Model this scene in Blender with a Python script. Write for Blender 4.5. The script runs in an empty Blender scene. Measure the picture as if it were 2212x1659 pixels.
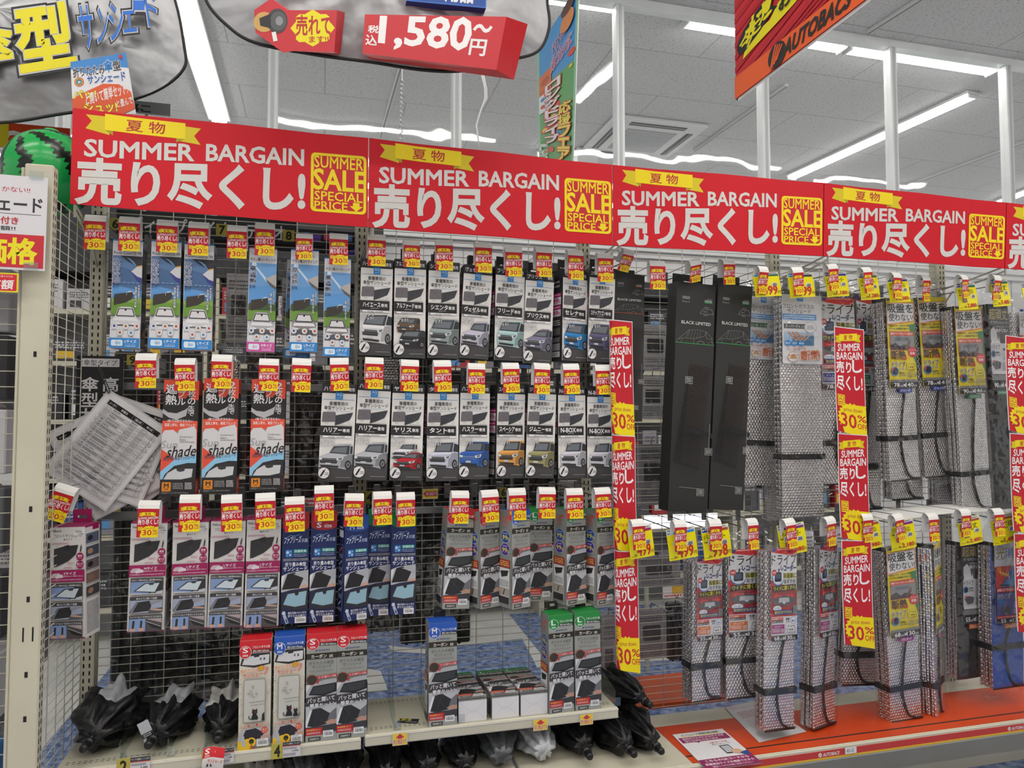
import bpy, math, random
from mathutils import Vector, Matrix, Euler, noise
from mathutils import geometry as mgeo

# ------------------------------------------------------------------ camera, world, exposure
W_PX, H_PX, F_PX = 2212, 1659, 1560.0
CAM = Vector((0.0, -2.773, 1.5))
YAW, PITCH = 0.2584, 0.0449
FWD = Vector((math.sin(YAW)*math.cos(PITCH), math.cos(YAW)*math.cos(PITCH), math.sin(PITCH)))
RIGHT = Vector((math.cos(YAW), -math.sin(YAW), 0))
UP = RIGHT.cross(FWD)
sc = bpy.context.scene
COL = sc.collection
cam_data = bpy.data.cameras.new('camera')
cam_data.sensor_fit = 'HORIZONTAL'; cam_data.sensor_width = 36.0
cam_data.lens = F_PX/W_PX*36.0
cam_data.clip_start = 0.05; cam_data.clip_end = 100
cam = bpy.data.objects.new('camera', cam_data); COL.objects.link(cam)
m = Matrix((RIGHT, UP, -FWD)).transposed().to_4x4(); m.translation = CAM
cam.matrix_world = m
sc.camera = cam
sc.view_settings.view_transform = 'Standard'; sc.view_settings.look = 'None'
sc.view_settings.gamma = 1.0; sc.view_settings.use_curve_mapping = False
sc.view_settings.exposure = 0.54
world = bpy.data.worlds.new('ambient_fill'); sc.world = world; world.use_nodes = True  # even ambient fill standing in for light from the open store
world.node_tree.nodes['Background'].inputs[0].default_value = (1.0, 0.99, 0.97, 1)
world.node_tree.nodes['Background'].inputs[1].default_value = 0.5
LAMP_POWER = 20.0

def ray(px, py):
    return (FWD + RIGHT*((px-W_PX/2)/F_PX) + UP*((H_PX/2-py)/F_PX))
def P(px, py, Y):
    d = ray(px, py); t = (Y-CAM.y)/d.y
    return CAM + d*t
def PZ(px, py, Z):
    d = ray(px, py); t = (Z-CAM.z)/d.z
    return CAM + d*t
def PX(px, py, X):
    d = ray(px, py); t = (X-CAM.x)/d.x
    return CAM + d*t

# ------------------------------------------------------------------ materials
def lin(h):
    h = h.lstrip('#'); out = []
    for i in (0, 2, 4):
        c = int(h[i:i+2], 16)/255
        out.append(c/12.92 if c <= 0.04045 else ((c+0.055)/1.055)**2.4)
    return tuple(out)+(1.0,)
MATS = {}
def mat(h, rough=0.5, metal=0.0, spec=0.5, name=None):
    key = (h, rough, metal, spec)
    if key in MATS: return MATS[key]
    mt = bpy.data.materials.new(name or ('print_'+h.lstrip('#'))); mt.use_nodes = True
    b = mt.node_tree.nodes['Principled BSDF']
    b.inputs['Base Color'].default_value = lin(h)
    b.inputs['Roughness'].default_value = rough; b.inputs['Metallic'].default_value = metal
    b.inputs['Specular IOR Level'].default_value = spec
    MATS[key] = mt; return mt
def node_mat(name):
    mt = bpy.data.materials.new(name); mt.use_nodes = True
    nt = mt.node_tree; b = nt.nodes['Principled BSDF']
    def N(t, **kw):
        n = nt.nodes.new(t)
        for k, v in kw.items(): setattr(n, k, v)
        return n
    return mt, nt, b, N, nt.links.new
def noise_mat(name, c1, c2, scale, rough=0.5, bump=0.0, detail=4, metal=0.0, lo=0.4, hi=0.6, bscale=None, bdist=0.005):
    mt, nt, b, N, L = node_mat(name)
    tc = N('ShaderNodeTexCoord'); n1 = N('ShaderNodeTexNoise'); n1.inputs['Scale'].default_value = scale
    n1.inputs['Detail'].default_value = detail
    r = N('ShaderNodeValToRGB'); r.color_ramp.elements[0].color = lin(c1); r.color_ramp.elements[1].color = lin(c2)
    r.color_ramp.elements[0].position = lo; r.color_ramp.elements[1].position = hi
    L(tc.outputs['Object'], n1.inputs['Vector']); L(n1.outputs['Fac'], r.inputs['Fac']); L(r.outputs['Color'], b.inputs['Base Color'])
    b.inputs['Roughness'].default_value = rough; b.inputs['Metallic'].default_value = metal
    if bump:
        n2 = N('ShaderNodeTexNoise'); n2.inputs['Scale'].default_value = bscale or scale; n2.inputs['Detail'].default_value = 3
        L(tc.outputs['Object'], n2.inputs['Vector'])
        bp = N('ShaderNodeBump'); bp.inputs['Strength'].default_value = bump; bp.inputs['Distance'].default_value = bdist
        L(n2.outputs['Fac'], bp.inputs['Height']); L(bp.outputs['Normal'], b.inputs['Normal'])
    return mt
def film_mat(name, glossw=0.12, tint='f4f6f8', rough=0.08, bump=0.0, bscale=30, fres=True, bdist=0.004):
    mt, nt, b, N, L = node_mat(name)
    out = nt.nodes['Material Output']; nt.nodes.remove(b)
    tr = N('ShaderNodeBsdfTransparent'); tr.inputs[0].default_value = lin(tint)
    gl = N('ShaderNodeBsdfGlossy'); gl.inputs['Roughness'].default_value = rough; gl.inputs['Color'].default_value = (1, 1, 1, 1)
    mx = N('ShaderNodeMixShader'); mx.inputs[0].default_value = glossw
    if bump:
        tc = N('ShaderNodeTexCoord'); n2 = N('ShaderNodeTexNoise'); n2.inputs['Scale'].default_value = bscale; n2.inputs['Detail'].default_value = 1.5
        bp = N('ShaderNodeBump'); bp.inputs['Strength'].default_value = bump; bp.inputs['Distance'].default_value = bdist
        L(tc.outputs['Object'], n2.inputs['Vector']); L(n2.outputs['Fac'], bp.inputs['Height']); L(bp.outputs['Normal'], gl.inputs['Normal'])
    L(tr.outputs[0], mx.inputs[1]); L(gl.outputs[0], mx.inputs[2]); L(mx.outputs[0], out.inputs['Surface'])
    return mt
def emit_mat(name, col, s):
    mt, nt, b, N, L = node_mat(name); out = nt.nodes['Material Output']; nt.nodes.remove(b)
    e = N('ShaderNodeEmission'); e.inputs[0].default_value = lin(col); e.inputs[1].default_value = s
    L(e.outputs[0], out.inputs['Surface']); return mt
def bubble_mat():
    mt, nt, b, N, L = node_mat('silver_bubble_foil')
    tc = N('ShaderNodeTexCoord'); mp = N('ShaderNodeMapping'); mp.inputs['Scale'].default_value = (1, 0.35, 1)
    L(tc.outputs['Object'], mp.inputs['Vector'])
    sep = N('ShaderNodeSeparateXYZ'); L(mp.outputs[0], sep.inputs[0])
    def M(op, a, bv=None, c=None):
        n = N('ShaderNodeMath', operation=op)
        for i, v in enumerate((a, bv, c)):
            if v is None: continue
            if isinstance(v, (int, float)): n.inputs[i].default_value = v
            else: L(v, n.inputs[i])
        return n.outputs[0]
    s = 0.0122; hgt = s*0.866
    def cell(ox, oz):
        u = M('SUBTRACT', M('MODULO', M('ADD', sep.outputs[0], 50*s+ox), s), s/2)
        v = M('SUBTRACT', M('MODULO', M('ADD', sep.outputs[2], 200*hgt+oz), 2*hgt), hgt)
        return M('SQRT', M('ADD', M('MULTIPLY', u, u), M('MULTIPLY', v, v)))
    d = M('MINIMUM', cell(0, 0), cell(s/2, hgt))
    h = M('SQRT', M('MAXIMUM', M('SUBTRACT', 1.0, M('POWER', M('DIVIDE', d, s*0.47), 2.0)), 0.0))
    n2 = N('ShaderNodeTexNoise'); n2.inputs['Scale'].default_value = 60; L(tc.outputs['Object'], n2.inputs['Vector'])
    hh = M('ADD', M('MULTIPLY', h, 0.8), M('MULTIPLY', n2.outputs['Fac'], 0.4))
    bp = N('ShaderNodeBump'); bp.inputs['Strength'].default_value = 1.0; bp.inputs['Distance'].default_value = 0.0034
    L(hh, bp.inputs['Height']); L(bp.outputs['Normal'], b.inputs['Normal'])
    b.inputs['Base Color'].default_value = lin('e2e0e0'); b.inputs['Metallic'].default_value = 1.0; b.inputs['Roughness'].default_value = 0.24
    return mt

M_CREAM = noise_mat('cream_painted_steel', 'c3bfac', 'c9c5b2', 3, 0.42)
M_WIRE = noise_mat('cream_wire', 'bdb9ac', 'c8c4b8', 8, 0.38)
M_SLOT = mat('15151a', 0.8, name='slot_dark')
M_CHROME = mat('a9abae', 0.25, 0.9, name='plated_hook_wire')
M_WHITE = mat('e6e5e2', 0.55, name='white_card')
M_BACKCARD = mat('cfccce', 0.6, name='card_back')
M_BUBBLE = bubble_mat()
M_BLACKFAB = noise_mat('black_piping_fabric', '101113', '1c1d20', 300, 0.65, 0.3, bscale=900, bdist=0.001)
M_FILM = film_mat('clear_plastic_film', 0.07, 'fafafa', 0.10, 0.9, 22, bdist=0.01)
M_ACRYL = film_mat('clear_acrylic', 0.10, 'eef2f2', 0.03)
M_RAIL = noise_mat('grey_rail_steel', '77797b', '8c8e90', 5, 0.35, metal=0.6)

# ------------------------------------------------------------------ text outlines
_TX = {}
def text_geo(s, bold=0.0, res=2):
    key = (s, round(bold, 3), res)
    if key in _TX: return _TX[key]
    cu = bpy.data.curves.new('glyphs', 'FONT'); cu.body = s; cu.resolution_u = res; cu.bevel_depth = bold*.8; cu.bevel_resolution = 0; cu.fill_mode = 'FRONT'
    o = bpy.data.objects.new('glyphs', cu); COL.objects.link(o)
    dg = bpy.context.evaluated_depsgraph_get(); dg.update()
    me = o.evaluated_get(dg).to_mesh()
    vs = [(v.co.x, v.co.y) for v in me.vertices]; fs = [tuple(p.vertices) for p in me.polygons]
    o.evaluated_get(dg).to_mesh_clear()
    bpy.data.objects.remove(o); bpy.data.curves.remove(cu)
    if not vs: vs = [(0, 0), (1, 0), (1, 1)]
    if bold: x0, x1, y0, y1 = text_geo(s, 0.0, res)[3]     # heavier strokes grow outward from the same frame
    else: x0 = min(v[0] for v in vs); x1 = max(v[0] for v in vs); y0 = min(v[1] for v in vs); y1 = max(v[1] for v in vs)
    dx = max(x1-x0, 1e-6); dy = max(y1-y0, 1e-6)
    # keep the winding facing the viewer
    vs = [((v[0]-x0)/dx, (y1-v[1])/dy) for v in vs]
    _TX[key] = (vs, fs, dx/dy, (x0, x1, y0, y1)); return _TX[key]

# ------------------------------------------------------------------ printed artwork: flat shapes in picture units, y down
class Art:
    def __init__(s, w, h): s.w, s.h = w, h; s.el = []; s.n = 0; s.clip = True
    def _add(s, pts, faces, c):
        if s.clip: pts = [(min(max(x, 0), s.w), min(max(y, 0), s.h)) for x, y in pts]
        s.el.append((pts, faces, c, s.n)); s.n += 1
    def poly(s, pts, c): s._add(pts, [tuple(range(len(pts)))], c)
    def rect(s, x0, y0, x1, y1, c): s.poly([(x0, y0), (x0, y1), (x1, y1), (x1, y0)], c)
    def rrect(s, x0, y0, x1, y1, r, c, n=4):
        pts = []
        for cx, cy, a0 in ((x0+r, y0+r, 180), (x1-r, y0+r, 270), (x1-r, y1-r, 0), (x0+r, y1-r, 90)):
            for k in range(n+1):
                a = math.radians(a0+90*k/n); pts.append((cx+r*math.cos(a), cy+r*math.sin(a)))
        s.poly(pts, c)
    def frame(s, x0, y0, x1, y1, t, c):
        s.rect(x0, y0, x1, y0+t, c); s.rect(x0, y1-t, x1, y1, c); s.rect(x0, y0+t, x0+t, y1-t, c); s.rect(x1-t, y0+t, x1, y1-t, c)
    def circ(s, x, y, rx, c, ry=None, n=20):
        ry = ry or rx
        s.poly([(x+rx*math.cos(2*math.pi*k/n), y+ry*math.sin(2*math.pi*k/n)) for k in range(n)], c)
    def ring(s, x, y, r, t, c, n=20):
        pts = []; fs = []
        for k in range(n):
            a = 2*math.pi*k/n; pts += [(x+r*math.cos(a), y+r*math.sin(a)), (x+(r-t)*math.cos(a), y+(r-t)*math.sin(a))]
        for k in range(n):
            a, b = 2*k, 2*((k+1) % n); fs.append((a, b, b+1, a+1))
        s._add(pts, fs, c)
    def burst(s, x, y, r0, r1, n, c, sy=1.0):
        pts = []
        for k in range(2*n):
            r = r1 if k % 2 else r0; a = math.pi*k/n
            pts.append((x+r*math.cos(a), y+r*math.sin(a)*sy))
        cen = len(pts); pts.append((x, y))
        s._add(pts, [(k, (k+1) % (2*n), cen) for k in range(2*n)], c)
    def line(s, x0, y0, x1, y1, t, c):
        d = math.hypot(x1-x0, y1-y0) or 1; nx, ny = -(y1-y0)/d*t/2, (x1-x0)/d*t/2
        s.poly([(x0+nx, y0+ny), (x1+nx, y1+ny), (x1-nx, y1-ny), (x0-nx, y0-ny)], c)
    def pline(s, pts, t, c):
        for a, b in zip(pts, pts[1:]): s.line(a[0], a[1], b[0], b[1], t, c)
    def text(s, t, x0, y0, x1, y1, c, bold=0.0, rot=0, shear=0, slope=0.0, outline=None, ow=0.05, res=2):
        if outline: s.text(t, x0, y0, x1, y1, outline, bold+ow, rot, shear, slope, res=res)
        vs, fs, asp, _ = text_geo(t, bold, res)
        w, h = x1-x0, y1-y0; out = []
        cx, cy = (x0+x1)/2, (y0+y1)/2; ca, sa = math.cos(math.radians(rot)), math.sin(math.radians(rot))
        for u, v in vs:
            x = x0+u*w+shear*(0.5-v)*h; y = y0+v*h+slope*(u-0.5)*w
            if rot: x, y = cx+(x-cx)*ca-(y-cy)*sa, cy+(x-cx)*sa+(y-cy)*ca
            out.append((x, y))
        s._add(out, fs, c)
    def vtext(s, t, x0, y0, x1, y1, c, bold=0.0, outline=None, ow=0.05):
        n = len(t); h = (y1-y0)/n
        for k, ch in enumerate(t): s.text(ch, x0, y0+k*h+h*.05, x1, y0+(k+1)*h-h*.05, c, bold, outline=outline, ow=ow)
    def scribble(s, x0, y0, x1, y1, c, rows=2, seed=1, fill=0.6):
        # tiny unreadable print: rows of short dashes
        rd = random.Random(seed); h = (y1-y0)/rows; pts = []; fs = []
        for r in range(rows):
            x = x0
            while x < x1-h*0.3:
                w = min(h*rd.uniform(0.3, 0.9), x1-x); ya = y0+r*h+h*(1-fill)/2; yb = ya+h*fill*rd.uniform(.7, 1)
                i = len(pts); pts += [(x, ya), (x, yb), (x+w*.8, yb), (x+w*.8, ya)]; fs.append((i, i+1, i+2, i+3)); x += w+h*0.1
        s._add(pts, fs, c)
    def barcode(s, x0, y0, x1, y1, seed=3):
        s.rect(x0, y0, x1, y1, 'e8e8e8'); rd = random.Random(seed); pts = []; fs = []
        x = x0+(x1-x0)*.1
        while x < x1-(x1-x0)*.1:
            w = (x1-x0)*rd.uniform(.012, .035); i = len(pts); ya, yb = y0+(y1-y0)*.28, y1-(y1-y0)*.2
            pts += [(x, ya), (x, yb), (x+w, yb), (x+w, ya)]; fs.append((i, i+1, i+2, i+3)); x += w+(x1-x0)*rd.uniform(.015, .04)
        s._add(pts, fs, '26262a'); s.scribble(x0+(x1-x0)*.1, y0+(y1-y0)*.06, x1-(x1-x0)*.3, y0+(y1-y0)*.22, '4a4a4a', 1)

# ------------------------------------------------------------------ mesh builder
def slice_faces(pts, fs, ax, cuts):
    """cut flat faces along lines so that they can follow a bent surface"""
    op, of = [], []
    for f in fs:
        P_ = [pts[i] for i in f]; lo = min(p[ax] for p in P_); hi = max(p[ax] for p in P_)
        cc = [c for c in cuts if lo+1e-6 < c < hi-1e-6]
        if not cc:
            i = len(op); op += P_; of.append(tuple(range(i, i+len(P_)))); continue
        tris = [P_] if len(P_) == 3 else [[P_[k] for k in t] for t in mgeo.tessellate_polygon([[Vector((p[0], p[1], 0)) for p in P_]])]
        for T in tris:
            for a, b in zip([-1e9]+cc, cc+[1e9]):
                q = T
                for sgn, c in ((1, a), (-1, b)):
                    r = []
                    for k in range(len(q)):
                        p0, p1 = q[k-1], q[k]; d0, d1 = sgn*(p0[ax]-c), sgn*(p1[ax]-c)
                        if (d0 >= 0) != (d1 >= 0):
                            t = d0/(d0-d1); r.append((p0[0]+(p1[0]-p0[0])*t, p0[1]+(p1[1]-p0[1])*t))
                        if d1 >= 0: r.append(p1)
                    q = r
                    if len(q) < 3: break
                if len(q) >= 3: i = len(op); op += q; of.append(tuple(range(i, i+len(q))))
    return op, of
def steps(n): return [k/n for k in range(1, n)]
class MB:
    def __init__(s): s.v = []; s.f = []; s.fm = []; s.mats = []; s.smooth = []
    def mi(s, m):
        if isinstance(m, str): m = mat(m)
        if m not in s.mats: s.mats.append(m)
        return s.mats.index(m)
    def add(s, vs, fs, m, smooth=False):
        i = len(s.v); k = s.mi(m); s.v += [tuple(v) for v in vs]
        for f in fs: s.f.append(tuple(a+i for a in f)); s.fm.append(k); s.smooth.append(smooth)
        return s
    def quad(s, a, b, c, d, m): return s.add([a, b, c, d], [(0, 1, 2, 3)], m)
    def box(s, x0, x1, y0, y1, z0, z1, m, bev=0.0):
        if bev <= 0:
            vs = [(x, y, z) for x in (x0, x1) for y in (y0, y1) for z in (z0, z1)]
            return s.add(vs, [(0, 1, 3, 2), (4, 6, 7, 5), (0, 4, 5, 1), (2, 3, 7, 6), (0, 2, 6, 4), (1, 5, 7, 3)], m)
        b = bev; vs = []; idx = {}
        def V(p):
            if p not in idx: idx[p] = len(vs); vs.append(p)
            return idx[p]
        X = (x0, x1); Y = (y0, y1); Z = (z0, z1); fs = []
        sg = (1, -1)
        def fx(i, j, k): return V((X[i], Y[j]+sg[j]*b, Z[k]+sg[k]*b))
        def fy(i, j, k): return V((X[i]+sg[i]*b, Y[j], Z[k]+sg[k]*b))
        def fz(i, j, k): return V((X[i]+sg[i]*b, Y[j]+sg[j]*b, Z[k]))
        for i in (0, 1):
            q = [fx(i, 0, 0), fx(i, 0, 1), fx(i, 1, 1), fx(i, 1, 0)]; fs.append(tuple(q if i == 0 else q[::-1]))
            q = [fy(0, i, 0), fy(1, i, 0), fy(1, i, 1), fy(0, i, 1)]; fs.append(tuple(q if i == 0 else q[::-1]))
            q = [fz(0, 0, i), fz(0, 1, i), fz(1, 1, i), fz(1, 0, i)]; fs.append(tuple(q if i == 0 else q[::-1]))
        for i in (0, 1):
            for j in (0, 1):
                fs.append((fx(i, j, 0), fx(i, j, 1), fy(i, j, 1), fy(i, j, 0)))
                fs.append((fx(i, 0, j), fx(i, 1, j), fz(i, 1, j), fz(i, 0, j)))
                fs.append((fy(0, i, j), fy(1, i, j), fz(1, i, j), fz(0, i, j)))
                for k in (0, 1): fs.append((fx(i, j, k), fy(i, j, k), fz(i, j, k)))
        return s.add(vs, fs, m)
    def tube(s, pts, r, m, n=6, close=False, cap=True):
        pts = [Vector(p) for p in pts]; N = len(pts); vs = []; fs = []
        ref = None
        for i, p in enumerate(pts):
            if close: t = (pts[(i+1) % N]-pts[i-1])
            else: t = pts[min(i+1, N-1)]-pts[max(i-1, 0)]
            t = t.normalized() if t.length > 1e-9 else Vector((0, 0, 1))
            if ref is None: ref = Vector((0, 0, 1)) if abs(t.z) < .9 else Vector((1, 0, 0))
            a = t.cross(ref).normalized(); b = a.cross(t).normalized(); ref = b if abs(b.dot(t)) < .99 else ref
            rr = r[i] if isinstance(r, (list, tuple)) else r
            for k in range(n):
                q = 2*math.pi*k/n; vs.append(p+a*rr*math.cos(q)+b*rr*math.sin(q))
        for i in range(N if close else N-1):
            j = (i+1) % N
            for k in range(n): fs.append((i*n+k, i*n+(k+1) % n, j*n+(k+1) % n, j*n+k))
        if cap and not close: fs.append(tuple(range(n))[::-1]); fs.append(tuple((N-1)*n+k for k in range(n)))
        return s.add(vs, fs, m, True)
    def grid(s, fn, nu, nv, m, smooth=True, mfn=None):
        vs = [fn(i/nu, j/nv) for j in range(nv+1) for i in range(nu+1)]
        fs = [(j*(nu+1)+i, j*(nu+1)+i+1, (j+1)*(nu+1)+i+1, (j+1)*(nu+1)+i) for j in range(nv) for i in range(nu)]
        return s.add(vs, fs, m, smooth)
    def lathe(s, prof, m, n=24, axis='z', c=(0, 0, 0), smooth=True):
        vs = []; fs = []
        for r, z in prof:
            for k in range(n):
                a = 2*math.pi*k/n
                vs.append((c[0]+r*math.cos(a), c[1]+r*math.sin(a), c[2]+z) if axis == 'z' else (c[0]+r*math.cos(a), c[1]+z, c[2]+r*math.sin(a)))
        for i in range(len(prof)-1):
            for k in range(n): fs.append((i*n+k, i*n+(k+1) % n, (i+1)*n+(k+1) % n, (i+1)*n+k))
        return s.add(vs, fs, m, smooth)
    def art(s, A, fn, step=0.00012, rough=0.5, base=0.0003, su=None, sv=None):
        """fn(u,v) with u,v in 0..1 (v down) -> (point, normal); su, sv: fold lines the print must follow"""
        for pts, fs, c, n in A.el:
            vs = []
            if su: pts, fs = slice_faces(pts, fs, 0, [u*A.w for u in su])
            if sv: pts, fs = slice_faces(pts, fs, 1, [v*A.h for v in sv])
            for x, y in pts:
                p, nn = fn(x/A.w, y/A.h); vs.append(p+nn*(base+step*n))
            s.add(vs, fs, mat(c, rough) if isinstance(c, str) else c)
        return s
    def art_flat(s, A, o, ux, uy, n, **kw):
        o, ux, uy, n = Vector(o), Vector(ux), Vector(uy), Vector(n).normalized()
        return s.art(A, lambda u, v: (o+ux*u+uy*v, n), **kw)
    def mesh(s, name):
        me = bpy.data.meshes.new(name); me.from_pydata(s.v, [], s.f)
        for mm in s.mats: me.materials.append(mm)
        me.polygons.foreach_set('material_index', s.fm)
        me.polygons.foreach_set('use_smooth', s.smooth)
        me.update(); return me
    def build(s, name, parent=None, **kw):
        return link(name, s.mesh(name), parent, **kw)
def link(name, me, parent=None, label=None, cat=None, group=None, kind=None):
    o = bpy.data.objects.new(name, me); COL.objects.link(o)
    if parent is not None: o.parent = parent
    return tag(o, label, cat, group, kind)
def tag(o, label=None, cat=None, group=None, kind=None):
    if label: o['label'] = label
    if cat: o['category'] = cat
    if group: o['group'] = group
    if kind: o['kind'] = kind
    return o
def empty(name, label, cat, group=None, loc=(0, 0, 0), rot=(0, 0, 0), scale=(1, 1, 1)):
    o = bpy.data.objects.new(name, None); COL.objects.link(o); o.empty_display_size = 0.05
    o.location = loc; o.rotation_euler = rot; o.scale = scale
    return tag(o, label, cat, group)
def struct(name, mb): return mb.build(name, kind='structure')
def pose(o, loc, rot=(0, 0, 0), scale=(1, 1, 1)):
    o.location = loc; o.rotation_euler = rot; o.scale = scale; return o
def fit(o, top, bot, Y, h, wpx=None, w=None, yaw=0.0, tilt=0.0):
    """stand a thing whose origin is its front top centre at measured photo points; real height h -> scale"""
    a = P(top[0], top[1], Y); b = P(bot[0], bot[1], Y)
    dz = a.z-b.z; sz = dz/h; sx = sz
    if wpx:
        mid = ((top[0]+bot[0])/2, (top[1]+bot[1])/2)
        ww = (P(mid[0]+wpx/2, mid[1], Y)-P(mid[0]-wpx/2, mid[1], Y)).length
        sx = ww/w
    lean = math.atan2(a.x-b.x, dz)
    o.location = a; o.rotation_euler = (tilt, lean, yaw); o.scale = (sx, (sx+sz)/2, sz)
    return o
# ------------------------------------------------------------------ printed designs
RED, YEL, INK = 'c31226', 'f0d800', '2b2a2c'
def ribbon(A, x0, y0, x1, y1, slope=0.0, c=YEL, txt='夏 物', tc='b8242c'):
    w, h = x1-x0, y1-y0
    def q(u, v): return (x0+u*w, y0+v*h+slope*(u-.5)*w)
    A.poly([q(0, .12), q(.05, .38), q(0, .74), q(.2, .93), q(.2, .12)], 'd8c312')
    A.poly([q(1, .26), q(.94, .62), q(1, 1.0), q(.8, .9), q(.8, .2)], 'd8c312')
    A.poly([q(.16, 0), q(.16, .72), q(.86, .80), q(.86, .08)], c)
    A.poly([q(.16, .72), q(.23, .93), q(.23, .73)], 'a99a18'); A.poly([q(.86, .8), q(.78, .98), q(.78, .79)], 'a99a18')
    if txt: A.text(txt, x0+w*.34, y0+h*.14, x0+w*.68, y0+h*.66, tc, .012, slope=slope)
def badge(A, x0, y0, x1, y1):
    w, h = x1-x0, y1-y0
    A.rrect(x0, y0, x1, y1, w*.08, YEL); A.rrect(x0+w*.05, y0+h*.045, x1-w*.05, y1-h*.045, w*.06, RED)
    A.text('SUMMER', x0+w*.06, y0+h*.05, x1-w*.06, y0+h*.25, YEL, .012)
    A.text('SALE', x0+w*.05, y0+h*.275, x1-w*.02, y0+h*.62, YEL, .03)
    A.text('SPECIAL', x0+w*.07, y0+h*.65, x1-w*.07, y0+h*.80, YEL, .014)
    A.text('PRICE', x0+w*.07, y0+h*.82, x0+w*.66, y0+h*.96, YEL, .014)
    A.poly([(x0+w*.76, y0+h*.81), (x0+w*.76, y0+h*.87), (x0+w*.70, y0+h*.87), (x0+w*.82, y0+h*.96), (x0+w*.94, y0+h*.87), (x0+w*.88, y0+h*.87), (x0+w*.88, y0+h*.81)], YEL)
def art_banner():
    A = Art(640, 215)
    ribbon(A, 26, 5, 262, 56, .0)
    A.text('SUMMER', 26, 62, 247, 100, 'd2d1ce', .032, slope=-.05); A.text('BARGAIN', 275, 48, 488, 86, 'd2d1ce', .032, slope=-.05)
    A.text('売り尽くし!', 14, 100, 490, 200, 'd2d1ce', .045, slope=-.052, res=4)
    badge(A, 505, 46, 634, 186)
    return A
def off_burst(A, cx, cy, r, sy=1.0):
    A.burst(cx, cy, r, r*.88, 22, YEL, sy)
    A.text('price down', cx-r*.55, cy-r*.68*sy, cx+r*.62, cy-r*.36*sy, 'b3242c', .008, slope=-.08)
    A.text('30', cx-r*.76, cy-r*.26*sy, cx+r*.22, cy+r*.62*sy, 'c4202a', .02)
    A.text('%', cx+r*.30, cy-r*.3*sy, cx+r*.86, cy+r*.12*sy, 'c4202a', .015)
    A.text('OFF', cx+r*.28, cy+r*.24*sy, cx+r*.88, cy+r*.58*sy, 'c4202a', .012)
def art_tag():
    A = Art(143, 223); A.rect(0, 0, 143, 223, RED)
    ribbon(A, 10, 26, 124, 64, -.06)
    A.text('SUMMER BARGAIN', 6, 64, 138, 82, 'f0eef0', .012, slope=-.07)
    A.text('売り尽くし!', 5, 85, 138, 124, 'f4f2f4', .035, slope=-.05)
    A.rect(8, 142, 38, 170, YEL); A.scribble(11, 145, 35, 167, RED, 3, 2)
    A.poly([(72, 223), (26, 223), (24, 200), (60, 150), (143, 140), (143, 223)], YEL)
    off_burst(A, 86, 178, 60, .78)
    return A
def art_strip():
    A = Art(234, 840); A.rect(0, 0, 234, 840, 'e8e6e8'); A.rect(6, 6, 230, 840, RED)
    ribbon(A, 8, 46, 210, 124, -.2)
    A.text('SUMMER', 28, 126, 206, 182, 'f0eef0', .022, slope=-.16); A.text('BARGAIN', 18, 194, 218, 252, 'f0eef0', .022, slope=-.14)
    A.text('売り', 14, 272, 132, 364, 'f0eef0', .03, slope=-.1); A.text('し', 142, 252, 212, 346, 'f0eef0', .035)
    A.text('尽くし!', 14, 384, 214, 496, 'f0eef0', .03, slope=-.12)
    A.rect(16, 540, 74, 630, YEL); A.text('SALE', 18, 560, 72, 588, 'b8242c', .015); A.scribble(20, 543, 70, 558, 'b8242c', 1, 4); A.scribble(20, 592, 70, 626, 'b8242c', 2, 5)
    A.poly([(234, 600), (234, 840), (60, 840), (30, 740), (90, 610)], YEL)
    off_burst(A, 130, 716, 122, 1.0)
    return A
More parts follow.
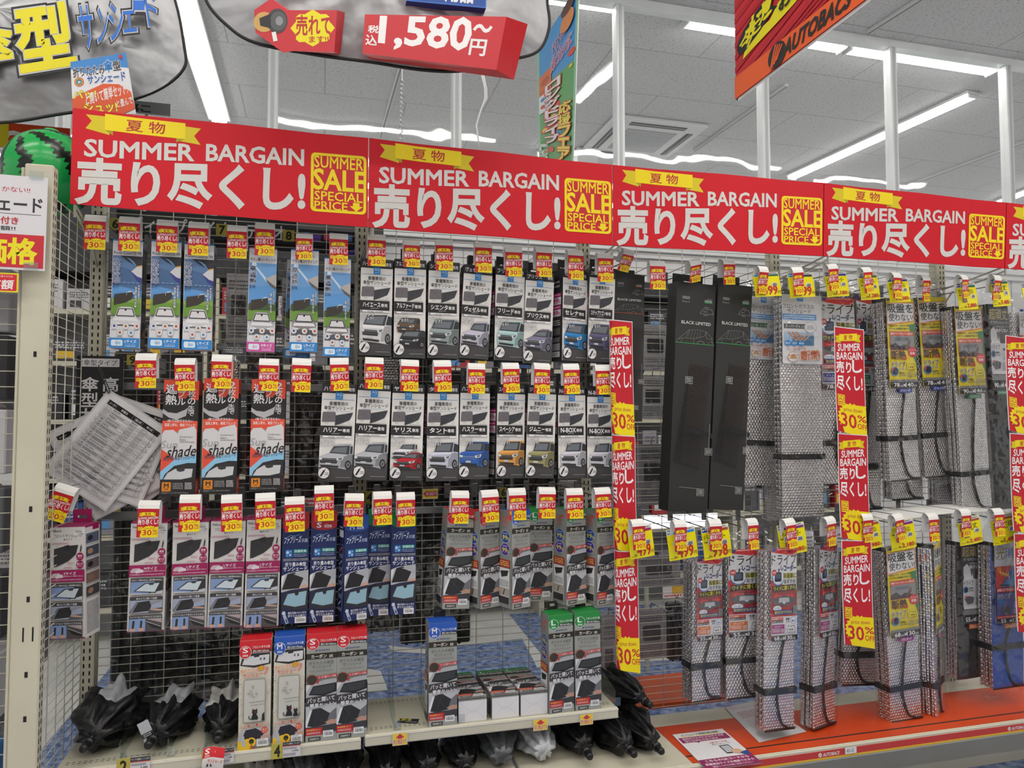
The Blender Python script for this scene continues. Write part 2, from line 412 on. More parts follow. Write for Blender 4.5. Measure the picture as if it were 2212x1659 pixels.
# --- car pictures: three-quarter front view, 0..1 picture units
def car(A, x, y, w, h, c, style='suv', dark=None, roof=None):
    rgb = [int(c[i:i+2], 16) for i in (0, 2, 4)]
    sh = lambda k: ''.join('%02x' % max(0, min(255, int(v*k))) for v in rgb)
    T = lambda pts: [(x+a*w, y+b*h) for a, b in pts]
    S = {'suv': dict(body=[(.02,.60),(.07,.50),(.34,.36),(.44,.10),(.58,.03),(.92,.0),(1,.06),(1,.76),(.93,.86),(.84,.98),(.62,.93),(.1,.88),(.02,.8)], ws=[(.34,.36),(.46,.11),(.92,.07),(.90,.40)], hood=[(.06,.52),(.34,.38),(.90,.41),(.66,.55),(.20,.58)], hl=.53),
         'van': dict(body=[(.03,.50),(.08,.36),(.20,.05),(.34,0),(.95,.0),(1,.08),(1,.80),(.90,.98),(.62,.94),(.1,.90),(.03,.8)], ws=[(.10,.36),(.22,.06),(.86,.03),(.78,.38)], hood=[(.06,.40),(.10,.37),(.78,.39),(.74,.48),(.10,.47)], hl=.50),
         'box': dict(body=[(.04,.46),(.10,.40),(.24,.36),(.30,.03),(.42,0),(.96,.0),(1,.06),(1,.80),(.92,.97),(.64,.92),(.1,.88),(.04,.8)], ws=[(.22,.36),(.31,.04),(.84,.02),(.80,.36)], hood=[(.08,.42),(.22,.37),(.80,.37),(.76,.45),(.12,.47)], hl=.50),
         'sedan': dict(body=[(.02,.62),(.06,.52),(.30,.36),(.52,.12),(.66,.05),(.9,.05),(1,.16),(1,.72),(.95,.80),(.86,.98),(.62,.90),(.1,.84),(.02,.78)], ws=[(.31,.36),(.52,.13),(.90,.10),(.86,.38)], hood=[(.06,.54),(.30,.38),(.86,.40),(.66,.56),(.2,.60)], hl=.52)}[style]
    A.circ(x+w*.5, y+h*.93, w*.47, '38363a', h*.06)
    A.poly(T(S['body']), c)
    A.poly(T([(.70,.42),(1,.36),(1,.76),(.93,.86),(.66,.90)]), sh(.78))
    if roof: A.poly(T([S['ws'][1], (.9, 0), (1,.05), (1,.12), S['ws'][2]]), roof)
    A.poly(T(S['ws']), '3c4046'); a, b, cc, d = S['ws']
    A.poly(T([(a[0]+.04, a[1]-.04), (b[0]+.04, b[1]+.05), (cc[0]-.08, cc[1]+.05), (d[0]-.08, d[1]-.04)]), '6f757c')
    A.poly(T([(d[0]+.03, d[1]-.02), (cc[0]+.02, cc[1]+.03), (1,.10),(1,.36)]), '2e3136')
    A.poly(T(S['hood']), sh(1.12))
    g = S['hl']
    A.poly(T([(.06,g+.02),(.60,g+.04),(.56,g+.22),(.09,g+.20)]), dark or '2c2c30')
    A.poly(T([(.08,g+.05),(.58,g+.07),(.58,g+.09),(.08,g+.07)]), '8d9096'); A.poly(T([(.09,g+.12),(.56,g+.14),(.56,g+.155),(.09,g+.135)]), '6d7076')
    A.poly(T([(.03,g),(.14,g+.02),(.13,g+.10),(.04,g+.08)]), 'd7dbe0'); A.poly(T([(.54,g+.03),(.76,g-.03),(.72,g+.09),(.56,g+.12)]), 'd7dbe0')
    A.poly(T([(.60,g+.03),(.72,g),(.69,g+.07),(.61,g+.09)]), '5a6068')
    A.poly(T([(.08,.80),(.62,.84),(.60,.91),(.12,.87)]), '2a2a2d'); A.poly(T([(.24,.72),(.40,.73),(.40,.80),(.24,.79)]), 'c7cad0')
    A.circ(x+w*.88, y+h*.80, w*.085, '1d1d20', h*.17); A.circ(x+w*.885, y+h*.80, w*.055, '8a8c90', h*.11); A.circ(x+w*.885, y+h*.80, w*.02, '2a2a2d', h*.045)
    for k in range(5):
        an = k*1.256; A.line(x+w*.885, y+h*.8, x+w*(.885+.05*math.cos(an)), y+h*(.8+.1*math.sin(an)), w*.012, '3a3a3d')
    A.circ(x+w*.95, y+h*.40, w*.035, sh(.9), h*.035)
def art_aq(name, cars, small=None):
    A = Art(265, 775); A.rect(0, 0, 265, 775, 'e6e4e1'); A.rect(0, 0, 265, 74, INK)
    A.text(name, 14, 22, 150, 56, 'e8e6e8', .03); A.text('専用', 205, 26, 250, 56, 'e8e6e8', .02); A.scribble(190, 6, 250, 14, '77757a', 1, 3)
    A.rect(105, 66, 162, 122, '2c8ad4'); A.text('AQ', 113, 74, 154, 98, 'e9f1f8', .005); A.scribble(116, 104, 152, 114, 'b9d6ef', 1, 3)
    A.rect(10, 123, 254, 126, '5b97d4')
    A.text('車種専用の', 60, 141, 205, 173, '34343a', .012); A.text('傘型サンシェード', 22, 176, 246, 208, '34343a', .012)
    A.text('Quick-Fit Umbrella Sunshade', 44, 213, 222, 222, '6b96c8')
    A.poly([(12,232),(16,226),(104,224),(112,230),(114,296),(106,302),(14,306),(8,300)], '6f6a70')
    A.circ(60, 262, 5, '5b565c'); A.line(12, 232, 112, 298, 1.5, '625d63')
    A.poly([(112,252),(150,244),(246,224),(240,246),(222,286),(150,318),(108,332),(112,290)], '3b3c42')
    A.line(112, 256, 222, 286, 2, '4c4d54'); A.line(160, 244, 112, 330, 2, '303137'); A.line(246, 226, 150, 316, 2, '4c4d54')
    A.text('オモテ', 30, 312, 58, 321, '55555a'); A.text('ウラ', 206, 306, 226, 315, '55555a'); A.scribble(150, 324, 240, 331, '8a888e', 1, 7)
    A.rect(0, 336, 243, 412, '222123'); A.text(name, 22, 350, 166, 388, 'f0eef0', .03); A.text('専用', 172, 358, 224, 386, 'f0eef0', .02); A.scribble(88, 394, 150, 402, 'cfcdd0', 1, 5)
    A.rect(0, 414, 242, 430, 'f1eff1'); A.frame(0, 414, 242, 430, 1.2, '8d8b90'); A.rect(4, 416, 20, 428, '9a8f90'); A.text(small or 'AXUH8#・MXUA8#型', 60, 418, 190, 428, '55555a')
    A.poly([(265, 560), (265, 775), (0, 775), (0, 690), (110, 660)], '454446')
    for i, cdef in enumerate(cars): car(A, *cdef)
    for t, yy in (('ピッタリ', 438), ('フィット!', 468)): A.text(t, 2, yy, 112, yy+30, 'f1eff1', .03, slope=-.04, outline='2c2b2e', ow=.05)
    A.circ(42, 712, 46, 'e6e4e6', n=28); A.ring(42, 712, 46, 3, '3a393c', 28); A.line(18, 738, 46, 690, 14, '232225'); A.line(46, 690, 56, 676, 4, '232225'); A.scribble(50, 706, 84, 730, '4a494c', 2, 4)
    A.scribble(134, 742, 250, 750, 'a9a7aa', 1, 6)
    return A
def art_aq_side():
    A = Art(150, 775); A.rect(0, 0, 150, 775, '29282a')
    A.scribble(30, 90, 120, 160, 'b9b7ba', 2, 8); A.rect(20, 200, 130, 232, 'b3226e'); A.scribble(28, 208, 122, 226, 'e8d3df', 1, 2)
    A.rect(20, 236, 130, 300, 'd8d4d8'); A.text('99', 30, 244, 100, 290, 'b3226e', .02); A.text('%', 103, 262, 124, 290, 'b3226e', .02)
    A.rect(20, 306, 130, 338, 'b3226e'); A.scribble(28, 314, 122, 332, 'e8d3df', 1, 5); A.rect(20, 342, 130, 400, 'd8d4d8'); A.text('99', 30, 350, 100, 392, 'b3226e', .02); A.text('%', 103, 364, 124, 392, 'b3226e', .02)
    A.scribble(24, 430, 126, 480, 'c9c7ca', 3, 9); A.rect(24, 500, 126, 560, '59585c'); A.scribble(24, 580, 126, 620, 'a9a7aa', 3, 10); A.rect(24, 630, 126, 690, '8b8a8e'); A.rect(24, 700, 126, 745, 'c9c7ca'); A.scribble(30, 706, 120, 738, '5a595c', 3, 4)
    return A
def front_car(A, x, y, w, h, c='c9cacf'):
    T = lambda pts: [(x+a*w, y+b*h) for a, b in pts]
    A.poly(T([(.14,.32),(.22,.05),(.34,0),(.66,0),(.78,.05),(.86,.32),(.97,.44),(1,.9),(.92,1),(.08,1),(0,.9),(.03,.44)]), c)
    A.poly(T([(.16,.33),(.24,.06),(.76,.06),(.84,.33),(.8,.36),(.2,.36)]), '303238'); A.poly(T([(.2,.32),(.27,.09),(.73,.09),(.8,.32)]), 'dcdadd')
    A.poly(T([(.46,.06),(.54,.06),(.53,.15),(.47,.15)]), '232327')
    A.poly(T([(.12,.40),(.88,.40),(.94,.52),(.06,.52)]), 'e6e6ea'); A.poly(T([(.04,.56),(.3,.62),(.28,.68),(.05,.64)]), 'f2f4f6'); A.poly(T([(.96,.56),(.7,.62),(.72,.68),(.95,.64)]), 'f2f4f6')
    A.poly(T([(.2,.66),(.8,.66),(.86,.86),(.14,.86)]), '46484e')
    for k in range(4): A.poly(T([(.18,.69+.045*k),(.82,.69+.045*k),(.82,.70+.045*k),(.18,.70+.045*k)]), '8e9096')
    A.poly(T([(.4,.86),(.6,.86),(.6,.95),(.4,.95)]), 'e4e4e8')
    A.line(x-.06*w, y+.33*h, x+.1*w, y+.36*h, h*.04, '5c5e64'); A.line(x+1.06*w, y+.33*h, x+.9*w, y+.36*h, h*.04, '5c5e64')
def art_sky(kind):
    # kind: 'radi' (dark upper sky), 'M', 'L'
    A = Art(235, 862); base = 'cf4fa2' if kind == 'M' else '2a86d0'
    A.rect(0, 0, 235, 862, 'dcdbe0'); A.rect(0, 0, 235, 9, base)
    A.text('サンシェードL' if kind != 'M' else 'サンシェードM', 30, 44, 205, 62, '5a5a60')
    if kind == 'radi': A.text('Radi-Cool生地', 10, 86, 228, 116, '3f4048', .008)
    else: A.text('チタン製コーティング', 12, 84, 226, 112, '4a4438', .02)
    top = '49566e' if kind == 'radi' else '6f9fd6'
    A.rect(4, 126, 235, 480, '5f9bd8'); A.poly([(4,126),(235,126),(235,300),(4,330)], '5d7fae' if kind == 'radi' else '6fa3da')
    if kind == 'radi':
        A.poly([(60,126),(235,126),(235,230),(120,170)], '33343c'); A.poly([(4,200),(150,240),(235,330),(235,400),(4,360)], '4d6d9c')
        for k in range(5): A.pline([(110+8*k,140+6*k),(140+8*k,150+6*k),(150+8*k,175+6*k),(180+4*k,190+6*k)], 2.5, '7fb8e6')
        A.poly([(150,250),(200,205),(235,200),(235,300),(200,290)], 'd9d8de'); A.poly([(150,250),(200,290),(235,300),(235,345),(190,310)], '3d3f92'); A.poly([(196,205),(235,196),(235,206),(196,216)], 'e8b45a')
        for k in range(6): A.poly([(20+k*35,330+6*(k%2)),(55+k*35,340),(20+k*35,352)], '6d8fba')
    else:
        A.circ(45, 140, 20, 'e6eef8'); A.poly([(48,132),(60,150),(165,270),(150,280),(40,150)], 'c9dcf2')
        A.poly([(140,255),(200,225),(235,215),(235,320),(190,290)], 'b9b4b2'); A.poly([(140,255),(190,290),(235,320),(235,345),(180,310)], '5f5c60')
    for cx, cy, r in ((150,420,26),(185,425,18),(110,435,16),(60,450,14)): A.circ(cx, cy, r, 'c6dbf0', r*.5)
    A.vtext('放射冷却' if kind == 'radi' else '高遮熱', 8, 150, 62, 350 if kind == 'radi' else 305, '4a5e92' if kind == 'radi' else '33415e', .02, outline='eceef4', ow=.05)
    A.text('素材' if kind == 'radi' else '生地', 8, 356 if kind == 'radi' else 312, 58, 384 if kind == 'radi' else 338, '33415e', .0)
    A.rect(4, 470, 235, 600, '6f9a3c'); A.poly([(4,470),(80,462),(150,474),(235,458),(235,500),(4,500)], '86a94a')
    if kind != 'radi': A.poly([(4,470),(50,450),(90,468),(150,452),(190,470),(235,446),(235,520),(4,520)], '3f5a34')
    A.poly([(28,438),(170,414),(165,470),(120,500),(24,526),(22,470)], '3a342f'); A.line(120, 418, 121, 442, 2.5, 'd9dce0'); A.line(28, 440, 24, 524, 2, '5a5048')
    A.vtext('冷却効果で' if kind == 'radi' else '炎天下から', 208, 355, 224, 470, 'e9ecf0', .01, outline='2e3b55', ow=.06); A.vtext('快適に車内保護' if kind == 'radi' else '車内を守る', 186, 372, 203, 540, 'e9ecf0', .01, outline='2e3b55', ow=.06)
    A.rect(4, 640, 235, 790, 'dcdbe0'); front_car(A, 12, 536, 216, 215, 'd4d5da' if kind == 'radi' else 'b4b3b8' if kind == 'M' else '8f8789')
    A.poly([(4,690),(235,690),(235,790),(4,790)], 'dcdbe0') if kind == 'radi' else A.rect(4, 730, 235, 790, 'dcdbe0')
    for i, (cx, cy) in enumerate(((36,690),(126,690),(212,688),(82,742),(168,742))):
        A.circ(cx, cy, 25, 'e6e6ea'); A.ring(cx, cy, 25, 2, '6a7a94'); A.circ(cx, cy, 11, ('4a5e92','b0743c','c8503c','b06a5c','5a92b4')[i]); A.scribble(cx-20, cy+26, cx+20, cy+38, '77767c', 1, i)
    A.rect(0, 785, 235, 862, base); A.rrect(16, 800, 106, 848, 12, 'dceaf6'); A.line(60, 800, 60, 848, 2, base); A.scribble(50, 814, 90, 836, base, 2, 3)
    A.text('Mサイズ' if kind == 'M' else 'Lサイズ', 122, 798, 212, 822, 'f0f4f8', .03); A.text('セダン・SUV対応' if kind == 'M' else 'ワンボックス', 126, 828, 206, 840, 'dceaf6'); A.scribble(126, 843, 210, 855, 'dceaf6', 1, 4)
    return A
def art_dark_side():
    A = Art(60, 862); A.rect(0, 0, 60, 862, '4a494d'); A.rect(0, 0, 60, 60, '8f8e94'); A.scribble(8, 90, 52, 150, '9a999e', 3, 2); A.rect(6, 170, 54, 320, '2a2a2d'); A.scribble(8, 340, 52, 420, '9a999e', 4, 3)
    A.rect(6, 430, 54, 560, '232326'); A.circ(30, 490, 16, '77757a'); A.scribble(8, 575, 52, 650, '9a999e', 4, 5); A.rect(6, 660, 54, 770, '1f1f22'); A.poly([(10,760),(40,690),(54,700),(54,770)], 'a6795c'); A.scribble(8, 785, 52, 840, 'b9b8bd', 4, 6)
    return A
def art_sunshade():
    A = Art(288, 935); OR = 'e2513a'
    A.rect(0, 0, 288, 935, '242325'); A.rect(0, 0, 288, 160, OR); A.poly([(0,110),(60,40),(150,20),(230,60),(230,160),(288,170),(288,330),(0,330)], '242325'); A.poly([(0,0),(70,0),(70,30),(0,100)], OR); A.poly([(120,0),(230,0),(230,80),(180,150),(120,150)], OR)
    A.vtext('遮熱', 18, 30, 108, 205, 'e9e7ea', .02); A.vtext('ダブル', 116, 20, 180, 205, 'e9e7ea', .02); A.vtext('2枚の', 200, 20, 262, 200, 'e9e7ea', .015); A.vtext('生地で', 204, 205, 256, 290, 'e9e7ea', .015)
    A.poly([(0,235),(40,262),(110,270),(180,240),(205,222),(190,290),(110,322),(50,305),(0,270)], 'b9b7ba')
    A.rect(0, 330, 288, 640, OR); A.text('1枚では防ぎきれない', 40, 318, 250, 342, 'eae6e8', .012); A.text('温度上昇を、徹底ブロック!', 18, 350, 272, 376, 'eae6e8', .012)
    A.poly([(0,440),(20,408),(90,402),(118,424),(140,400),(262,372),(280,400),(288,600),(110,640),(0,640)], 'd3d2d5'); A.poly([(118,424),(128,436),(140,400)], '8d8c90')
    A.poly([(0,556),(60,600),(112,640),(0,742)], OR); A.poly([(112,640),(288,600),(288,700),(0,860),(0,738)], '8cc3e6')
    A.text('Double-layer', 146, 452, 256, 470, '6a696e', shear=.2); A.text('Fabric', 146, 474, 200, 490, '6a696e', shear=.2); A.text('Umbrella-style', 146, 492, 268, 510, '6a696e', shear=.2)
    A.text('Sun', 0, 490, 132, 552, 'a5a4a8', .006, shear=.2); A.text('shade', 52, 530, 288, 618, '242325', .012, shear=.25, slope=-.06)
    A.text('2枚生地の傘型サンシェード', 18, 612, 276, 644, '3a4a60', .015, slope=-.06)
    A.poly([(0,850),(36,760),(110,692),(220,668),(288,670),(288,860),(0,860)], '2b2a2d'); A.poly([(20,812),(58,750),(118,716),(264,714),(256,782),(140,806)], 'c9cbcf'); A.poly([(130,712),(200,710),(196,732),(160,740),(134,732)], '38373a'); A.rect(0, 800, 288, 935, '242325')
    A.rrect(16, 822, 90, 895, 6, 'e08a1e'); A.text('M', 34, 832, 72, 866, '242325', .03); A.text('SIZE', 38, 872, 70, 884, '242325'); A.scribble(104, 826, 190, 880, 'a9a7aa', 4, 4); A.text('【本製品サイズ】約W1350×H750mm', 14, 900, 236, 914, 'a9a7aa'); A.scribble(204, 824, 262, 880, 'c9c7ca', 5, 12, .8)
    return A
def art_sun_side():
    A = Art(60, 935); A.rect(0, 0, 60, 935, 'e2513a'); A.rect(0, 120, 60, 800, '2b2a2d'); A.scribble(8, 160, 52, 420, '8d8b8f', 12, 3); A.scribble(8, 820, 52, 900, 'e9d8d4', 4, 4); return A
def windshield(A, x0, y0, x1, y1, sky='7c93bd', glass='c3d0d8', dark='2e2d31'):
    w, h = x1-x0, y1-y0; T = lambda pts: [(x0+a*w, y0+b*h) for a, b in pts]
    A.rect(x0, y0, x1, y1, sky); A.poly(T([(.75,0),(1,0),(1,1),(.55,1)]), dark); A.poly(T([(0,.85),(.55,.95),(1,.7),(1,1),(0,1)]), 'b9bcc4')
    A.poly(T([(.10,.72),(.42,.12),(.93,.04),(.78,.92)]), dark); A.poly(T([(.16,.70),(.45,.18),(.89,.11),(.75,.83)]), glass); A.poly(T([(.55,.15),(.72,.13),(.70,.26),(.58,.27)]), '3a3a40')
def hand_shade(A, x0, y0, x1, y1, bg='c3c4ca'):
    w, h = x1-x0, y1-y0; T = lambda pts: [(x0+a*w, y0+b*h) for a, b in pts]
    A.rect(x0, y0, x1, y1, bg); A.poly(T([(0,.85),(.2,.12),(.26,.12),(.05,1),(0,1)]), '6e6f76'); A.poly(T([(.08,.95),(.26,.14),(.62,.05),(.66,.45),(.62,.85)]), '232226'); A.line(x0+.25*w, y0+.15*h, x0+.62*w, y0+.8*h, h*.015, '45444a'); A.line(x0+.1*w, y0+.9*h, x0+.65*w, y0+.42*h, h*.015, '45444a')
    A.poly(T([(.6,.1),(1,0),(1,.1),(.66,.4)]), '8f9098'); A.poly(T([(.66,.72),(1,.60),(1,1),(.55,1)]), '55565e'); A.poly(T([(.58,.74),(.8,.70),(1,.78),(1,.88),(.72,.82)]), 'c49a80')
def art_pell(size):
    A = Art(290, 890); MG = '9c1458'
    A.rect(0, 0, 290, 890, 'd9d6d4'); A.rect(0, 0, 290, 10, MG); A.rect(0, 878, 290, 890, MG)
    A.text('Pellucid', 14, 28, 92, 48, '3e3d42', .015); A.text('フロントサンシェード', 32, 66, 268, 92, '5a595e'); A.text('傘タイプ', 112, 100, 184, 116, '5a595e', .01)
    A.rect(196, 24, 282, 78, 'e6e4e4'); A.scribble(204, 30, 270, 36, '55555a', 1, 6); A.barcode(202, 36, 276, 60); A.text({'S': '2,990', 'M': '3,080', 'L': '3,280'}[size], 236, 62, 278, 74, '3a3a3d', .01)
    A.scribble(12, 134, 150, 144, 'c06a90', 1, 4); A.frame(8, 131, 154, 147, 1.2, 'c06a90')
    A.poly([(36,180),(120,160),(236,152),(216,226),(150,280),(60,318),(34,322)], '2e2d30'); A.poly([(118,158),(162,150),(166,190),(122,196)], '232225'); [A.line(152, 216, a, b, 1.5, '4a494d') for a, b in ((36,180),(236,152),(34,322),(216,226),(120,160),(150,280))]
    A.line(262, 160, 256, 206, 10, '2a292c'); A.line(264, 146, 262, 160, 4, '6a696c')
    A.circ(252, 244, 31, MG, n=24); A.text('簡単', 234, 230, 270, 248, 'e9dfe4', .02); A.scribble(232, 252, 272, 260, 'd9b0c4', 1, 3); A.circ(252, 308, 31, MG, n=24); A.text('傷つき', 228, 294, 276, 308, 'e9dfe4', .015); A.text('にくい', 232, 310, 272, 324, 'e9dfe4', .015)
    A.scribble(150, 286, 206, 306, 'c06a90', 2, 5); A.scribble(122, 322, 190, 336, 'c06a90', 1, 8)
    A.rect(0, 346, 290, 440, MG); A.poly([(10,392),(30,372),(80,370),(104,386),(110,402),(16,408)], 'c9b4be'); A.poly([(50,396),(70,380),(110,382),(118,404),(54,412)], 'e0d4da')
    A.text(size+'サイズ', 120, 362, 220, 386, 'ece4e8', .025); A.text('幅約850mm 横約1,400mm', 120, 390, 282, 402, 'e0c8d4', .01); A.text('【代表車種例】', 12, 416, 86, 430, 'e0c8d4'); A.scribble(92, 416, 278, 430, 'd9b0c4', 1, 9)
    for k, (t, y0) in enumerate((('UVカット率99.9%以上 遮光率99.9%以上', 452), ('傘のように開いて設置', 600), ('ワイドベルトできれいにたためる', 748))):
        A.rrect(16, y0, 276, y0+134, 6, '3a393d'); A.text(t, 24 if k != 1 else 66, y0+8, 268 if k != 1 else 230, y0+24, 'dedcdf', .015)
        if k == 0: windshield(A, 18, y0+30, 274, y0+132)
        elif k == 1: hand_shade(A, 18, y0+30, 274, y0+132, '9aa3ba')
        else:
            A.rect(18, y0+30, 146, y0+132, '7e97c4'); A.line(54, y0+44, 48, y0+110, 18, '2a292c'); A.line(114, y0+44, 112, y0+106, 15, '232225'); A.circ(46, y0+118, 26, 'c89a80', 12); A.circ(114, y0+116, 24, 'c89a80', 14); A.rect(147, y0+30, 274, y0+132, '4a4649'); A.poly([(150,y0+50),(274,y0+96),(274,y0+122),(190,y0+100)], '1d1c1f'); A.line(152, y0+52, 270, y0+98, 4, 'b9b7ba'); A.poly([(147,y0+30),(274,y0+30),(274,y0+66)], 'a99aa0')
    return A
def art_pell_side():
    A = Art(120, 890); A.rect(0, 0, 120, 890, 'd9d6d4'); A.rect(0, 0, 120, 20, '9c1458'); A.rect(60, 20, 112, 50, '9c1458')
    for k in range(5): A.rect(6, 70+k*105, 112, 150+k*105, ('5a6478', '4a5060', '6a5f62', '7a6258', '4a4648')[k]); A.circ(40, 110+k*105, 22, ('2a2a2d', 'b0886c', '232226', '8a6a58', 'a07a60')[k]); A.scribble(8, 154+k*105, 110, 166+k*105, '77757a', 1, k)
    A.scribble(10, 610, 110, 860, '8a888c', 18, 5); return A
def art_feb(cap):
    A = Art(228, 862); NV = '18285f'; c = {'S': 'b0202c', 'M': '2350a4', 'L': '187a44'}[cap]
    A.rect(0, 0, 228, 862, NV); A.rect(0, 0, 228, 96, c); A.circ(114, 96, 113, c, 36, 28)
    A.text(cap, 50, 70, 90, 112, 'e6e4e8', .025); A.text('size', 116, 82, 180, 112, 'e6e4e8', .015)
    A.text('ファブリーズ', 18, 170, 160, 226, 'e9eef8', .012, shear=.15, slope=-.05, outline='5b78b8', ow=.03); A.pline([(30,184),(70,164),(110,168),(150,158)], 4, '7fa6dc'); A.text('抗菌', 164, 190, 216, 220, 'b4c4e0', .01)
    A.rrect(30, 276, 90, 336, 8, '2b6db2'); A.circ(48, 298, 13, 'b4d4f0'); A.circ(70, 318, 9, 'b4d4f0'); A.circ(72, 292, 5, 'b4d4f0'); A.circ(46, 324, 4, 'b4d4f0')
    A.rect(98, 274, 214, 304, '1f8f8a'); A.text('抗菌防臭', 106, 279, 206, 299, 'dcecee', .015); A.scribble(98, 308, 212, 336, '8fa2c8', 2, 5)
    A.rect(12, 346, 222, 366, '7d7f8c'); A.text('パッと開いて簡単セット', 28, 349, 206, 363, '3a3b48', .01)
    A.text('折り畳み傘型', 30, 376, 206, 408, 'e9eaf0', .022); A.text('サンシェード', 14, 412, 216, 444, 'e9eaf0', .022)
    A.poly([(0,480),(60,458),(228,440),(228,590),(0,610)], 'b4b5bc'); A.poly([(0,490),(30,470),(6,560),(0,560)], 'd9d9de'); A.poly([(6,590),(50,468),(110,456),(190,500),(150,584)], '1d1b1f'); A.poly([(100,470),(228,440),(228,540),(180,500)], 'a9aab2'); A.poly([(150,575),(190,556),(228,560),(228,580),(170,590)], 'c9a08c')
    A.poly([(0,612),(80,594),(228,580),(228,760),(0,760)], '1d2242'); A.poly([(8,720),(46,618),(228,596),(228,740),(120,752)], '2b2b30'); A.poly([(20,706),(56,626),(216,606),(206,716),(120,728)], '8fb4c4'); A.poly([(110,612),(150,608),(146,636),(122,640)], '26262b')
    A.text('幅広収納ベルト付き', 62, 766, 214, 784, 'dfe2ea', .012); A.text('折りたたみ楽々!', 62, 788, 210, 808, 'dfe2ea', .015)
    A.line(30, 790, 58, 856, 26, 'a9b4cc'); A.circ(26, 774, 16, 'c0c8da'); A.line(44, 822, 56, 848, 10, '2a2f48'); A.barcode(120, 808, 214, 856)
    return A
def art_feb_side():
    A = Art(60, 862); A.rect(0, 0, 60, 862, '141d48'); A.scribble(8, 90, 50, 110, 'c0c8da', 1, 3); A.rrect(8, 120, 50, 180, 4, 'c3cad9')
    for k in range(5): A.frame(8, 240+k*110, 52, 320+k*110, 2, '8fa2c8'); A.line(16, 300+k*110, 40, 260+k*110, 7, 'd05a3c' if k == 0 else '8fa2c8'); A.scribble(8, 324+k*110, 52, 344+k*110, '8fa2c8', 2, k)
    return A
def art_carbon(size):
    A = Art(228, 862); c = {'S': 'cf1f2a', 'M': '2456b4', 'L': '1f8a3e'}[size]
    A.rect(0, 0, 228, 862, '9b9d98'); A.rect(0, 0, 228, 100, c); A.circ(46, 84, 48, 'dededd', n=28); A.circ(46, 84, 45, c, n=28); A.text(size, 26, 44, 64, 86, 'ecebec', .025); A.text('size', 26, 96, 66, 116, 'ecebec', .015)
    A.text('フロントガラス用', 102, 48, 222, 68, 'ecebec', .02); A.rect(98, 76, 228, 100, '26262a'); A.text({'S': '約130×65cm', 'M': '約135×75cm', 'L': '約145×85cm'}[size], 106, 79, 220, 97, 'ecebec', .015)
    A.poly([(62,142),(72,130),(84,130),(80,142)], '3a5490'); A.text('BONFORM', 92, 130, 172, 142, '3a5490', .02, shear=.2)
    A.rect(0, 158, 228, 204, '2e2a22')
    for k in range(24): A.line(k*10-6, 204, k*10+6, 158, 1.6, '3d382c')
    A.text('カーボン', 36, 166, 150, 196, 'ece9e2', .018); A.text('調', 170, 172, 196, 196, 'd6d3cc', .01)
    A.text('折りたたみ傘型', 20, 220, 204, 248, '48484a', .0); A.text('サンシェード', 44, 252, 186, 280, '48484a', .0); A.rect(20, 294, 204, 295.5, '55555a'); A.text('Folding Umbrella Type Sunshade', 32, 298, 196, 308, '55555a')
    A.rect(0, 405, 228, 862, 'd2d1d4')
    A.poly([(60,345),(228,330),(228,352),(72,364)], 'c0323a'); A.text('カーボン調プリント生地', 92, 340, 220, 356, 'ecdcdc', .02, slope=-.06); A.rect(0, 305, 20, 306, '9b9d98')
    A.poly([(0,470),(40,400),(140,372),(228,366),(228,500),(0,500)], 'a9abb0'); A.poly([(20,486),(52,418),(228,400),(228,472),(130,500)], '1d1d20'); A.poly([(32,478),(58,426),(216,410),(208,464),(128,484)], '34383a')
    A.poly([(66,380),(90,404),(98,372)], 'b8303a'); A.circ(42, 366, 40, 'b8303a', n=28); A.circ(42, 366, 37, '38322a', n=28)
    for k in range(9): A.line(42-34+k*8.5-8, 390, 42-34+k*8.5+4, 346, 2, '4c4538')
    A.rect(0, 505, 228, 572, '3d3c3f'); A.poly([(0,505),(228,490),(228,560),(0,575)], '3d3c3f')
    A.poly([(0,590),(228,560),(228,750),(0,760)], 'b7b9be'); A.poly([(0,700),(30,610),(44,610),(10,740),(0,740)], 'e0e0e4'); A.poly([(12,730),(50,600),(108,592),(190,650),(150,728),(60,742)], '26262a'); A.line(108, 592, 60, 740, 2, '48484c'); A.line(50, 602, 150, 726, 2, '48484c'); A.poly([(180,640),(228,600),(228,690),(150,728)], '6a6c72'); A.poly([(140,712),(190,690),(228,700),(228,770),(190,730)], 'b98f7c'); A.poly([(0,742),(228,728),(228,790),(0,790)], '3a3a3e')
    A.text('パッと開いて', 12, 506, 214, 544, 'ebe9ec', .02, slope=-.06, outline='232225', ow=.05); A.text('簡単セット!', 30, 550, 206, 588, 'ebe9ec', .02, slope=-.06, outline='232225', ow=.05)
    A.rect(0, 748, 124, 806, 'b8242c'); A.text('車の内装が傷つきにくい', 8, 756, 110, 772, 'f0c86a', .015); A.scribble(10, 780, 112, 798, 'ecd0cc', 2, 6)
    A.rect(0, 806, 228, 862, '9b9d98'); A.rect(0, 800, 124, 806, 'b8242c'); A.barcode(130, 776, 206, 826); A.rrect(20, 820, 112, 850, 4, '2a2826'); A.text('収納袋付き', 30, 826, 102, 844, 'd9d6d0', .015)
    return A
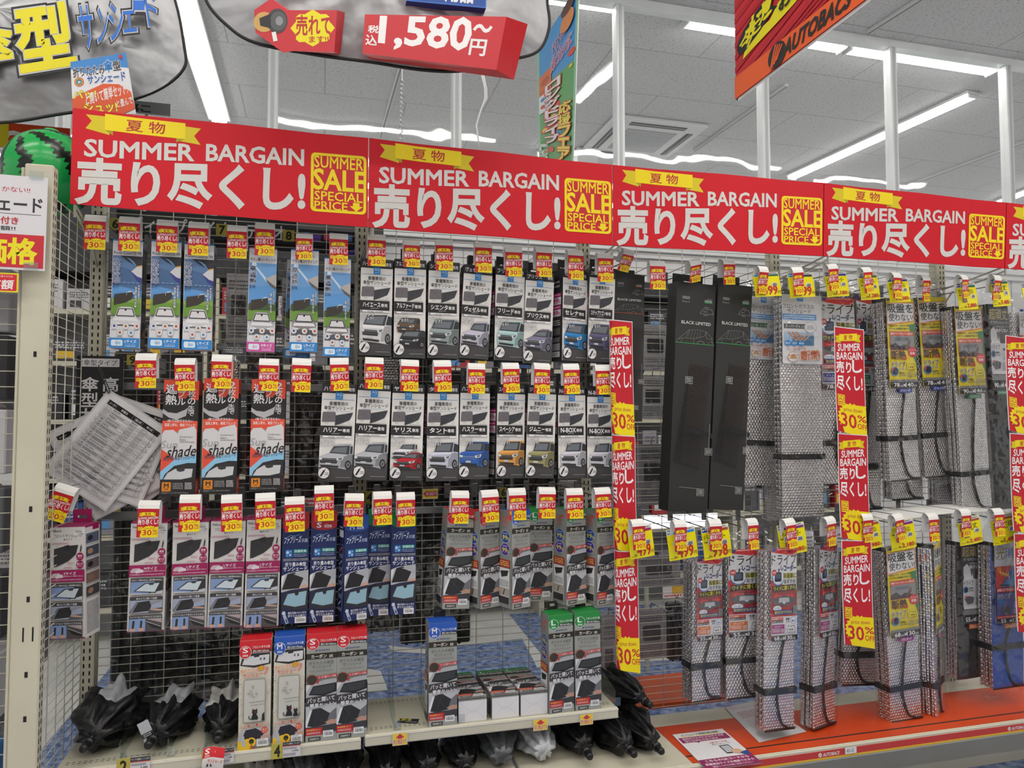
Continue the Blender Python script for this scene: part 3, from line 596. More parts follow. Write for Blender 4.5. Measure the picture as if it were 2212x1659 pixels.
def art_carbon_side():
    A = Art(110, 862); A.rect(0, 0, 110, 862, '8d8f8b'); A.burst(70, 70, 20, 13, 12, 'c8402e'); A.vtext('日差防止', 24, 60, 76, 150, 'b8402e', .01, outline='d9cfc4', ow=.03)
    for k, y in enumerate((240, 350)): A.circ(56, y, 40, 'cfd3da', 56); A.circ(56, y, 37, ('24509c', '46309c')[k], 53); A.text('99', 30, y-14, 72, y+26, 'e8d840', .02); A.text('%', 74, y+2, 90, y+26, 'e8d840', .02); A.scribble(36, y-36, 76, y-22, 'd9dce6', 1, k)
    A.rect(8, 440, 102, 510, 'a8382e'); A.scribble(16, 450, 94, 500, 'ecc86a', 3, 4); A.rect(10, 515, 100, 830, 'dcdbdc'); A.poly([(20,545),(90,530),(80,580),(30,600)], '2a2a2d'); A.scribble(16, 620, 94, 680, '66666a', 5, 5); A.rect(12, 690, 98, 760, 'a9a29a'); A.line(48, 750, 60, 700, 7, '2a2a2d'); A.rect(12, 766, 98, 828, '2f2e31')
    return A
def art_cat(size):
    A = Art(255, 862); c = {'S': 'cf1f2a', 'M': '2456b4'}[size]; CR = 'd6d1c2'
    A.rect(0, 0, 255, 862, CR); A.rect(0, 0, 255, 100, c); A.circ(46, 92, 50, 'dedddc', n=28); A.circ(46, 92, 47, c, n=28); A.text(size, 26, 52, 66, 94, 'ecebec', .025); A.text('size', 26, 104, 68, 124, 'ecebec', .015)
    A.text('フロントガラス用', 104, 46, 240, 66, 'ecebec', .02); A.rect(98, 74, 255, 98, '6a1c20' if size == 'S' else '26345a'); A.text('約130×65cm' if size == 'S' else '約135×75cm', 108, 77, 234, 96, 'ecebec', .015)
    A.poly([(6,196),(30,110),(110,104),(245,104),(250,196),(120,220)], '2b2a2d'); A.poly([(22,190),(44,128),(240,120),(236,188),(120,202)], 'cfcfd2'); A.poly([(112,118),(160,116),(158,134),(118,138)], '26262a'); cat(A, 170, 160, 20, '1f1e21'); cat(A, 198, 160, 20, '1f1e21', True)
    A.circ(46, 92, 50, 'dedddc', n=28); A.circ(46, 92, 47, c, n=28); A.text(size, 26, 52, 66, 94, 'ecebec', .025); A.text('size', 26, 104, 68, 124, 'ecebec', .015)
    A.text('折りたたみ', 8, 222, 150, 256, 'e0802a', .02, slope=-.06, outline='f2efe6', ow=.06); A.text('傘', 152, 204, 200, 248, 'e8b420', .02, outline='b8402e', ow=.04); A.text('型', 202, 218, 236, 250, 'd0502a', .02, outline='f2efe6', ow=.05); A.text('サンシェード', 30, 258, 222, 290, 'd0402e', .02, slope=-.06, outline='f4d4c4', ow=.06)
    rd = random.Random(5)
    for k in range(16):
        x = rd.choice((rd.uniform(6, 40), rd.uniform(222, 250))); y = rd.uniform(300, 640); A.circ(x, y, 7, 'b0aea0', 3.5); A.line(x, y, x+rd.uniform(-8, 8), y+22, 1.5, 'b0aea0')
    A.rrect(38, 306, 214, 650, 14, '8f8d84'); A.rrect(44, 312, 208, 644, 12, 'c4c3bc')
    for k in range(8): x = rd.uniform(70, 185); y = rd.uniform(345, 450); A.circ(x, y, 12, 'a9a8a0', 7); A.line(x, y, x, y+30, 2, 'a9a8a0')
    A.text('Curiosity never gets old', 84, 480, 206, 494, '45444a', shear=.2, slope=-.04); A.text('often playful by your cats', 96, 506, 206, 518, '45444a', shear=.2, slope=-.04)
    cat(A, 130, 628, 92, '1c1b1e'); A.poly([(128,566),(142,560),(142,574)], 'b8242c')
    if size == 'M': cat(A, 184, 634, 70, '1c1b1e', True)
    else: A.poly([(186,640),(190,590),(206,570),(208,640)], '1c1b1e')
    A.text('パッと開いて簡単セット', 8, 656, 246, 690, 'b8402e', .015, slope=-.05, outline='f2efe6', ow=.05)
    A.poly([(0,760),(40,694),(255,690),(255,790),(0,800)], 'b4b3b8'); A.poly([(30,780),(60,704),(140,694),(210,740),(170,786)], '26232a'); A.poly([(180,760),(255,750),(255,780),(190,778)], 'c09a84'); A.circ(212, 716, 28, 'd05a3c'); A.text('傷つき', 194, 704, 230, 716, 'f2e6da', .015); A.text('にくい', 196, 720, 228, 732, 'f2e6da', .015)
    A.poly([(0,862),(0,790),(80,770),(110,800),(110,862)], 'e8bc1c'); A.circ(108, 800, 36, 'e8bc1c'); A.line(34, 750, 50, 830, 30, 'b4b6ba'); A.circ(108, 796, 20, '26241e'); A.line(108, 800, 108, 842, 8, '8a6a14'); A.barcode(150, 780, 240, 838); A.scribble(94, 832, 146, 856, 'b8402e', 2, 3)
    return A
def cat(A, x, y, h, c, flip=False):
    s = -1 if flip else 1; T = lambda pts: [(x+s*a*h, y-b*h) for a, b in pts]
    A.poly(T([(-.24,0),(-.28,.18),(-.16,.5),(.14,.5),(.3,.16),(.26,0)]), c); A.circ(x, y-h*.66, h*.23, c, h*.2); A.poly(T([(-.22,.66),(-.2,.98),(-.04,.82)]), c); A.poly(T([(.22,.66),(.2,.98),(.04,.82)]), c)
    A.pline(T([(-.2,.06),(-.42,.08),(-.52,.24),(-.46,.38)]), h*.07, c)
def art_black(junior=False):
    A = Art(320, 1900); A.rect(0, 0, 320, 1900, '2c2d2c'); lc = 'c6542e' if junior else '2f9a4e'
    A.rect(48, 118, 108, 140, '8d908c'); A.scribble(52, 122, 104, 136, '2c2d2c', 1, 3); A.text('サンシェード', 46, 156, 108, 170, 'c3c5c2', .01); A.text('MS-0464', 252, 122, 290, 130, 'a9aba8'); A.rect(232, 134, 294, 152, '8d908c'); A.rect(232, 152, 294, 160, lc)
    A.pline([(212,224),(222,210),(252,210),(258,218),(268,210),(290,210),(298,224),(306,252),(196,252),(212,224)], 2, 'b0b2af'); A.text('110cm' if junior else '130cm', 230, 192, 268, 202, 'a9aba8'); A.text('55cm' if junior else '90cm', 222, 228, 254, 238, 'a9aba8'); A.text('100cm' if junior else '145cm', 226, 258, 266, 268, 'a9aba8')
    A.text('BLACK LIMITED', 46, 324, 288, 350, 'cfd1ce', .02)
    A.pline([(6,520),(20,486),(110,400),(180,392),(250,400),(300,450),(310,520)], 2, '8d908c'); A.pline([(20,486),(60,470),(150,470),(240,440),(250,402)], 2, '8d908c'); A.pline([(110,400),(86,462)], 2, '8d908c'); A.pline([(60,470),(40,520)], 2, '7d807c'); A.pline([(150,470),(150,520)], 2, '7d807c'); A.pline([(250,402),(256,460),(306,460)], 2, '8d908c'); A.ring(210, 518, 34, 3, '8d908c'); A.ring(295, 508, 26, 3, '6d706c')
    for k in range(5): A.line(116+22*k, 404, 100+24*k, 464, 1.5, '8d908c')
    A.rect(0, 512, 320, 1900, '2b2c2b'); A.rect(0, 508, 320, 513, lc)
    sh = [(130,670),(312,704),(238,1560),(20,1500)]; A.poly(sh, '211f20')
    for r in range(44):
        t0 = r/44
        xa = 130+(20-130)*t0; xb = 312+(238-312)*t0; ya = 670+(1500-670)*t0; yb = 704+(1560-704)*t0; c = ('3a302c', '352b26', '2c2728')[min(2, r//14)]
        for k in range(11):
            u = (k+(.5 if r % 2 else 0)+.5)/12; A.circ(xa+(xb-xa)*u, ya+(yb-ya)*u, 6.2, c, 7.5, 6)
    A.poly([(84,1206),(272,1250),(268,1290),(80,1244)], '17181c')
    for (x, y, px, py) in ((34,800,90,860),(214,1370,244,1170),(160,1700,20,1690)):
        A.frame(x, y, x+58, y+56, 3, 'a9aba8'); A.scribble(x+8, y+8, x+50, y+48, 'c3c5c2', 3, x); A.line(x+28, y if py < y else y+56, px, py, 2, 'a9aba8')
    return A
def art_white_card(label_c, label):
    A = Art(300, 560); A.rrect(0, 0, 300, 560, 10, 'd9d9de'); A.rect(110, 6, 160, 54, '2c8ad4'); A.text('AQ', 118, 16, 152, 36, 'e9f1f8', .01)
    A.text('フロントガラスの', 6, 76, 240, 112, '3a3a40', .008); A.text('サンシェード', 40, 118, 216, 150, '3a3a40', .008); A.rect(4, 158, 258, 204, '4f92d0'); A.scribble(12, 164, 250, 200, 'dfe9f4', 2, 5)
    A.rect(12, 238, 190, 276, label_c); A.text(label, 22, 246, 176, 270, 'e6e6ea', .01); A.circ(210, 262, 46, 'dcdce0'); A.ring(210, 262, 46, 2, '4a4a50'); A.poly([(182,280),(190,244),(204,250),(218,244),(234,244),(240,280)], 'b9b9be')
    A.rect(14, 306, 236, 410, '9fc0e0'); A.poly([(60,410),(80,340),(236,330),(236,410)], '4a7aa4')
    for k in range(3): A.line(40+30*k, 304, 100+30*k, 372, 12, 'c88a5c'); A.line(100+30*k, 372, 160+30*k, 314, 8, 'd8a684')
    for k in range(3): A.circ(38+50*k, 396, 24, '4f92d0'); A.scribble(22+50*k, 388, 56+50*k, 404, 'e6eef6', 1, k)
    A.text('しっかり', 36, 424, 170, 452, 'c8704c', .012, outline='f0ece8', ow=.03); A.text('断熱', 134, 450, 278, 530, 'cc6a44', .025, slope=-.1, outline='efe4dc', ow=.05); A.circ(76, 506, 42, 'd9d4d4'); A.ring(76, 506, 42, 3, 'c8905c'); A.poly([(44,520),(76,480),(108,520)], 'c8905c'); A.scribble(40, 486, 112, 500, 'b06a4c', 1, 2)
    return A
def mini_shape(A, x0, y0, x1, y1, bg='d9d9dc'):
    w, h = x1-x0, y1-y0; T = lambda p: [(x0+a*w, y0+b*h) for a, b in p]
    A.rect(x0, y0, x1, y1, bg); A.pline(T([(.12,.9),(.2,.2),(.42,.2),(.5,.36),(.58,.2),(.8,.2),(.88,.9),(.12,.9)]), w*.03, '3a3a3e'); A.scribble(x0+w*.3, y0+h*.5, x0+w*.7, y0+h*.75, '3a3a3e', 1, 2)
def art_drive(size_c, size, dim):
    A = Art(262, 720); A.rect(0, 0, 262, 720, 'd4242c'); A.rect(0, 0, 262, 700, 'd42a30'); A.poly([(0,30),(262,70),(262,330),(0,250)], 'd9d8dc'); A.poly([(8,0),(50,0),(50,26),(8,26)], '2b3f8a'); A.scribble(60, 4, 240, 18, 'f0d4cc', 1, 3)
    A.text('ドライブ', 4, 46, 258, 130, '2f2d32', .025, slope=.0, outline='e9e8ec', ow=.06); A.text('レコーダー', 98, 132, 256, 182, '2f2d32', .02, outline='5a74b4', ow=.05)
    A.circ(70, 230, 62, '3f78b4', 66); A.circ(72, 226, 56, 'd9e2ec', 60); A.rrect(36, 188, 106, 262, 10, '26262c'); A.rect(48, 204, 94, 244, '2f4a72'); A.line(80, 160, 74, 192, 14, '26262c'); A.circ(30, 190, 24, 'c8343a'); A.text('話題', 16, 182, 44, 198, 'f0e4e4', .015)
    A.text('装着車に', 122, 196, 256, 238, '5a5a1c', .03, outline='d8cc2e', ow=.04); A.text('おすすめ!', 130, 246, 252, 278, '2f2d32', .025, outline='e6e6e8', ow=.03)
    A.poly([(10,296),(252,284),(252,334),(10,342)], '222124'); A.text('ワイドに開くから', 24, 296, 240, 330, 'd8cc2e', .025, slope=-.05)
    A.rect(0, 342, 262, 470, '8d2a30'); A.poly([(14,400),(60,372),(200,372),(250,394),(236,430),(130,452),(28,436)], '55565c'); A.poly([(80,388),(180,388),(186,424),(74,424)], 'b4b6bc'); A.poly([(130,440),(112,424),(148,424)], 'd9d9de'); A.poly([(20,380),(60,346),(56,362),(110,366),(108,376),(52,378),(56,392)], 'd8343a'); A.poly([(244,376),(200,346),(204,362),(152,366),(154,376),(206,378),(202,392)], 'd8343a')
    A.circ(60, 470, 42, 'd9e2ec', 22); A.text('ミラー周り', 30, 462, 90, 478, '3a5a94', .01); A.rrect(26, 482, 216, 520, 6, '3a4684'); A.text('取付けがラクラク', 34, 490, 208, 513, 'e0d63a', .02); A.rect(220, 452, 262, 520, '77787c')
    A.rect(0, 534, 262, 680, 'd6d5d9'); A.rect(4, 540, 120, 562, 'c8343a'); A.text('安全装置センサー', 10, 544, 114, 558, 'f0e6c8', .015); A.rect(4, 562, 120, 582, '222124'); A.text('装着車にもおすすめ!', 8, 566, 116, 579, 'e6e4e8', .01); A.text('吸盤', 146, 544, 184, 564, '2f2d32', .02); A.text('付き', 150, 568, 182, 584, '2f2d32', .015); A.circ(222, 566, 28, 'e0e4ee'); A.ring(222, 566, 28, 3, '4a5a94'); A.text('遮光', 206, 562, 240, 580, '3a4a94', .02)
    A.rect(4, 594, 132, 664, size_c); A.text(size, 30, 602, 108, 618, 'f0e8ea', .015); A.scribble(10, 624, 92, 656, 'ecd8dc', 4, 5); A.scribble(98, 626, 126, 658, 'd9d3d6', 4, 6, .85); mini_shape(A, 146, 592, 256, 666, 'd6d5d9')
    A.rect(0, 678, 262, 720, '242326'); A.scribble(6, 684, 26, 692, 'b9b9be', 1, 1); A.text(dim[0], 26, 684, 76, 714, 'ecebee', .015); A.text('cm', 80, 700, 108, 714, 'd0cfd4', .01); A.text('×', 112, 690, 132, 712, 'ecebee', .015); A.text(dim[1], 136, 684, 206, 714, 'ecebee', .015); A.text('cm', 212, 700, 240, 714, 'd0cfd4', .01)
    return A
def art_kyuban(size_c, size, dim, extra=True):
    A = Art(262, 720); Y2 = 'dcc81c'; A.rect(0, 0, 262, 720, Y2); A.poly([(0,40),(262,30),(262,190),(0,220)], 'e08a3c'); A.poly([(6,46),(256,38),(256,180),(6,208)], 'dcdbde'); A.rect(8, 4, 50, 22, '2b3f8a')
    A.text('吸盤を', 12, 44, 250, 118, '2b2a2e', .03, outline='eeeef0', ow=.05); A.text('使わない!', 18, 124, 252, 186, '2b2a2e', .022, outline='eeeef0', ow=.05)
    A.text('・吸盤はずれ、劣化の不満を解消', 4, 214, 256, 230, '33323a', .012); A.text('・ガラスに吸盤跡が残らない', 4, 238, 226, 254, '33323a', .012); A.poly([(210,212),(262,205),(262,560),(232,450)], '2c7a44')
    A.rrect(16, 268, 248, 420, 10, 'c8503c'); A.text('専用ベルトでカンタン取付け', 26, 278, 238, 296, 'f2e6d8', .02); A.rect(20, 304, 244, 416, '85868c'); A.poly([(20,416),(20,380),(70,360),(110,392),(150,372),(244,400),(244,416)], '3f3a3c'); A.poly([(150,410),(190,350),(214,330),(206,372),(180,412)], '6a4f44'); A.rect(60, 318, 190, 346, '6c6e76')
    A.circ(226, 434, 42, 'cc2a34'); A.text('ワンタッチ', 194, 412, 258, 426, 'f2e0e0', .015); A.text('脱着!', 202, 432, 250, 456, 'f2e0e0', .02)
    A.text('断熱', 24, 424, 160, 492, '4a3a1c', .03, outline='c88a2c', ow=.04); A.text('2層', 126, 470, 168, 496, 'd0343c', .02)
    A.text('ドライブ', 24, 510, 150, 556, '2b2a2e', .025, outline='e9e8ec', ow=.05); A.text('レコーダー', 70, 560, 150, 582, '2b2a2e', .02, outline='e9e8ec', ow=.05); A.circ(48, 590, 36, '3f78b4'); A.rrect(30, 566, 72, 614, 6, '26262c'); A.circ(24, 574, 12, 'c8343a'); A.text('装着車に', 88, 596, 150, 612, '2b2a2e', .02); A.text('おすすめ!', 88, 616, 150, 632, '2b2a2e', .02)
    mini_shape(A, 164, 516, 248, 580, Y2); A.scribble(160, 596, 226, 640, '77777c', 3, 4); A.scribble(230, 600, 252, 636, '55555a', 4, 7, .85); A.text('', 0, 0, 1, 1, 'e6e4e8')
    A.rect(0, 656, 262, 678, '77777c'); A.rect(0, 676, 262, 720, '242326'); A.scribble(6, 684, 26, 692, 'b9b9be', 1, 1); A.text(dim[0], 30, 682, 80, 714, 'ecebee', .015); A.text('cm', 84, 700, 112, 714, 'd0cfd4', .01); A.text('×', 116, 690, 136, 712, 'ecebee', .015); A.text(dim[1], 138, 682, 212, 714, 'ecebee', .015); A.text('cm', 216, 700, 244, 714, 'd0cfd4', .01)
    return A
def art_tough(dim):
    A = Art(262, 720); A.rect(0, 0, 262, 720, '3c3d40'); A.rect(8, 6, 50, 24, '2b3f8a'); A.text('超頑丈', 10, 40, 250, 130, 'b9a878', .025, outline='2a2a2c', ow=.03); A.text('タフなサンシェード', 22, 140, 244, 166, 'e0dfe2', .015); A.circ(120, 250, 120, '55565a', 70); A.text('段差に強い曲がりづらい', 96, 182, 246, 196, 'b9b9be', .01); A.text('曲がらない', 92, 204, 246, 236, 'e6e4e8', .018)
    A.poly([(20,220),(60,190),(96,230),(110,300),(150,330),(60,340),(20,300)], 'c9c9cc')
    for k in range(5): A.poly([(20+k*22,330),(36+k*22,270),(44+k*22,330)], 'dcdce0')
    A.poly([(150,250),(200,240),(196,330),(160,330)], '4a3c38'); A.rect(206, 246, 256, 320, '6a4a40')
    A.rect(10, 330, 252, 570, 'c3c3c7'); A.text('ドライブ', 20, 340, 130, 384, '2b2a2e', .025, outline='e9e8ec', ow=.05); A.circ(40, 420, 30, '3f78b4'); A.rrect(26, 400, 60, 440, 5, '26262c'); A.text('装着車に', 74, 400, 130, 416, '2b2a2e', .02); A.text('おすすめ!', 74, 422, 130, 438, '2b2a2e', .02); A.text('吸盤不要', 166, 370, 234, 392, '2b2a2e', .02); mini_shape(A, 160, 404, 244, 470, 'c3c3c7'); A.poly([(20,500),(70,476),(130,490),(120,540),(60,550)], '55565c'); A.poly([(20,490),(40,470),(60,484)], 'd8343a'); A.scribble(150, 490, 250, 560, '77777c', 5, 3); A.rect(10, 560, 252, 590, 'cfcfd3'); A.rect(0, 596, 262, 640, '77777c')
    A.rect(0, 640, 262, 720, '242326'); A.text(dim[0], 30, 664, 80, 700, 'ecebee', .015); A.text('×', 116, 672, 136, 698, 'ecebee', .015); A.text(dim[1], 140, 664, 214, 700, 'ecebee', .015); A.text('cm', 84, 684, 110, 700, 'd0cfd4', .01)
    return A
def art_hikari():
    A = Art(300, 720); A.rect(0, 0, 300, 720, '3c4480'); A.rect(0, 0, 300, 220, 'c9ccd4'); A.rect(12, 6, 60, 24, '2b3f8a'); A.ring(60, 96, 62, 6, '7f8a94'); A.text('光', 14, 46, 106, 150, '8a7a44', .02, outline='e6e6ea', ow=.03); A.text('消臭', 112, 50, 290, 140, '2f5cac', .02, outline='e6e6ea', ow=.04)
    A.rect(8, 214, 292, 400, '4f88c4'); A.poly([(8,214),(180,214),(60,400),(8,400)], 'c84a44'); A.circ(44, 240, 22, 'd8843c'); [A.poly([(40+26*k,262+10*k),(60+26*k,250+10*k),(72+26*k,300+10*k)], 'e8c84a') for k in range(4)]; A.line(60, 386, 200, 236, 6, '26344a'); [A.circ(230, 250+50*k, 20, 'c8a090') for k in range(3)]; [A.circ(276, 250+50*k, 22, 'dfe6f2') for k in range(3)]; A.line(40, 380, 150, 386, 10, '2b2a2e')
    A.rect(8, 404, 292, 446, 'c8303a'); A.text('太陽の力で車内のニオイを消す!', 14, 412, 286, 438, 'f2e8e0', .02); A.rect(8, 450, 292, 650, '5a5f9c'); A.text('ドライブ', 20, 462, 140, 504, '2b2a2e', .025, outline='e9e8ec', ow=.06); A.circ(50, 530, 26, '3f78b4'); A.text('断熱', 190, 460, 280, 516, '8a6a2c', .025, outline='e6d8b0', ow=.04); mini_shape(A, 190, 530, 280, 590); A.poly([(24,600),(80,570),(150,586),(130,640),(60,640)], '55565c'); A.scribble(180, 600, 284, 640, 'c9cbe0', 3, 3)
    A.rect(0, 652, 300, 676, 'c8303a'); A.text('リバーシブルで使えます', 10, 656, 220, 672, 'f2e8e0', .012); A.rect(0, 676, 300, 720, '242326'); A.text('55', 40, 682, 90, 714, 'ecebee', .015); A.text('×', 126, 690, 150, 712, 'ecebee', .015); A.text('130', 160, 682, 236, 714, 'ecebee', .015)
    return A
def art_price(price, line, bc='2b3f8a', tc='4a2a7a', big=False):
    A = Art(245, 225); A.rrect(0, 0, 245, 225, 4, 'f0e212'); A.rrect(3, 2, 242, 40, 3, 'dcdde2'); A.rect(8, 6, 48, 36, bc); A.scribble(12, 12, 44, 30, 'e6e8f0', 1, 2); A.scribble(60, 6, 220, 20, '3a3a40', 1, 4); A.rect(56, 22, 236, 40, tc)
    if line: A.text(line, 14, 52, 200, 96, '3a3812', .012); A.scribble(14, 96, 150, 112, '3a3812', 1, 5)
    A.rrect(40, 86, 96, 122, 4, 'd9d6d0'); A.poly([(46,116),(58,92),(90,92),(92,116)], '8a8a90'); A.rrect(154, 100, 212, 136, 4, 'd9d6d0'); A.poly([(160,130),(172,106),(206,106),(208,130)], '77777c'); A.rrect(48, 130, 98, 164, 4, '7a4a6a'); A.scribble(56, 138, 92, 156, 'd9c8d0', 2, 3)
    if big: A.text(price, 70, 130, 206, 208, 'c8242c', .03); A.text('円', 212, 176, 238, 204, '8a5a14', .012)
    else: A.text(price, 96, 176, 214, 212, 'c8242c', .03); A.text('円', 220, 188, 238, 210, '8a5a14', .012)
    A.text('税込', 60 if not big else 40, 192, 90 if not big else 66, 210, '6a2a1a', .02); A.scribble(8, 204, 50, 214, '8a8212', 1, 3)
    return A
def art_number(n):
    A = Art(100, 105); A.rect(0, 0, 100, 105, 'b3a845'); A.text(n, 28 if len(n) == 1 else 8, 16, 74 if len(n) == 1 else 92, 90, '1d1c18', .04); return A
def art_same(arrow='up'):
    A = Art(120, 90); A.rect(0, 0, 120, 90, 'dcd6cc'); A.rect(3, 3, 117, 87, 'e4c83a')
    if arrow == 'up': A.poly([(60,4),(96,34),(78,34),(78,42),(42,42),(42,34),(24,34)], 'c8304a'); A.text('同じ商品です', 6, 46, 114, 80, 'c8304a', .02, outline='f0e8d8', ow=.05)
    else: A.poly([(4,45),(34,10),(34,24),(112,24),(112,66),(34,66),(34,80)], 'c8304a'); A.text('同じ商品です', 28, 30, 112, 60, 'f4e8e4', .02)
    return A
def art_ticket(price, seed=1):
    A = Art(150, 140); A.rect(0, 0, 150, 140, 'cfcdd0'); A.rect(0, 0, 150, 34, '26252a'); A.text('サンプル展示しています', 6, 8, 144, 26, 'd9d7da', .015); A.rect(0, 34, 150, 42, 'c8584a'); A.scribble(8, 50, 120, 70, '5a595e', 2, seed); A.text(price, 78, 78, 132, 94, '2c2b30', .015); A.scribble(8, 104, 110, 130, '6a696e', 2, seed+3); return A
def art_list(maker, seed):
    A = Art(210, 297); A.rect(0, 0, 210, 297, 'dcdadc'); A.frame(0, 0, 210, 297, 2, 'e9e8ea'); A.rect(16, 18, 198, 34, '232226')
    for x, t in ((22, 'メーカー'), (62, '車種名'), (112, '型式'), (152, '年式')): A.text(t, x, 22, x+22, 30, 'd9d7da', .01)
    rd = random.Random(seed); y = 34
    for k in range(24):
        if k % 2: A.rect(16, y, 198, y+10, 'c3c1c4')
        A.rect(16, y+9.6, 198, y+10.2, 'a19fa3')
        A.text(maker[k*len(maker)//24], 20, y+2, 38, y+8, '55535a'); A.scribble(44, y+2, 44+rd.uniform(20, 54), y+8.4, '7d7b80', 1, seed*50+k, .75); A.text(rd.choice(('LA350F', 'B34W', 'B38A', 'B5AW', 'DS17V', 'VN5', 'DA17W', 'MK53V')), 108, y+2, 130, y+8, '55535a'); A.text('20%02d/%d ~' % (rd.randint(13, 25), rd.randint(1, 12)), 144, y+2, 172, y+8, '55535a'); A.text(rd.choice('SML'), 186, y+2, 190, y+8, '55535a'); y += 10
    for x in (16, 41, 104, 140, 180, 198): A.rect(x-.3, 18, x+.3, y, 'a19fa3')
    return A
# ------------------------------------------------------------------ lamps (ceiling fixtures) and room shell
ZC, YG, YB = 5.12, 2.9, 2.9            # ceiling height, glass partition, back wall
M_LAMP = emit_mat('lit_tube', 'fffaf1', LAMP_POWER)
M_LAMPF = emit_mat('lit_tube_far', 'fffaf1', LAMP_POWER*0.75)
M_HOUSE = mat('d9dadc', 0.45, name='lamp_housing')
def lamp(a, b, wdt, label, far=False, group='ceiling strip lights'):
    a, b = Vector(a), Vector(b); mid = (a+b)/2; L = (b-a).length; ang = math.atan2((b-a).y, (b-a).x)
    e = empty('ceiling_light', label, 'light', group, (mid.x, mid.y, ZC), (0, 0, ang))
    h = MB(); h.box(-L/2-.03, L/2+.03, -wdt*.8, wdt*.8, -.035, -.001, M_HOUSE, .006)
    for s in (-1, 1): h.box(s*(L/2+.02)-.012, s*(L/2+.02)+.012, -wdt*.55, wdt*.55, -.075, -.035, M_HOUSE, .004)
    h.build('housing', e)
    t = MB(); pr = [(math.cos(math.pi*k/8), -math.sin(math.pi*k/8)) for k in range(9)]
    n = len(pr); vs = [(x, wdt*.5*c, -.036+.042*s_) for x in (-L/2, L/2) for c, s_ in pr]
    t.add(vs, [(k, k+1, n+k+1, n+k) for k in range(n-1)]+[tuple(range(n)), tuple(range(n, 2*n))], M_LAMPF if far else M_LAMP)
    t.build('diffuser', e); return e
def mirror(px, py):
    p = PZ(px, py, ZC-.05); return Vector((p.x, 2*YG-p.y, ZC))
def ceilpt(px, py):
    p = PZ(px, py, ZC-.05); return Vector((p.x, p.y, ZC))
# lamps the glass mirrors (this side of the partition)
for k, (a, b) in enumerate((((600, 255), (1065, 305)), ((1230, 328), (1680, 362)), ((1765, 385), (1990, 402)))):
    lamp(mirror(*a), mirror(*b), .06, ('strip light above the display, left of the row', 'strip light above the display, middle of the row', 'strip light above the display, right of the row')[k])
q_ = mirror(1437, 20); q_.y = 1.9
lamp(q_, mirror(1250, 215), .12, 'strip light running away from the partition, mirrored in the glass')
for iy, y in enumerate((-1.7, -3.6, -6.0)):
    for ix, x in enumerate((-3.1, 0.4, 3.9)):
        lamp((x-1.45, y, ZC), (x+1.45, y, ZC), .14, 'strip light over the shop aisle in front of the display', group='aisle lights')
# lamps seen through the glass, and unseen rows added to brighten the ceiling beyond it
for iy, y in enumerate((8.5, 11.5, 14.5, 17.5)):
    for ix, x in enumerate((-3.5, 1.2, 5.9, 10.6)):
        lamp((x-1.6, y, ZC), (x+1.6, y, ZC), .16, 'unseen strip light added beyond the glass to brighten the far ceiling', True, 'added far lights')
lamp(ceilpt(1484, 52), ceilpt(1815, 106), .13, 'bright strip light behind the glass, upper right, left of its row', True)
lamp(ceilpt(1835, 109), ceilpt(2138, 156), .13, 'bright strip light behind the glass, upper right, right of its row', True)
lamp(ceilpt(2100, 209), ceilpt(1712, 384), .14, 'long strip light running away behind the glass at right', True)
lamp(ceilpt(380, -40), ceilpt(474, 262), .16, 'wide strip light running away behind the glass at left', True)
lamp(ceilpt(1165, -4), ceilpt(1332, 20), .12, 'strip light behind the glass at the top middle', True)
lamp(ceilpt(1215, 330), ceilpt(1165, 335), .10, 'short distant strip light beside the hanging poster', True)
lamp(ceilpt(2160, 438), ceilpt(2330, 372), .12, 'distant strip light at the right edge behind the glass', True)

def ceiling_mat():
    mt, nt, b, N, L = node_mat('rockwool_ceiling')
    tc = N('ShaderNodeTexCoord'); br = N('ShaderNodeTexBrick'); br.offset = 0.5
    br.inputs['Scale'].default_value = 1.0; br.inputs['Brick Width'].default_value = 1.82; br.inputs['Row Height'].default_value = 0.91
    br.inputs['Mortar Size'].default_value = 0.006; br.inputs['Mortar Smooth'].default_value = 0.3
    br.inputs['Color1'].default_value = lin('c4c4c8'); br.inputs['Color2'].default_value = lin('c1c1c5'); br.inputs['Mortar'].default_value = lin('96969b')
    n = N('ShaderNodeTexNoise'); n.inputs['Scale'].default_value = 34; n.inputs['Detail'].default_value = 3
    mp = N('ShaderNodeMapping'); mp.inputs['Scale'].default_value = (1, 2.6, 1)
    r = N('ShaderNodeValToRGB'); r.color_ramp.elements[0].position = 0.34; r.color_ramp.elements[1].position = 0.42
    r.color_ramp.elements[0].color = (.38, .38, .38, 1); r.color_ramp.elements[1].color = (1, 1, 1, 1)
    mx = N('ShaderNodeMix', data_type='RGBA', blend_type='MULTIPLY'); mx.inputs[0].default_value = 0.8
    L(tc.outputs['Object'], br.inputs['Vector']); L(tc.outputs['Object'], mp.inputs[0]); L(mp.outputs[0], n.inputs['Vector']); L(n.outputs['Fac'], r.inputs['Fac'])
    L(br.outputs['Color'], mx.inputs[6]); L(r.outputs['Color'], mx.inputs[7]); L(mx.outputs[2], b.inputs['Base Color']); b.inputs['Roughness'].default_value = 0.9
    return mt
M_CEIL = ceiling_mat()
mb = MB(); mb.box(-9, 14, -9, 20, ZC, ZC+.1, M_CEIL); struct('ceiling', mb)
M_FLOOR = noise_mat('blue_speckled_vinyl', '3f5c96', 'a3b6d8', 26, 0.35, detail=6, lo=.36, hi=.66)
M_FSTRIPE = noise_mat('white_vinyl', 'd3d5d3', 'e0e1de', 4, 0.35)
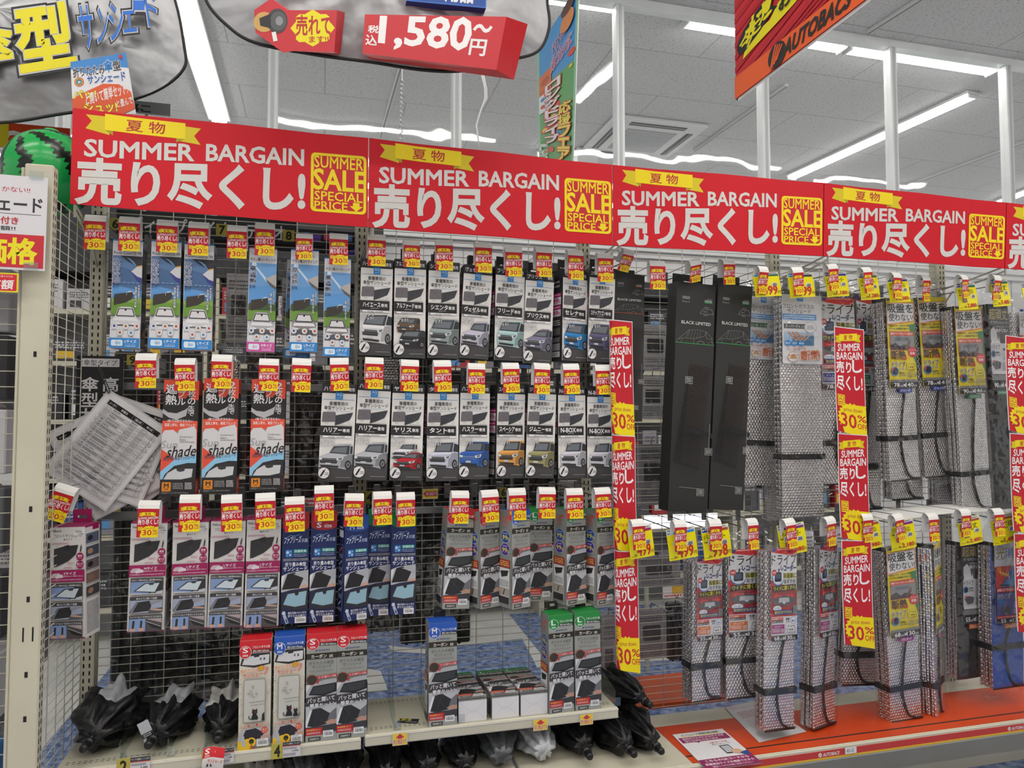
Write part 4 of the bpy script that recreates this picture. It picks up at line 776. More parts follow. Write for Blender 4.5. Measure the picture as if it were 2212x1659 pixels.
mb = MB(); mb.quad((-9, -9, 0), (14, -9, 0), (14, 20, 0), (-9, 20, 0), M_FSTRIPE); mb.quad((-1.2, .3, .001), (3.6, .3, .001), (3.6, 2.6, .001), (-1.2, 2.6, .001), M_FLOOR); mb.quad((-.5, -1.6, .001), (4, -1.6, .001), (4, -.2, .001), (-.5, -.2, .001), M_FLOOR)
def fl(*pts): mb.add([(PZ(x, y, 0).x, PZ(x, y, 0).y, .002) for x, y in pts], [tuple(range(len(pts)))], M_FSTRIPE)
fl((1040, 1318), (1092, 1318), (1190, 1440), (1160, 1442), (1128, 1380), (985, 1396), (1000, 1345))
fl((785, 1444), (822, 1450), (838, 1492), (780, 1496)); fl((838, 1395), (925, 1404), (925, 1413), (850, 1408))
fl((1190, 1440), (1480, 1425), (1500, 1300), (1420, 1300), (1400, 1330), (1330, 1340))
struct('floor', mb)
M_WALL = noise_mat('white_wall', 'd6d7d9', 'dcdddf', 1.5, 0.6)
mb = MB(); mb.box(-9, 14, -7.6, -7.5, 0, 2.2, noise_mat('fill_blocker_mottle', '3a3836', '8a8078', 1.6, .7)); mb.box(-9, 14, -7.5, -7.49, 1.9, 2.2, 'c8501e'); struct('unseen_fill_blocker', mb)  # unseen wall added behind the camera to block fill and darken reflections
mb = MB(); zw = 2.86
mb.box(-9, 14, YB+.02, YB+.12, 0, zw, M_WALL)
for x in [ -8+.7*k for k in range(30)]: mb.box(x-.004, x+.004, YB+.014, YB+.02, 1.9, zw, 'b4b6b9')
mb.box(-9, 14, YB-.02, YB+.14, zw, zw+.05, M_WALL); struct('wall_back', mb)
M_ALU = noise_mat('white_aluminium', 'd4d8da', 'dde0e2', 3, 0.3)
mb = MB(); mb.box(-9, 14, YG-.05, YG+.05, ZC-.075, ZC, M_ALU, .004); struct('trim_1', mb)
mb = MB(); mb.box(-9, 14, YG-.05, YG+.05, zw+.05, zw+.10, M_ALU, .004); struct('trim_2', mb)
M_GLASS = film_mat('partition_glass', 0.05, 'fbfcfc', 0.025, 0.32, 1.8, bdist=0.02)
xs = [P(px, 330, YG).x for px in (588, 985, 1337, 1649.6, 1927, 2176)]
d0 = xs[1]-xs[0]; xs = [xs[0]-2*d0, xs[0]-d0]+xs+[xs[-1]+d0*k for k in (1, 2)]
for k, x in enumerate(xs):
    mb = MB(); mb.box(x-.037, x+.037, YG-.05, YG+.05, zw+.1, ZC-.075, M_ALU, .006); mb.box(x-.012, x+.012, YG-.055, YG-.05, zw+.1, ZC-.075, 'b9bdbf'); struct('trim_%d' % (k+3), mb)
for k in range(len(xs)-1):
    mb = MB(); mb.box(xs[k]+.038, xs[k+1]-.038, YG-.004, YG+.004, zw+.1, ZC-.075, M_GLASS); struct('window_%d' % (k+1), mb)
# pillar behind the glass
a, b_ = P(1248, 300, 6.2), P(1292, 300, 6.2)
mb = MB(); mb.box(a.x, b_.x, 6.2, 6.8, 0, ZC-.01, M_WALL, .01); struct('trim_20', mb)
# ceiling rails and air conditioners
def rail(p, q, label):
    a, b = ceilpt(*p), ceilpt(*q); L = (b-a).length; mid = (a+b)/2
    mb = MB(); mb.box(-L/2, L/2, -.022, .022, -.035, 0, 'c3c4c6', .004); mb.box(-L/2, L/2, -.008, .008, -.037, -.035, '77787b')
    o = mb.build('ceiling_rail', label=label, cat='rail', group='ceiling rails'); pose(o, mid, (0, 0, math.atan2((b-a).y, (b-a).x)))
rail((2000, -2), (1876, 76), 'thin ceiling rail above the header beam, right of the orange sale banner')
rail((1700, 190), (1500, 330), 'thin ceiling rail behind the glass between two mullions')
rail((866, 150), (822, 300), 'thin ceiling rail behind the glass left of the coiled cord')
rail((2230, 306), (1960, 405), 'thin ceiling rail behind the glass at the right edge')
def aircon(px, py, label, s=1.0):
    c = ceilpt(px, py); e = empty('air_conditioner', label, 'air conditioner', 'ceiling air conditioners', (c.x, c.y, ZC))
    mb = MB(); mb.box(-.5*s, .5*s, -.5*s, .5*s, -.05, 0, 'd0d1d4', .015); pn = mb.build('panel', e)
    mb = MB(); mb.box(-.27*s, .27*s, -.27*s, .27*s, -.056, -.05, 'a6a8ac')
    for k in range(14): mb.box(-.26*s, .26*s, (-.25+.037*k)*s, (-.238+.037*k)*s, -.06, -.056, 'b9bbbf')
    mb.build('grille', pn)
    for k in range(4):
        mb = MB(); mb.box(-.3*s, .3*s, -.43*s, -.36*s, -.054, -.05, '3a3b40'); mb.box(-.3*s, .3*s, -.41*s, -.395*s, -.058, -.053, '8f9196'); o = mb.build('louvre', pn); o.rotation_euler = (0, 0, k*math.pi/2)
aircon(1385, 305, 'square ceiling air conditioner behind the glass, in the middle pane', 1.25)

# ------------------------------------------------------------------ gondola: uprights, wire panels, shelves
XU = [-.757+.9*k for k in range(5)]
ZT = 2.26
def slots(mb, x0, x1, y, z0, z1, pitch=.025):
    vs = []; fs = []
    z = z0
    while z < z1:
        for x in (x0, x1):
            i = len(vs); vs += [(x-.0025, y, z), (x+.0025, y, z), (x+.0025, y, z+pitch*.55), (x-.0025, y, z+pitch*.55)]; fs.append((i, i+1, i+2, i+3))
        z += pitch
    mb.add(vs, fs, M_SLOT)
nm = ('leftmost', 'second', 'third', 'fourth', 'rightmost')
for k, x in enumerate(XU):
    mb = MB(); mb.box(x-.022, x+.022, -.004, .05, .02, ZT+.02, M_CREAM, .003); slots(mb, x-.009, x+.009, -.0046, .1, ZT)
    mb.build('gondola_upright', label='cream slotted gondola upright, %s of the row behind the goods' % nm[k], cat='upright', group='gondola uprights')
def wire_panel(x0, x1, z0, z1, y, label, vs_pitch=.108, hp=.029, axis='x', r=.0015):
    mb = MB(); T = (lambda u, w, d: (u, y+d, w)) if axis == 'x' else (lambda u, w, d: (y+d, u, w))
    n = int((z1-z0)/hp)
    for k in range(n+1): mb.tube([T(x0, z0+k*hp, 0), T(x1, z0+k*hp, 0)], r, M_WIRE, 5)
    m_ = max(2, round((x1-x0)/vs_pitch))
    for k in range(m_+1): mb.tube([T(x0+(x1-x0)*k/m_, z0, .003), T(x0+(x1-x0)*k/m_, z0+n*hp, .003)], r*1.1, M_WIRE, 5)
    return mb.build('wire_panel', label=label, cat='mesh panel', group='cream wire back panels')
for k in range(4):
    wire_panel(XU[k]+.024, XU[k+1]-.024, .30, ZT, .012, 'cream wire back panel of the %s display bay' % ('leftmost', 'second', 'third', 'rightmost')[k])
# side return at the left with its post
XS = -.775
wire_panel(-.40, -.015, .12, ZT-.1, XS, 'cream wire side panel returning toward the viewer at left', axis='y', vs_pitch=.075)
PL, PR = P(38, 900, -.42).x, P(102, 900, -.42).x
zp = P(110, 357, -.42).z
mb = MB(); mb.box(PL, PR, -.425, -.385, .0, zp, M_CREAM, .004); mb.box(PL-.012, PL-.003, -.415, -.38, 0, zp-.01, M_CREAM, .002)
vs = []; z = .1
while z < zp-.03: mb.box(PR, PR+.0006, -.418, -.414, z, z+.014, M_SLOT); mb.box(PR, PR+.0006, -.402, -.398, z, z+.014, M_SLOT); z += .025
for py in (765, 1100, 1295, 1458, 1554):
    q = P(66+(py-1100)*-.028, py, -.426); mb.box(q.x-.004, q.x+.004, -.4256, -.425, q.z-.008, q.z+.008, M_SLOT)
for dx in (-.012, .012): q = P(60, 1371, -.426); mb.box(q.x+dx-.002, q.x+dx+.002, -.4256, -.425, q.z-.02, q.z+.02, M_SLOT)
mb.build('gondola_post', label='wide cream steel post at the left edge of the display', cat='post')
wire_panel(PL-.6, PL-.014, .10, zp-.22, -.40, 'cream wire panel at the left edge beyond the wide post', hp=.045)
# hook rails across the panel
def hook_rail(xa, xb, py, label, Y=-.035):
    a, b = P(xa, py, Y), P(xb, py, Y); z = (a.z+b.z)/2
    mb = MB(); mb.box(a.x, b.x, Y-.006, Y+.006, z-.013, z+.013, M_RAIL, .002)
    for x in (a.x+.06, b.x-.06): mb.box(x-.012, x+.012, Y, .02, z-.010, z+.010, M_RAIL, .002)
    mb.build('hook_rail', label=label, cat='rail', group='hook rails')
hook_rail(192, 770, 545, 'grey flat hook rail behind the top left cartons'); hook_rail(232, 700, 836, 'grey flat hook rail behind the orange and black cartons')
hook_rail(172, 770, 1106, 'grey flat hook rail behind the white and maroon cartons'); hook_rail(800, 1250, 1098, 'grey flat hook rail behind the grey carbon cartons')
# shelves
def shelf(xl, xr, yf, z, lip, label, name='shelf', yb=.0):
    e = empty(name, label, 'shelf', None, ((xl+xr)/2, yb, z)); w = (xr-xl)/2
    mb = MB(); mb.box(-w, w, yf-yb, -.002, -.018, 0, M_CREAM, .002)
    dots = []; fs = []
    for yy in (yf-yb+.03, yf-yb+.042, -.04, -.052):
        x = -w+.02
        while x < w-.02:
            i = len(dots); dots += [(x, yy, .0004), (x+.008, yy, .0004), (x+.008, yy+.003, .0004), (x, yy+.003, .0004)]; fs.append((i, i+1, i+2, i+3)); x += .016
    mb.add(dots, fs, M_SLOT); mb.build('board', e)
    mb = MB(); mb.box(-w, w, yf-yb-.012, yf-yb, -lip, .002, M_CREAM, .003); mb.box(-w, w, yf-yb-.013, yf-yb-.012, -lip+.003, -lip+.006, 'b9b5aa'); mb.box(-w, w, yf-yb-.0135, yf-yb-.012, -.006, -.003, 'e0dcd2'); mb.build('price_rail', e)
    for s in (-1, 1):
        mb = MB(); mb.add([(s*w, 0, -.02), (s*w, yf-yb+.02, -.02), (s*w, 0, -.09), (s*w-s*.003, 0, -.02), (s*w-s*.003, yf-yb+.02, -.02), (s*w-s*.003, 0, -.09)], [(0, 1, 2), (3, 5, 4), (0, 3, 4, 1), (1, 4, 5, 2), (2, 5, 3, 0)], M_CREAM); mb.build('bracket', e)
    return e
YSF = -.30
zs1 = P(1060, 1560, YSF-.012).z; zs0 = P(600, 1606, YSF-.012).z
S0L, S0R = -.775+.02, P(780, 1590, YSF-.012).x; S1L, S1R = P(788.5, 1590, YSF-.012).x, P(1336, 1535, YSF-.012).x
ZS = zs1
shelf(S0L, S0R, YSF, ZS-.006, .036, 'cream steel shelf with crumpled sample shades at lower left')
shelf(S1L, S1R, YSF, ZS, .036, 'cream steel shelf holding the grey carbon cartons')
# base deck at the right
YBF = -.42
zb = P(1826, 1606, YBF).z
e = empty('base_deck', 'cream base deck with red and yellow shop price rail', 'shelf', None, (2.0, 0, zb)); 
xl, xr = 1.043-.36-2.0, 3.3-2.0
mb = MB(); mb.box(xl, xr, YBF, 0, -.02, 0, M_CREAM, .003); mb.build('board', e)
mb = MB(); mb.box(xl, xr, YBF-.012, YBF, -.05, .0, M_CREAM, .003); mb.build('front_panel', e); mb = MB(); mb.box(xl, xr, -.22, -.21, -zb, -.021, M_CREAM); mb.build('kick_plate', e)
mb = MB(); mb.box(xl, xr, YBF-.0145, YBF-.012, -.040, -.010, 'c23a34'); mb.box(xl, xr, YBF-.0155, YBF-.0145, -.040, -.033, 'd9b22c')
for px, py in ((1790, 1621), (2196, 1568)):
    q = P(px, py, YBF-.015); A = Art(160, 30); A.circ(14, 15, 13, 'e9e4e2'); A.text('AUTOBACS', 36, 6, 158, 25, 'e9e4e2', .03, shear=.25)
    for k in range(3): A.line(6+5*k, 24-k*2, 14+4*k, 5+3*k, 1.8, 'c23a34')
    mb.art_flat(A, (q.x-2.0-.045, YBF-.0147, -.013), (.092, 0, 0), (0, 0, -.0185), (0, -1, 0))
mb.build('price_rail', e)
q = P(1826, 1622, YBF-.016); A = Art(90, 40); A.rect(0, 0, 90, 40, 'dfdedc'); A.text('41-5', 12, 8, 66, 32, '2a2a2a', .0)
mb = MB(); mb.art_flat(A, (-.002, 0, .012), (.05, 0, 0), (0, 0, -.024), (0, -1, 0)); mb.box(-.002, .048, 0, .0008, -.012, .012, 'dfdedc'); o = mb.build('rail_label', label='small white handwritten label on the red price rail', cat='label'); o.location = (q.x, YBF-.0175, q.z)
# orange mat on the deck
def deck_pt(px, py): return PZ(px, py, zb+.0015)
m0 = [deck_pt(*p) for p in ((1420, 1640), (1560, 1558), (2300, 1440), (2300, 1520))]
mb = MB(); x0, x1 = PZ(1416, 1574, zb).x, 3.25; yk = PZ(1500, 1562, zb).y
mb.box(x0, x1, YBF+.004, yk, zb, zb+.0015, noise_mat('orange_shop_mat', 'c43c08', 'cc440c', 4, 0.5)); mb.box(x0, x1, YBF+.05, YBF+.058, zb+.0015, zb+.0019, '22201f')
mb.build('shelf_mat', label='orange shop mat with a black line on the base deck', cat='mat')
mb = MB(); mb.box(1.17, 1.75, .10, .42, zb-.02, zb, 'cf5626'); mb.build('shelf_mat', label='orange mat on the far side of the wire panel', cat='mat')
# ------------------------------------------------------------------ cartons
def carton_mesh(A, w, h, d, left=None, right=None, top=None, body='dcdbe0', bottom=None):
    mb = MB(); mb.box(-w/2, w/2, 0, d, -h, 0, body, .0012)
    mb.art_flat(A, (-w/2, 0, 0), (w, 0, 0), (0, 0, -h), (0, -1, 0))
    if left: mb.art_flat(left, (-w/2, d, 0), (0, -d, 0), (0, 0, -h), (-1, 0, 0))
    if right: mb.art_flat(right, (w/2, 0, 0), (0, d, 0), (0, 0, -h), (1, 0, 0))
    if top: mb.box(-w/2+.001, w/2-.001, .001, d-.001, 0, .0006, top)
    if bottom: mb.art_flat(bottom, (-w/2, 0, -h), (w, 0, 0), (0, d, 0), (0, 0, -1))
    return mb.mesh('carton')
def tab_mesh(w, d, c, tw=.5, th=.034, grip=False):
    mb = MB(); t = .0016; x = w*tw/2; y0 = d-t
    hw = min(.016, x*.6); z0, z1 = .012, .022
    mb.box(-x, x, y0, d, -.002, z0, c); mb.box(-x, x, y0, d, z1, th, c); mb.box(-x, -hw, y0, d, z0, z1, c); mb.box(hw, x, y0, d, z0, z1, c)
    return mb.mesh('hang_tab')
def carton(name, mesh, tab, label, cat_='box', group=None):
    e = empty(name, label, cat_, group); link('carton', mesh, e)
    if tab: link('hang_tab', tab, e)
    return e
AQ_W, AQ_H, AQ_D = .108, .325, .072
aq_side = art_aq_side(); aq_tab = tab_mesh(AQ_W, AQ_D, INK, .5, .05)
def aq(name, cars, small=None): return carton_mesh(art_aq(name, cars, small), AQ_W, AQ_H, AQ_D, aq_side, aq_side, INK, INK)
FULL = (2, 476, 262, 216)
GA = 'car sunshade cartons with car pictures'
def place_aq(mesh, top, bot, wpx, label, Y=-.2, yaw=0.0):
    e = carton('sunshade_carton', mesh, aq_tab, label, 'box', GA); return fit(e, top, bot, Y, AQ_H, None if yaw else wpx, AQ_W, yaw)
hari = aq('ハリアー', [(-14, 476, 270, 212, 'a9abb2', 'suv')]); nbox = aq('N-BOX', [(8, 470, 255, 220, 'c9c8d2', 'box')], 'JF5/6型')
row1 = [(aq('ハイエース', [(2, 440, 262, 250, 'd6d5d8', 'van')]), (815, 560), (810, 768), 69, 'white carton picturing a large white van, leftmost of the top car cartons', 0),
 (aq('アルファード', [(18, 462, 200, 120, '6f5440', 'van'), (40, 560, 220, 140, '26252a', 'van')], 'AGH4#W/TAHA4#W'), (887, 561), (884, 773), 68, 'white carton picturing a brown minivan above a black minivan', 0),
 (aq('シエンタ', [(4, 462, 258, 216, '8f9c9c', 'van')]), (960, 566), (957, 774), 67, 'white carton picturing a grey-green compact minivan', 0),
 (aq('ヴェゼル', [(-6, 462, 262, 216, 'b6b2c4', 'suv')], 'RV3/4/5/6型'), (1034, 574), (1023, 775), 62, 'white carton picturing a pale lilac crossover', 0),
 (aq('フリード', [(12, 450, 250, 226, 'a4c2c2', 'van')]), (1103, 577), (1099, 779), 61, 'white carton picturing a pale mint minivan', .12),
 (aq('プリウス', [(-4, 470, 262, 206, '77738a', 'sedan')]), (1167, 589), (1160, 786), 61, 'white carton picturing a slate lilac sloping sedan', 0),
 (aq('セレナ', [(6, 456, 258, 226, '2a7cb8', 'van', None, '26303a')]), (1243, 584), (1240, 780), 58, 'white carton picturing a bright blue minivan with a dark roof', .3),
 (aq('ステップワゴン', [(0, 462, 258, 220, '5c5678', 'van')], 'RP6/7/8型'), (1302, 582), (1296, 782), 55, 'white carton picturing a dark violet minivan, rightmost of its row', 0)]
row2 = [(hari, (734, 830), (724, 1039), 74, 'white carton picturing a silver crossover, left one of the identical pair', 0),
 (hari, (810, 824), (799, 1037), 72, 'white carton picturing a silver crossover, right one of the identical pair', 0),
 (aq('ヤリス', [(0, 474, 218, 130, 'd4d4d8', 'suv'), (20, 540, 240, 150, 'b2202c', 'sedan')]), (883, 830), (876, 1038), 69, 'white carton picturing a white crossover and a red hatchback', 0),
 (aq('タント', [(4, 462, 260, 224, 'c4c6d8', 'box')], 'LA650S/LA660S型'), (958, 831), (955, 1039), 68, 'white carton picturing a pale boxy minicar with rounded nose', 0),
 (aq('ハスラー', [(-8, 470, 270, 214, '2f5eac', 'box', '3c68b0')], 'MR#2S型'), (1027, 830), (1023, 1035), 64, 'white carton picturing a royal blue boxy minicar', 0),
 (aq('スペーシア', [(4, 466, 258, 216, 'd69a50', 'box', '3a2a1c')], 'MK#4S型'), (1105, 832), (1101, 1033), 61, 'white carton picturing an orange boxy minicar', .2),
 (aq('ジムニー', [(8, 470, 252, 224, '9a9468', 'box', '2a2b26')], 'JB#4W型'), (1172, 832), (1165, 1033), 61, 'white carton picturing a khaki off-roader', 0),
 (nbox, (1235, 835), (1236, 1033), 61, 'white carton picturing a pale boxy minicar, left one of the pair at the end', .12),
 (nbox, (1297, 839), (1297, 1033), 57, 'white carton picturing a pale boxy minicar, right one of the pair at the end', 0)]
for r_ in (row1, row2):
    for mesh, top, bot, wpx, lab, yaw in r_: place_aq(mesh, top, bot, wpx, lab, -.2, yaw)
# sky-blue cartons
SK = (.093, .335, .062); dside = art_dark_side()
sky = {k: carton_mesh(art_sky(k), *SK, dside, dside, '2a86d0' if k != 'M' else 'cf4fa2', body='c9c8ce', bottom=None) for k in ('radi', 'M', 'L')}
sky_tab = tab_mesh(SK[0], SK[2], 'a9a8ae', .45, .035)
for k, top, bot, wpx, lab, Y in (('radi', (277, 519), (270, 752), 65, 'sky-blue carton with dark upper sky, leftmost of three', -.22), ('radi', (360, 521), (355, 752), 65, 'sky-blue carton with dark upper sky, middle of three', -.22), ('radi', (431, 527), (426, 756), 64, 'sky-blue carton with dark upper sky, rightmost of three', -.22),
        ('M', (569, 536), (563, 760), 60, 'sky-blue carton with a pink M size base', -.22), ('L', (659, 540), (655, 760), 60, 'sky-blue carton with blue base, next to the pink one', -.22), ('L', (730, 558), (726, 770), 57, 'sky-blue carton with blue base, hanging lowest, beside the white cartons', -.22)):
    fit(carton('sunshade_carton', sky[k], sky_tab, lab, 'box', 'sky-blue sunshade cartons'), top, bot, Y, SK[1], wpx, SK[0])
fit(carton('sunshade_carton', sky['L'], sky_tab, 'sky-blue carton half hidden behind another, only its blue base showing', 'box', 'sky-blue sunshade cartons'), (648, 560), (641, 773), -.14, SK[1], 55, SK[0])
# orange and black cartons
SU = (.112, .36, .075); su = carton_mesh(art_sunshade(), *SU, art_sun_side(), art_sun_side(), 'e2513a', body='2b2a2d'); su_tab = tab_mesh(SU[0], SU[2], 'd87a2a', .55, .06)
for top, bot, wpx, lab in (((393, 821), (383, 1072), 76, 'orange and black carton, leftmost of three, beside the paper lists'), ((479, 818), (473, 1067), 75, 'orange and black carton, middle of three'), ((581, 820), (575, 1062), 73, 'orange and black carton, rightmost of three')):
    fit(carton('sunshade_carton', su, su_tab, lab, 'box', 'orange and black sunshade cartons'), top, bot, -.22, SU[1], wpx, SU[0])
# white and maroon cartons
PE = (.112, .335, .085); pe = {k: carton_mesh(art_pell(k), *PE, art_pell_side(), art_pell_side(), '8d1250', body='d9d6d4') for k in 'SML'}; pe_tab = tab_mesh(PE[0], PE[2], '9c1458', .55, .04)
for k, top, bot, wpx, lab, Y, yaw in (('S', (146, 1136), (147, 1380), 83, 'white and maroon S size carton hanging alone by the side panel', -.27, -.22), ('M', (323, 1128), (314, 1365), 79, 'white and maroon M size carton', -.24, 0), ('L', (413, 1126), (407, 1360), 77, 'white and maroon L size carton, leftmost of three', -.24, 0), ('L', (494, 1123), (485, 1356), 75, 'white and maroon L size carton, middle of three', -.24, 0), ('L', (571, 1120), (564, 1356), 74, 'white and maroon L size carton, rightmost of three', -.24, 0)):
    fit(carton('sunshade_carton', pe[k], pe_tab, lab, 'box', 'white and maroon sunshade cartons'), top, bot, Y, PE[1], wpx, PE[0], yaw)
# navy cartons
FE = (.088, .335, .065); fcol = {'S': 'b0202c', 'M': '2350a4', 'L': '187a44'}
fe = {k: carton_mesh(art_feb(k), *FE, art_feb_side(), art_feb_side(), fcol[k], body='18285f') for k in 'SML'}; fe_tab = tab_mesh(FE[0], FE[2], '2b2a2d', .4)
for k, top, bot, wpx, lab, Y, yaw in (('S', (640, 1112), (635, 1347), 58, 'navy carton with red S cap, left of two', -.24, 0), ('S', (701, 1109), (695, 1344), 56, 'navy carton with red S cap, right of two', -.24, 0), ('M', (771, 1114), (768, 1340), 54, 'navy carton with blue M cap turned to show its side', -.27, .28), ('L', (821, 1104), (816, 1330), 50, 'navy carton with green L cap, left of two', -.2, 0), ('L', (873, 1107), (870, 1327), 53, 'navy carton with green L cap, right of two', -.24, -.06)):
    fit(carton('sunshade_carton', fe[k], fe_tab, lab, 'box', 'navy sunshade cartons'), top, bot, Y, FE[1], wpx, FE[0], yaw)
# grey carbon cartons
CA = (.092, .335, .075); ccol = {'S': 'cf1f2a', 'M': '2456b4', 'L': '1f8a3e'}
cs_ = art_carbon_side()
bot_art = Art(100, 82); bot_art.rect(0, 0, 100, 82, 'dcdbde'); bot_art.rect(0, 0, 100, 3, '9b9d98')
for a_ in (((0, 0), (35, 38)), ((100, 0), (65, 38)), ((35, 38), (65, 38)), ((35, 44), (65, 44)), ((0, 82), (35, 44)), ((100, 82), (65, 44))): bot_art.line(a_[0][0], a_[0][1], a_[1][0], a_[1][1], .6, 'a9a8ac')
ca = {k: carton_mesh(art_carbon(k), *CA, cs_, cs_, ccol[k], body='9b9d98', bottom=bot_art) for k in 'SML'}; ca_tab = tab_mesh(CA[0], CA[2], '1d1d1f', .42, .03)
GC = 'grey carbon-look sunshade cartons'
for k, top, bot, wpx, lab, Y, yaw in (('S', (997, 1101), (983, 1314), 58, 'grey carton with red S cap, leftmost of the hanging grey cartons', -.24, .08), ('S', (1058, 1104), (1056, 1311), 50, 'grey carton with red S cap turned left, overlapped by the blue-capped one', -.25, .42), ('M', (1126, 1102), (1122, 1312), 48, 'grey carton with blue M cap hanging turned to the left', -.28, .42), ('L', (1170, 1098), (1166, 1296), 49, 'grey carton with green L cap hanging behind the blue-capped one', -.18, 0), ('L', (1245, 1099), (1241, 1304), 50, 'grey carton with green L cap, hanging turned left, middle', -.25, .33), ('L', (1308, 1101), (1303, 1304), 46, 'grey carton with green L cap, hanging beside the red vertical strip', -.24, .4)):
    fit(carton('sunshade_carton', ca[k], ca_tab, lab, 'box', GC), top, bot, Y, CA[1], wpx, CA[0], yaw)
def stand(mesh, tab, bot, hpx, wpx, w, h, lab, grp, yaw=0.0, z=None):
    """a carton standing on the shelf: bottom front centre at a photo point"""
    z = ZS if z is None else z
    q = P(bot[0], bot[1], YSF+.005); e = carton('sunshade_carton', mesh, tab, lab, 'box', grp)
    a = P(bot[0], bot[1]-hpx, YSF+.005); s = (a.z-q.z)/h
    sx = (P(bot[0]+wpx/2, bot[1]-hpx/2, YSF).x-P(bot[0]-wpx/2, bot[1]-hpx/2, YSF).x)/w if not yaw else s
    e.location = (q.x, YSF+.005, z+.001+h*s); e.scale = (sx, s, s); e.rotation_euler = (0, 0, yaw); return e
CT = (.1, .335, .078); ct = {k: carton_mesh(art_cat(k), *CT, None, None, {'S': 'cf1f2a', 'M': '2456b4'}[k], body='d6d1c2') for k in 'SM'}; ct_tab = tab_mesh(CT[0], CT[2], '1d1d1f', .42, .03)
stand(ct['S'], ct_tab, (549, 1608), 232, 69, CT[0], CT[1], 'cream cat-picture carton with red S cap standing on the shelf', 'cream cat-picture cartons', z=ZS-.006)
stand(ct['M'], ct_tab, (623, 1602), 232, 67, CT[0], CT[1], 'cream cat-picture carton with blue M cap standing on the shelf', 'cream cat-picture cartons', z=ZS-.006)
stand(ca['S'], ca_tab, (693, 1594), 231, 66, CA[0], CA[1], 'grey carton with red S cap standing on the shelf next to the cat carton', GC, z=ZS-.006)
stand(ca['S'], ca_tab, (759, 1586), 229, 65, CA[0], CA[1], 'grey carton with red S cap standing at the right end of the left shelf', GC, z=ZS-.006)
stand(ca['M'], ca_tab, (956, 1568), 221, 61, CA[0], CA[1], 'grey carton with blue M cap standing on the shelf', GC)
stand(ca['L'], ca_tab, (1212, 1542), 210, 56, CA[0], CA[1], 'grey carton with green L cap standing on the shelf, left of two', GC, .08)
stand(ca['L'], ca_tab, (1270, 1538), 210, 55, CA[0], CA[1], 'grey carton with green L cap standing on the shelf, right of two', GC)
for (cx, cy), hp, wp, lab in (((1021, 1561), 50, 61, 'left of the three'), ((1092, 1554), 49, 58, 'middle of the three'), ((1154, 1547), 46, 58, 'right of the three')):
    q = P(cx, cy, YSF+.006); e = carton('sunshade_carton', ca['L'], None, 'grey carton lying flat with its white end facing out, '+lab, 'box', GC)
    w = P(cx+wp/2, cy, YSF).x-P(cx-wp/2, cy, YSF).x; sx = w/CA[0]; hh = CA[2]*.98
    e.scale = (sx, .98, .80); e.rotation_euler = (-math.pi/2, 0, .0)
    e.location = (q.x, YSF+.006+CA[1]*.80, ZS+.001+hh)
# tall black cartons
BK = (.157, .93, .075); bk = carton_mesh(art_black(), *BK, None, None, '2c2d2c', body='242524'); bkj = carton_mesh(art_black(True), *BK, None, None, '2c2d2c', body='242524'); bk_tab = tab_mesh(BK[0], BK[2], '2a2b2a', .8, .05)
GB = 'tall black sunshade cartons'
fit(carton('sunshade_carton', bkj, bk_tab, 'tall black carton with an orange line, half hidden by a red vertical strip', 'box', GB), (1359, 592), (1352, 910), -.16, .93*.64, 68, BK[0]*1.0).scale.z *= .64
fit(carton('sunshade_carton', bk, bk_tab, 'tall black carton with a green line, left of the pair', 'box', GB), (1505, 612), (1484, 1106), -.2, BK[1], 84, BK[0], .0)
fit(carton('sunshade_carton', bk, bk_tab, 'tall black carton with a green line, right of the pair', 'box', GB), (1589, 615), (1567, 1102), -.2, BK[1], 74, BK[0], .0)

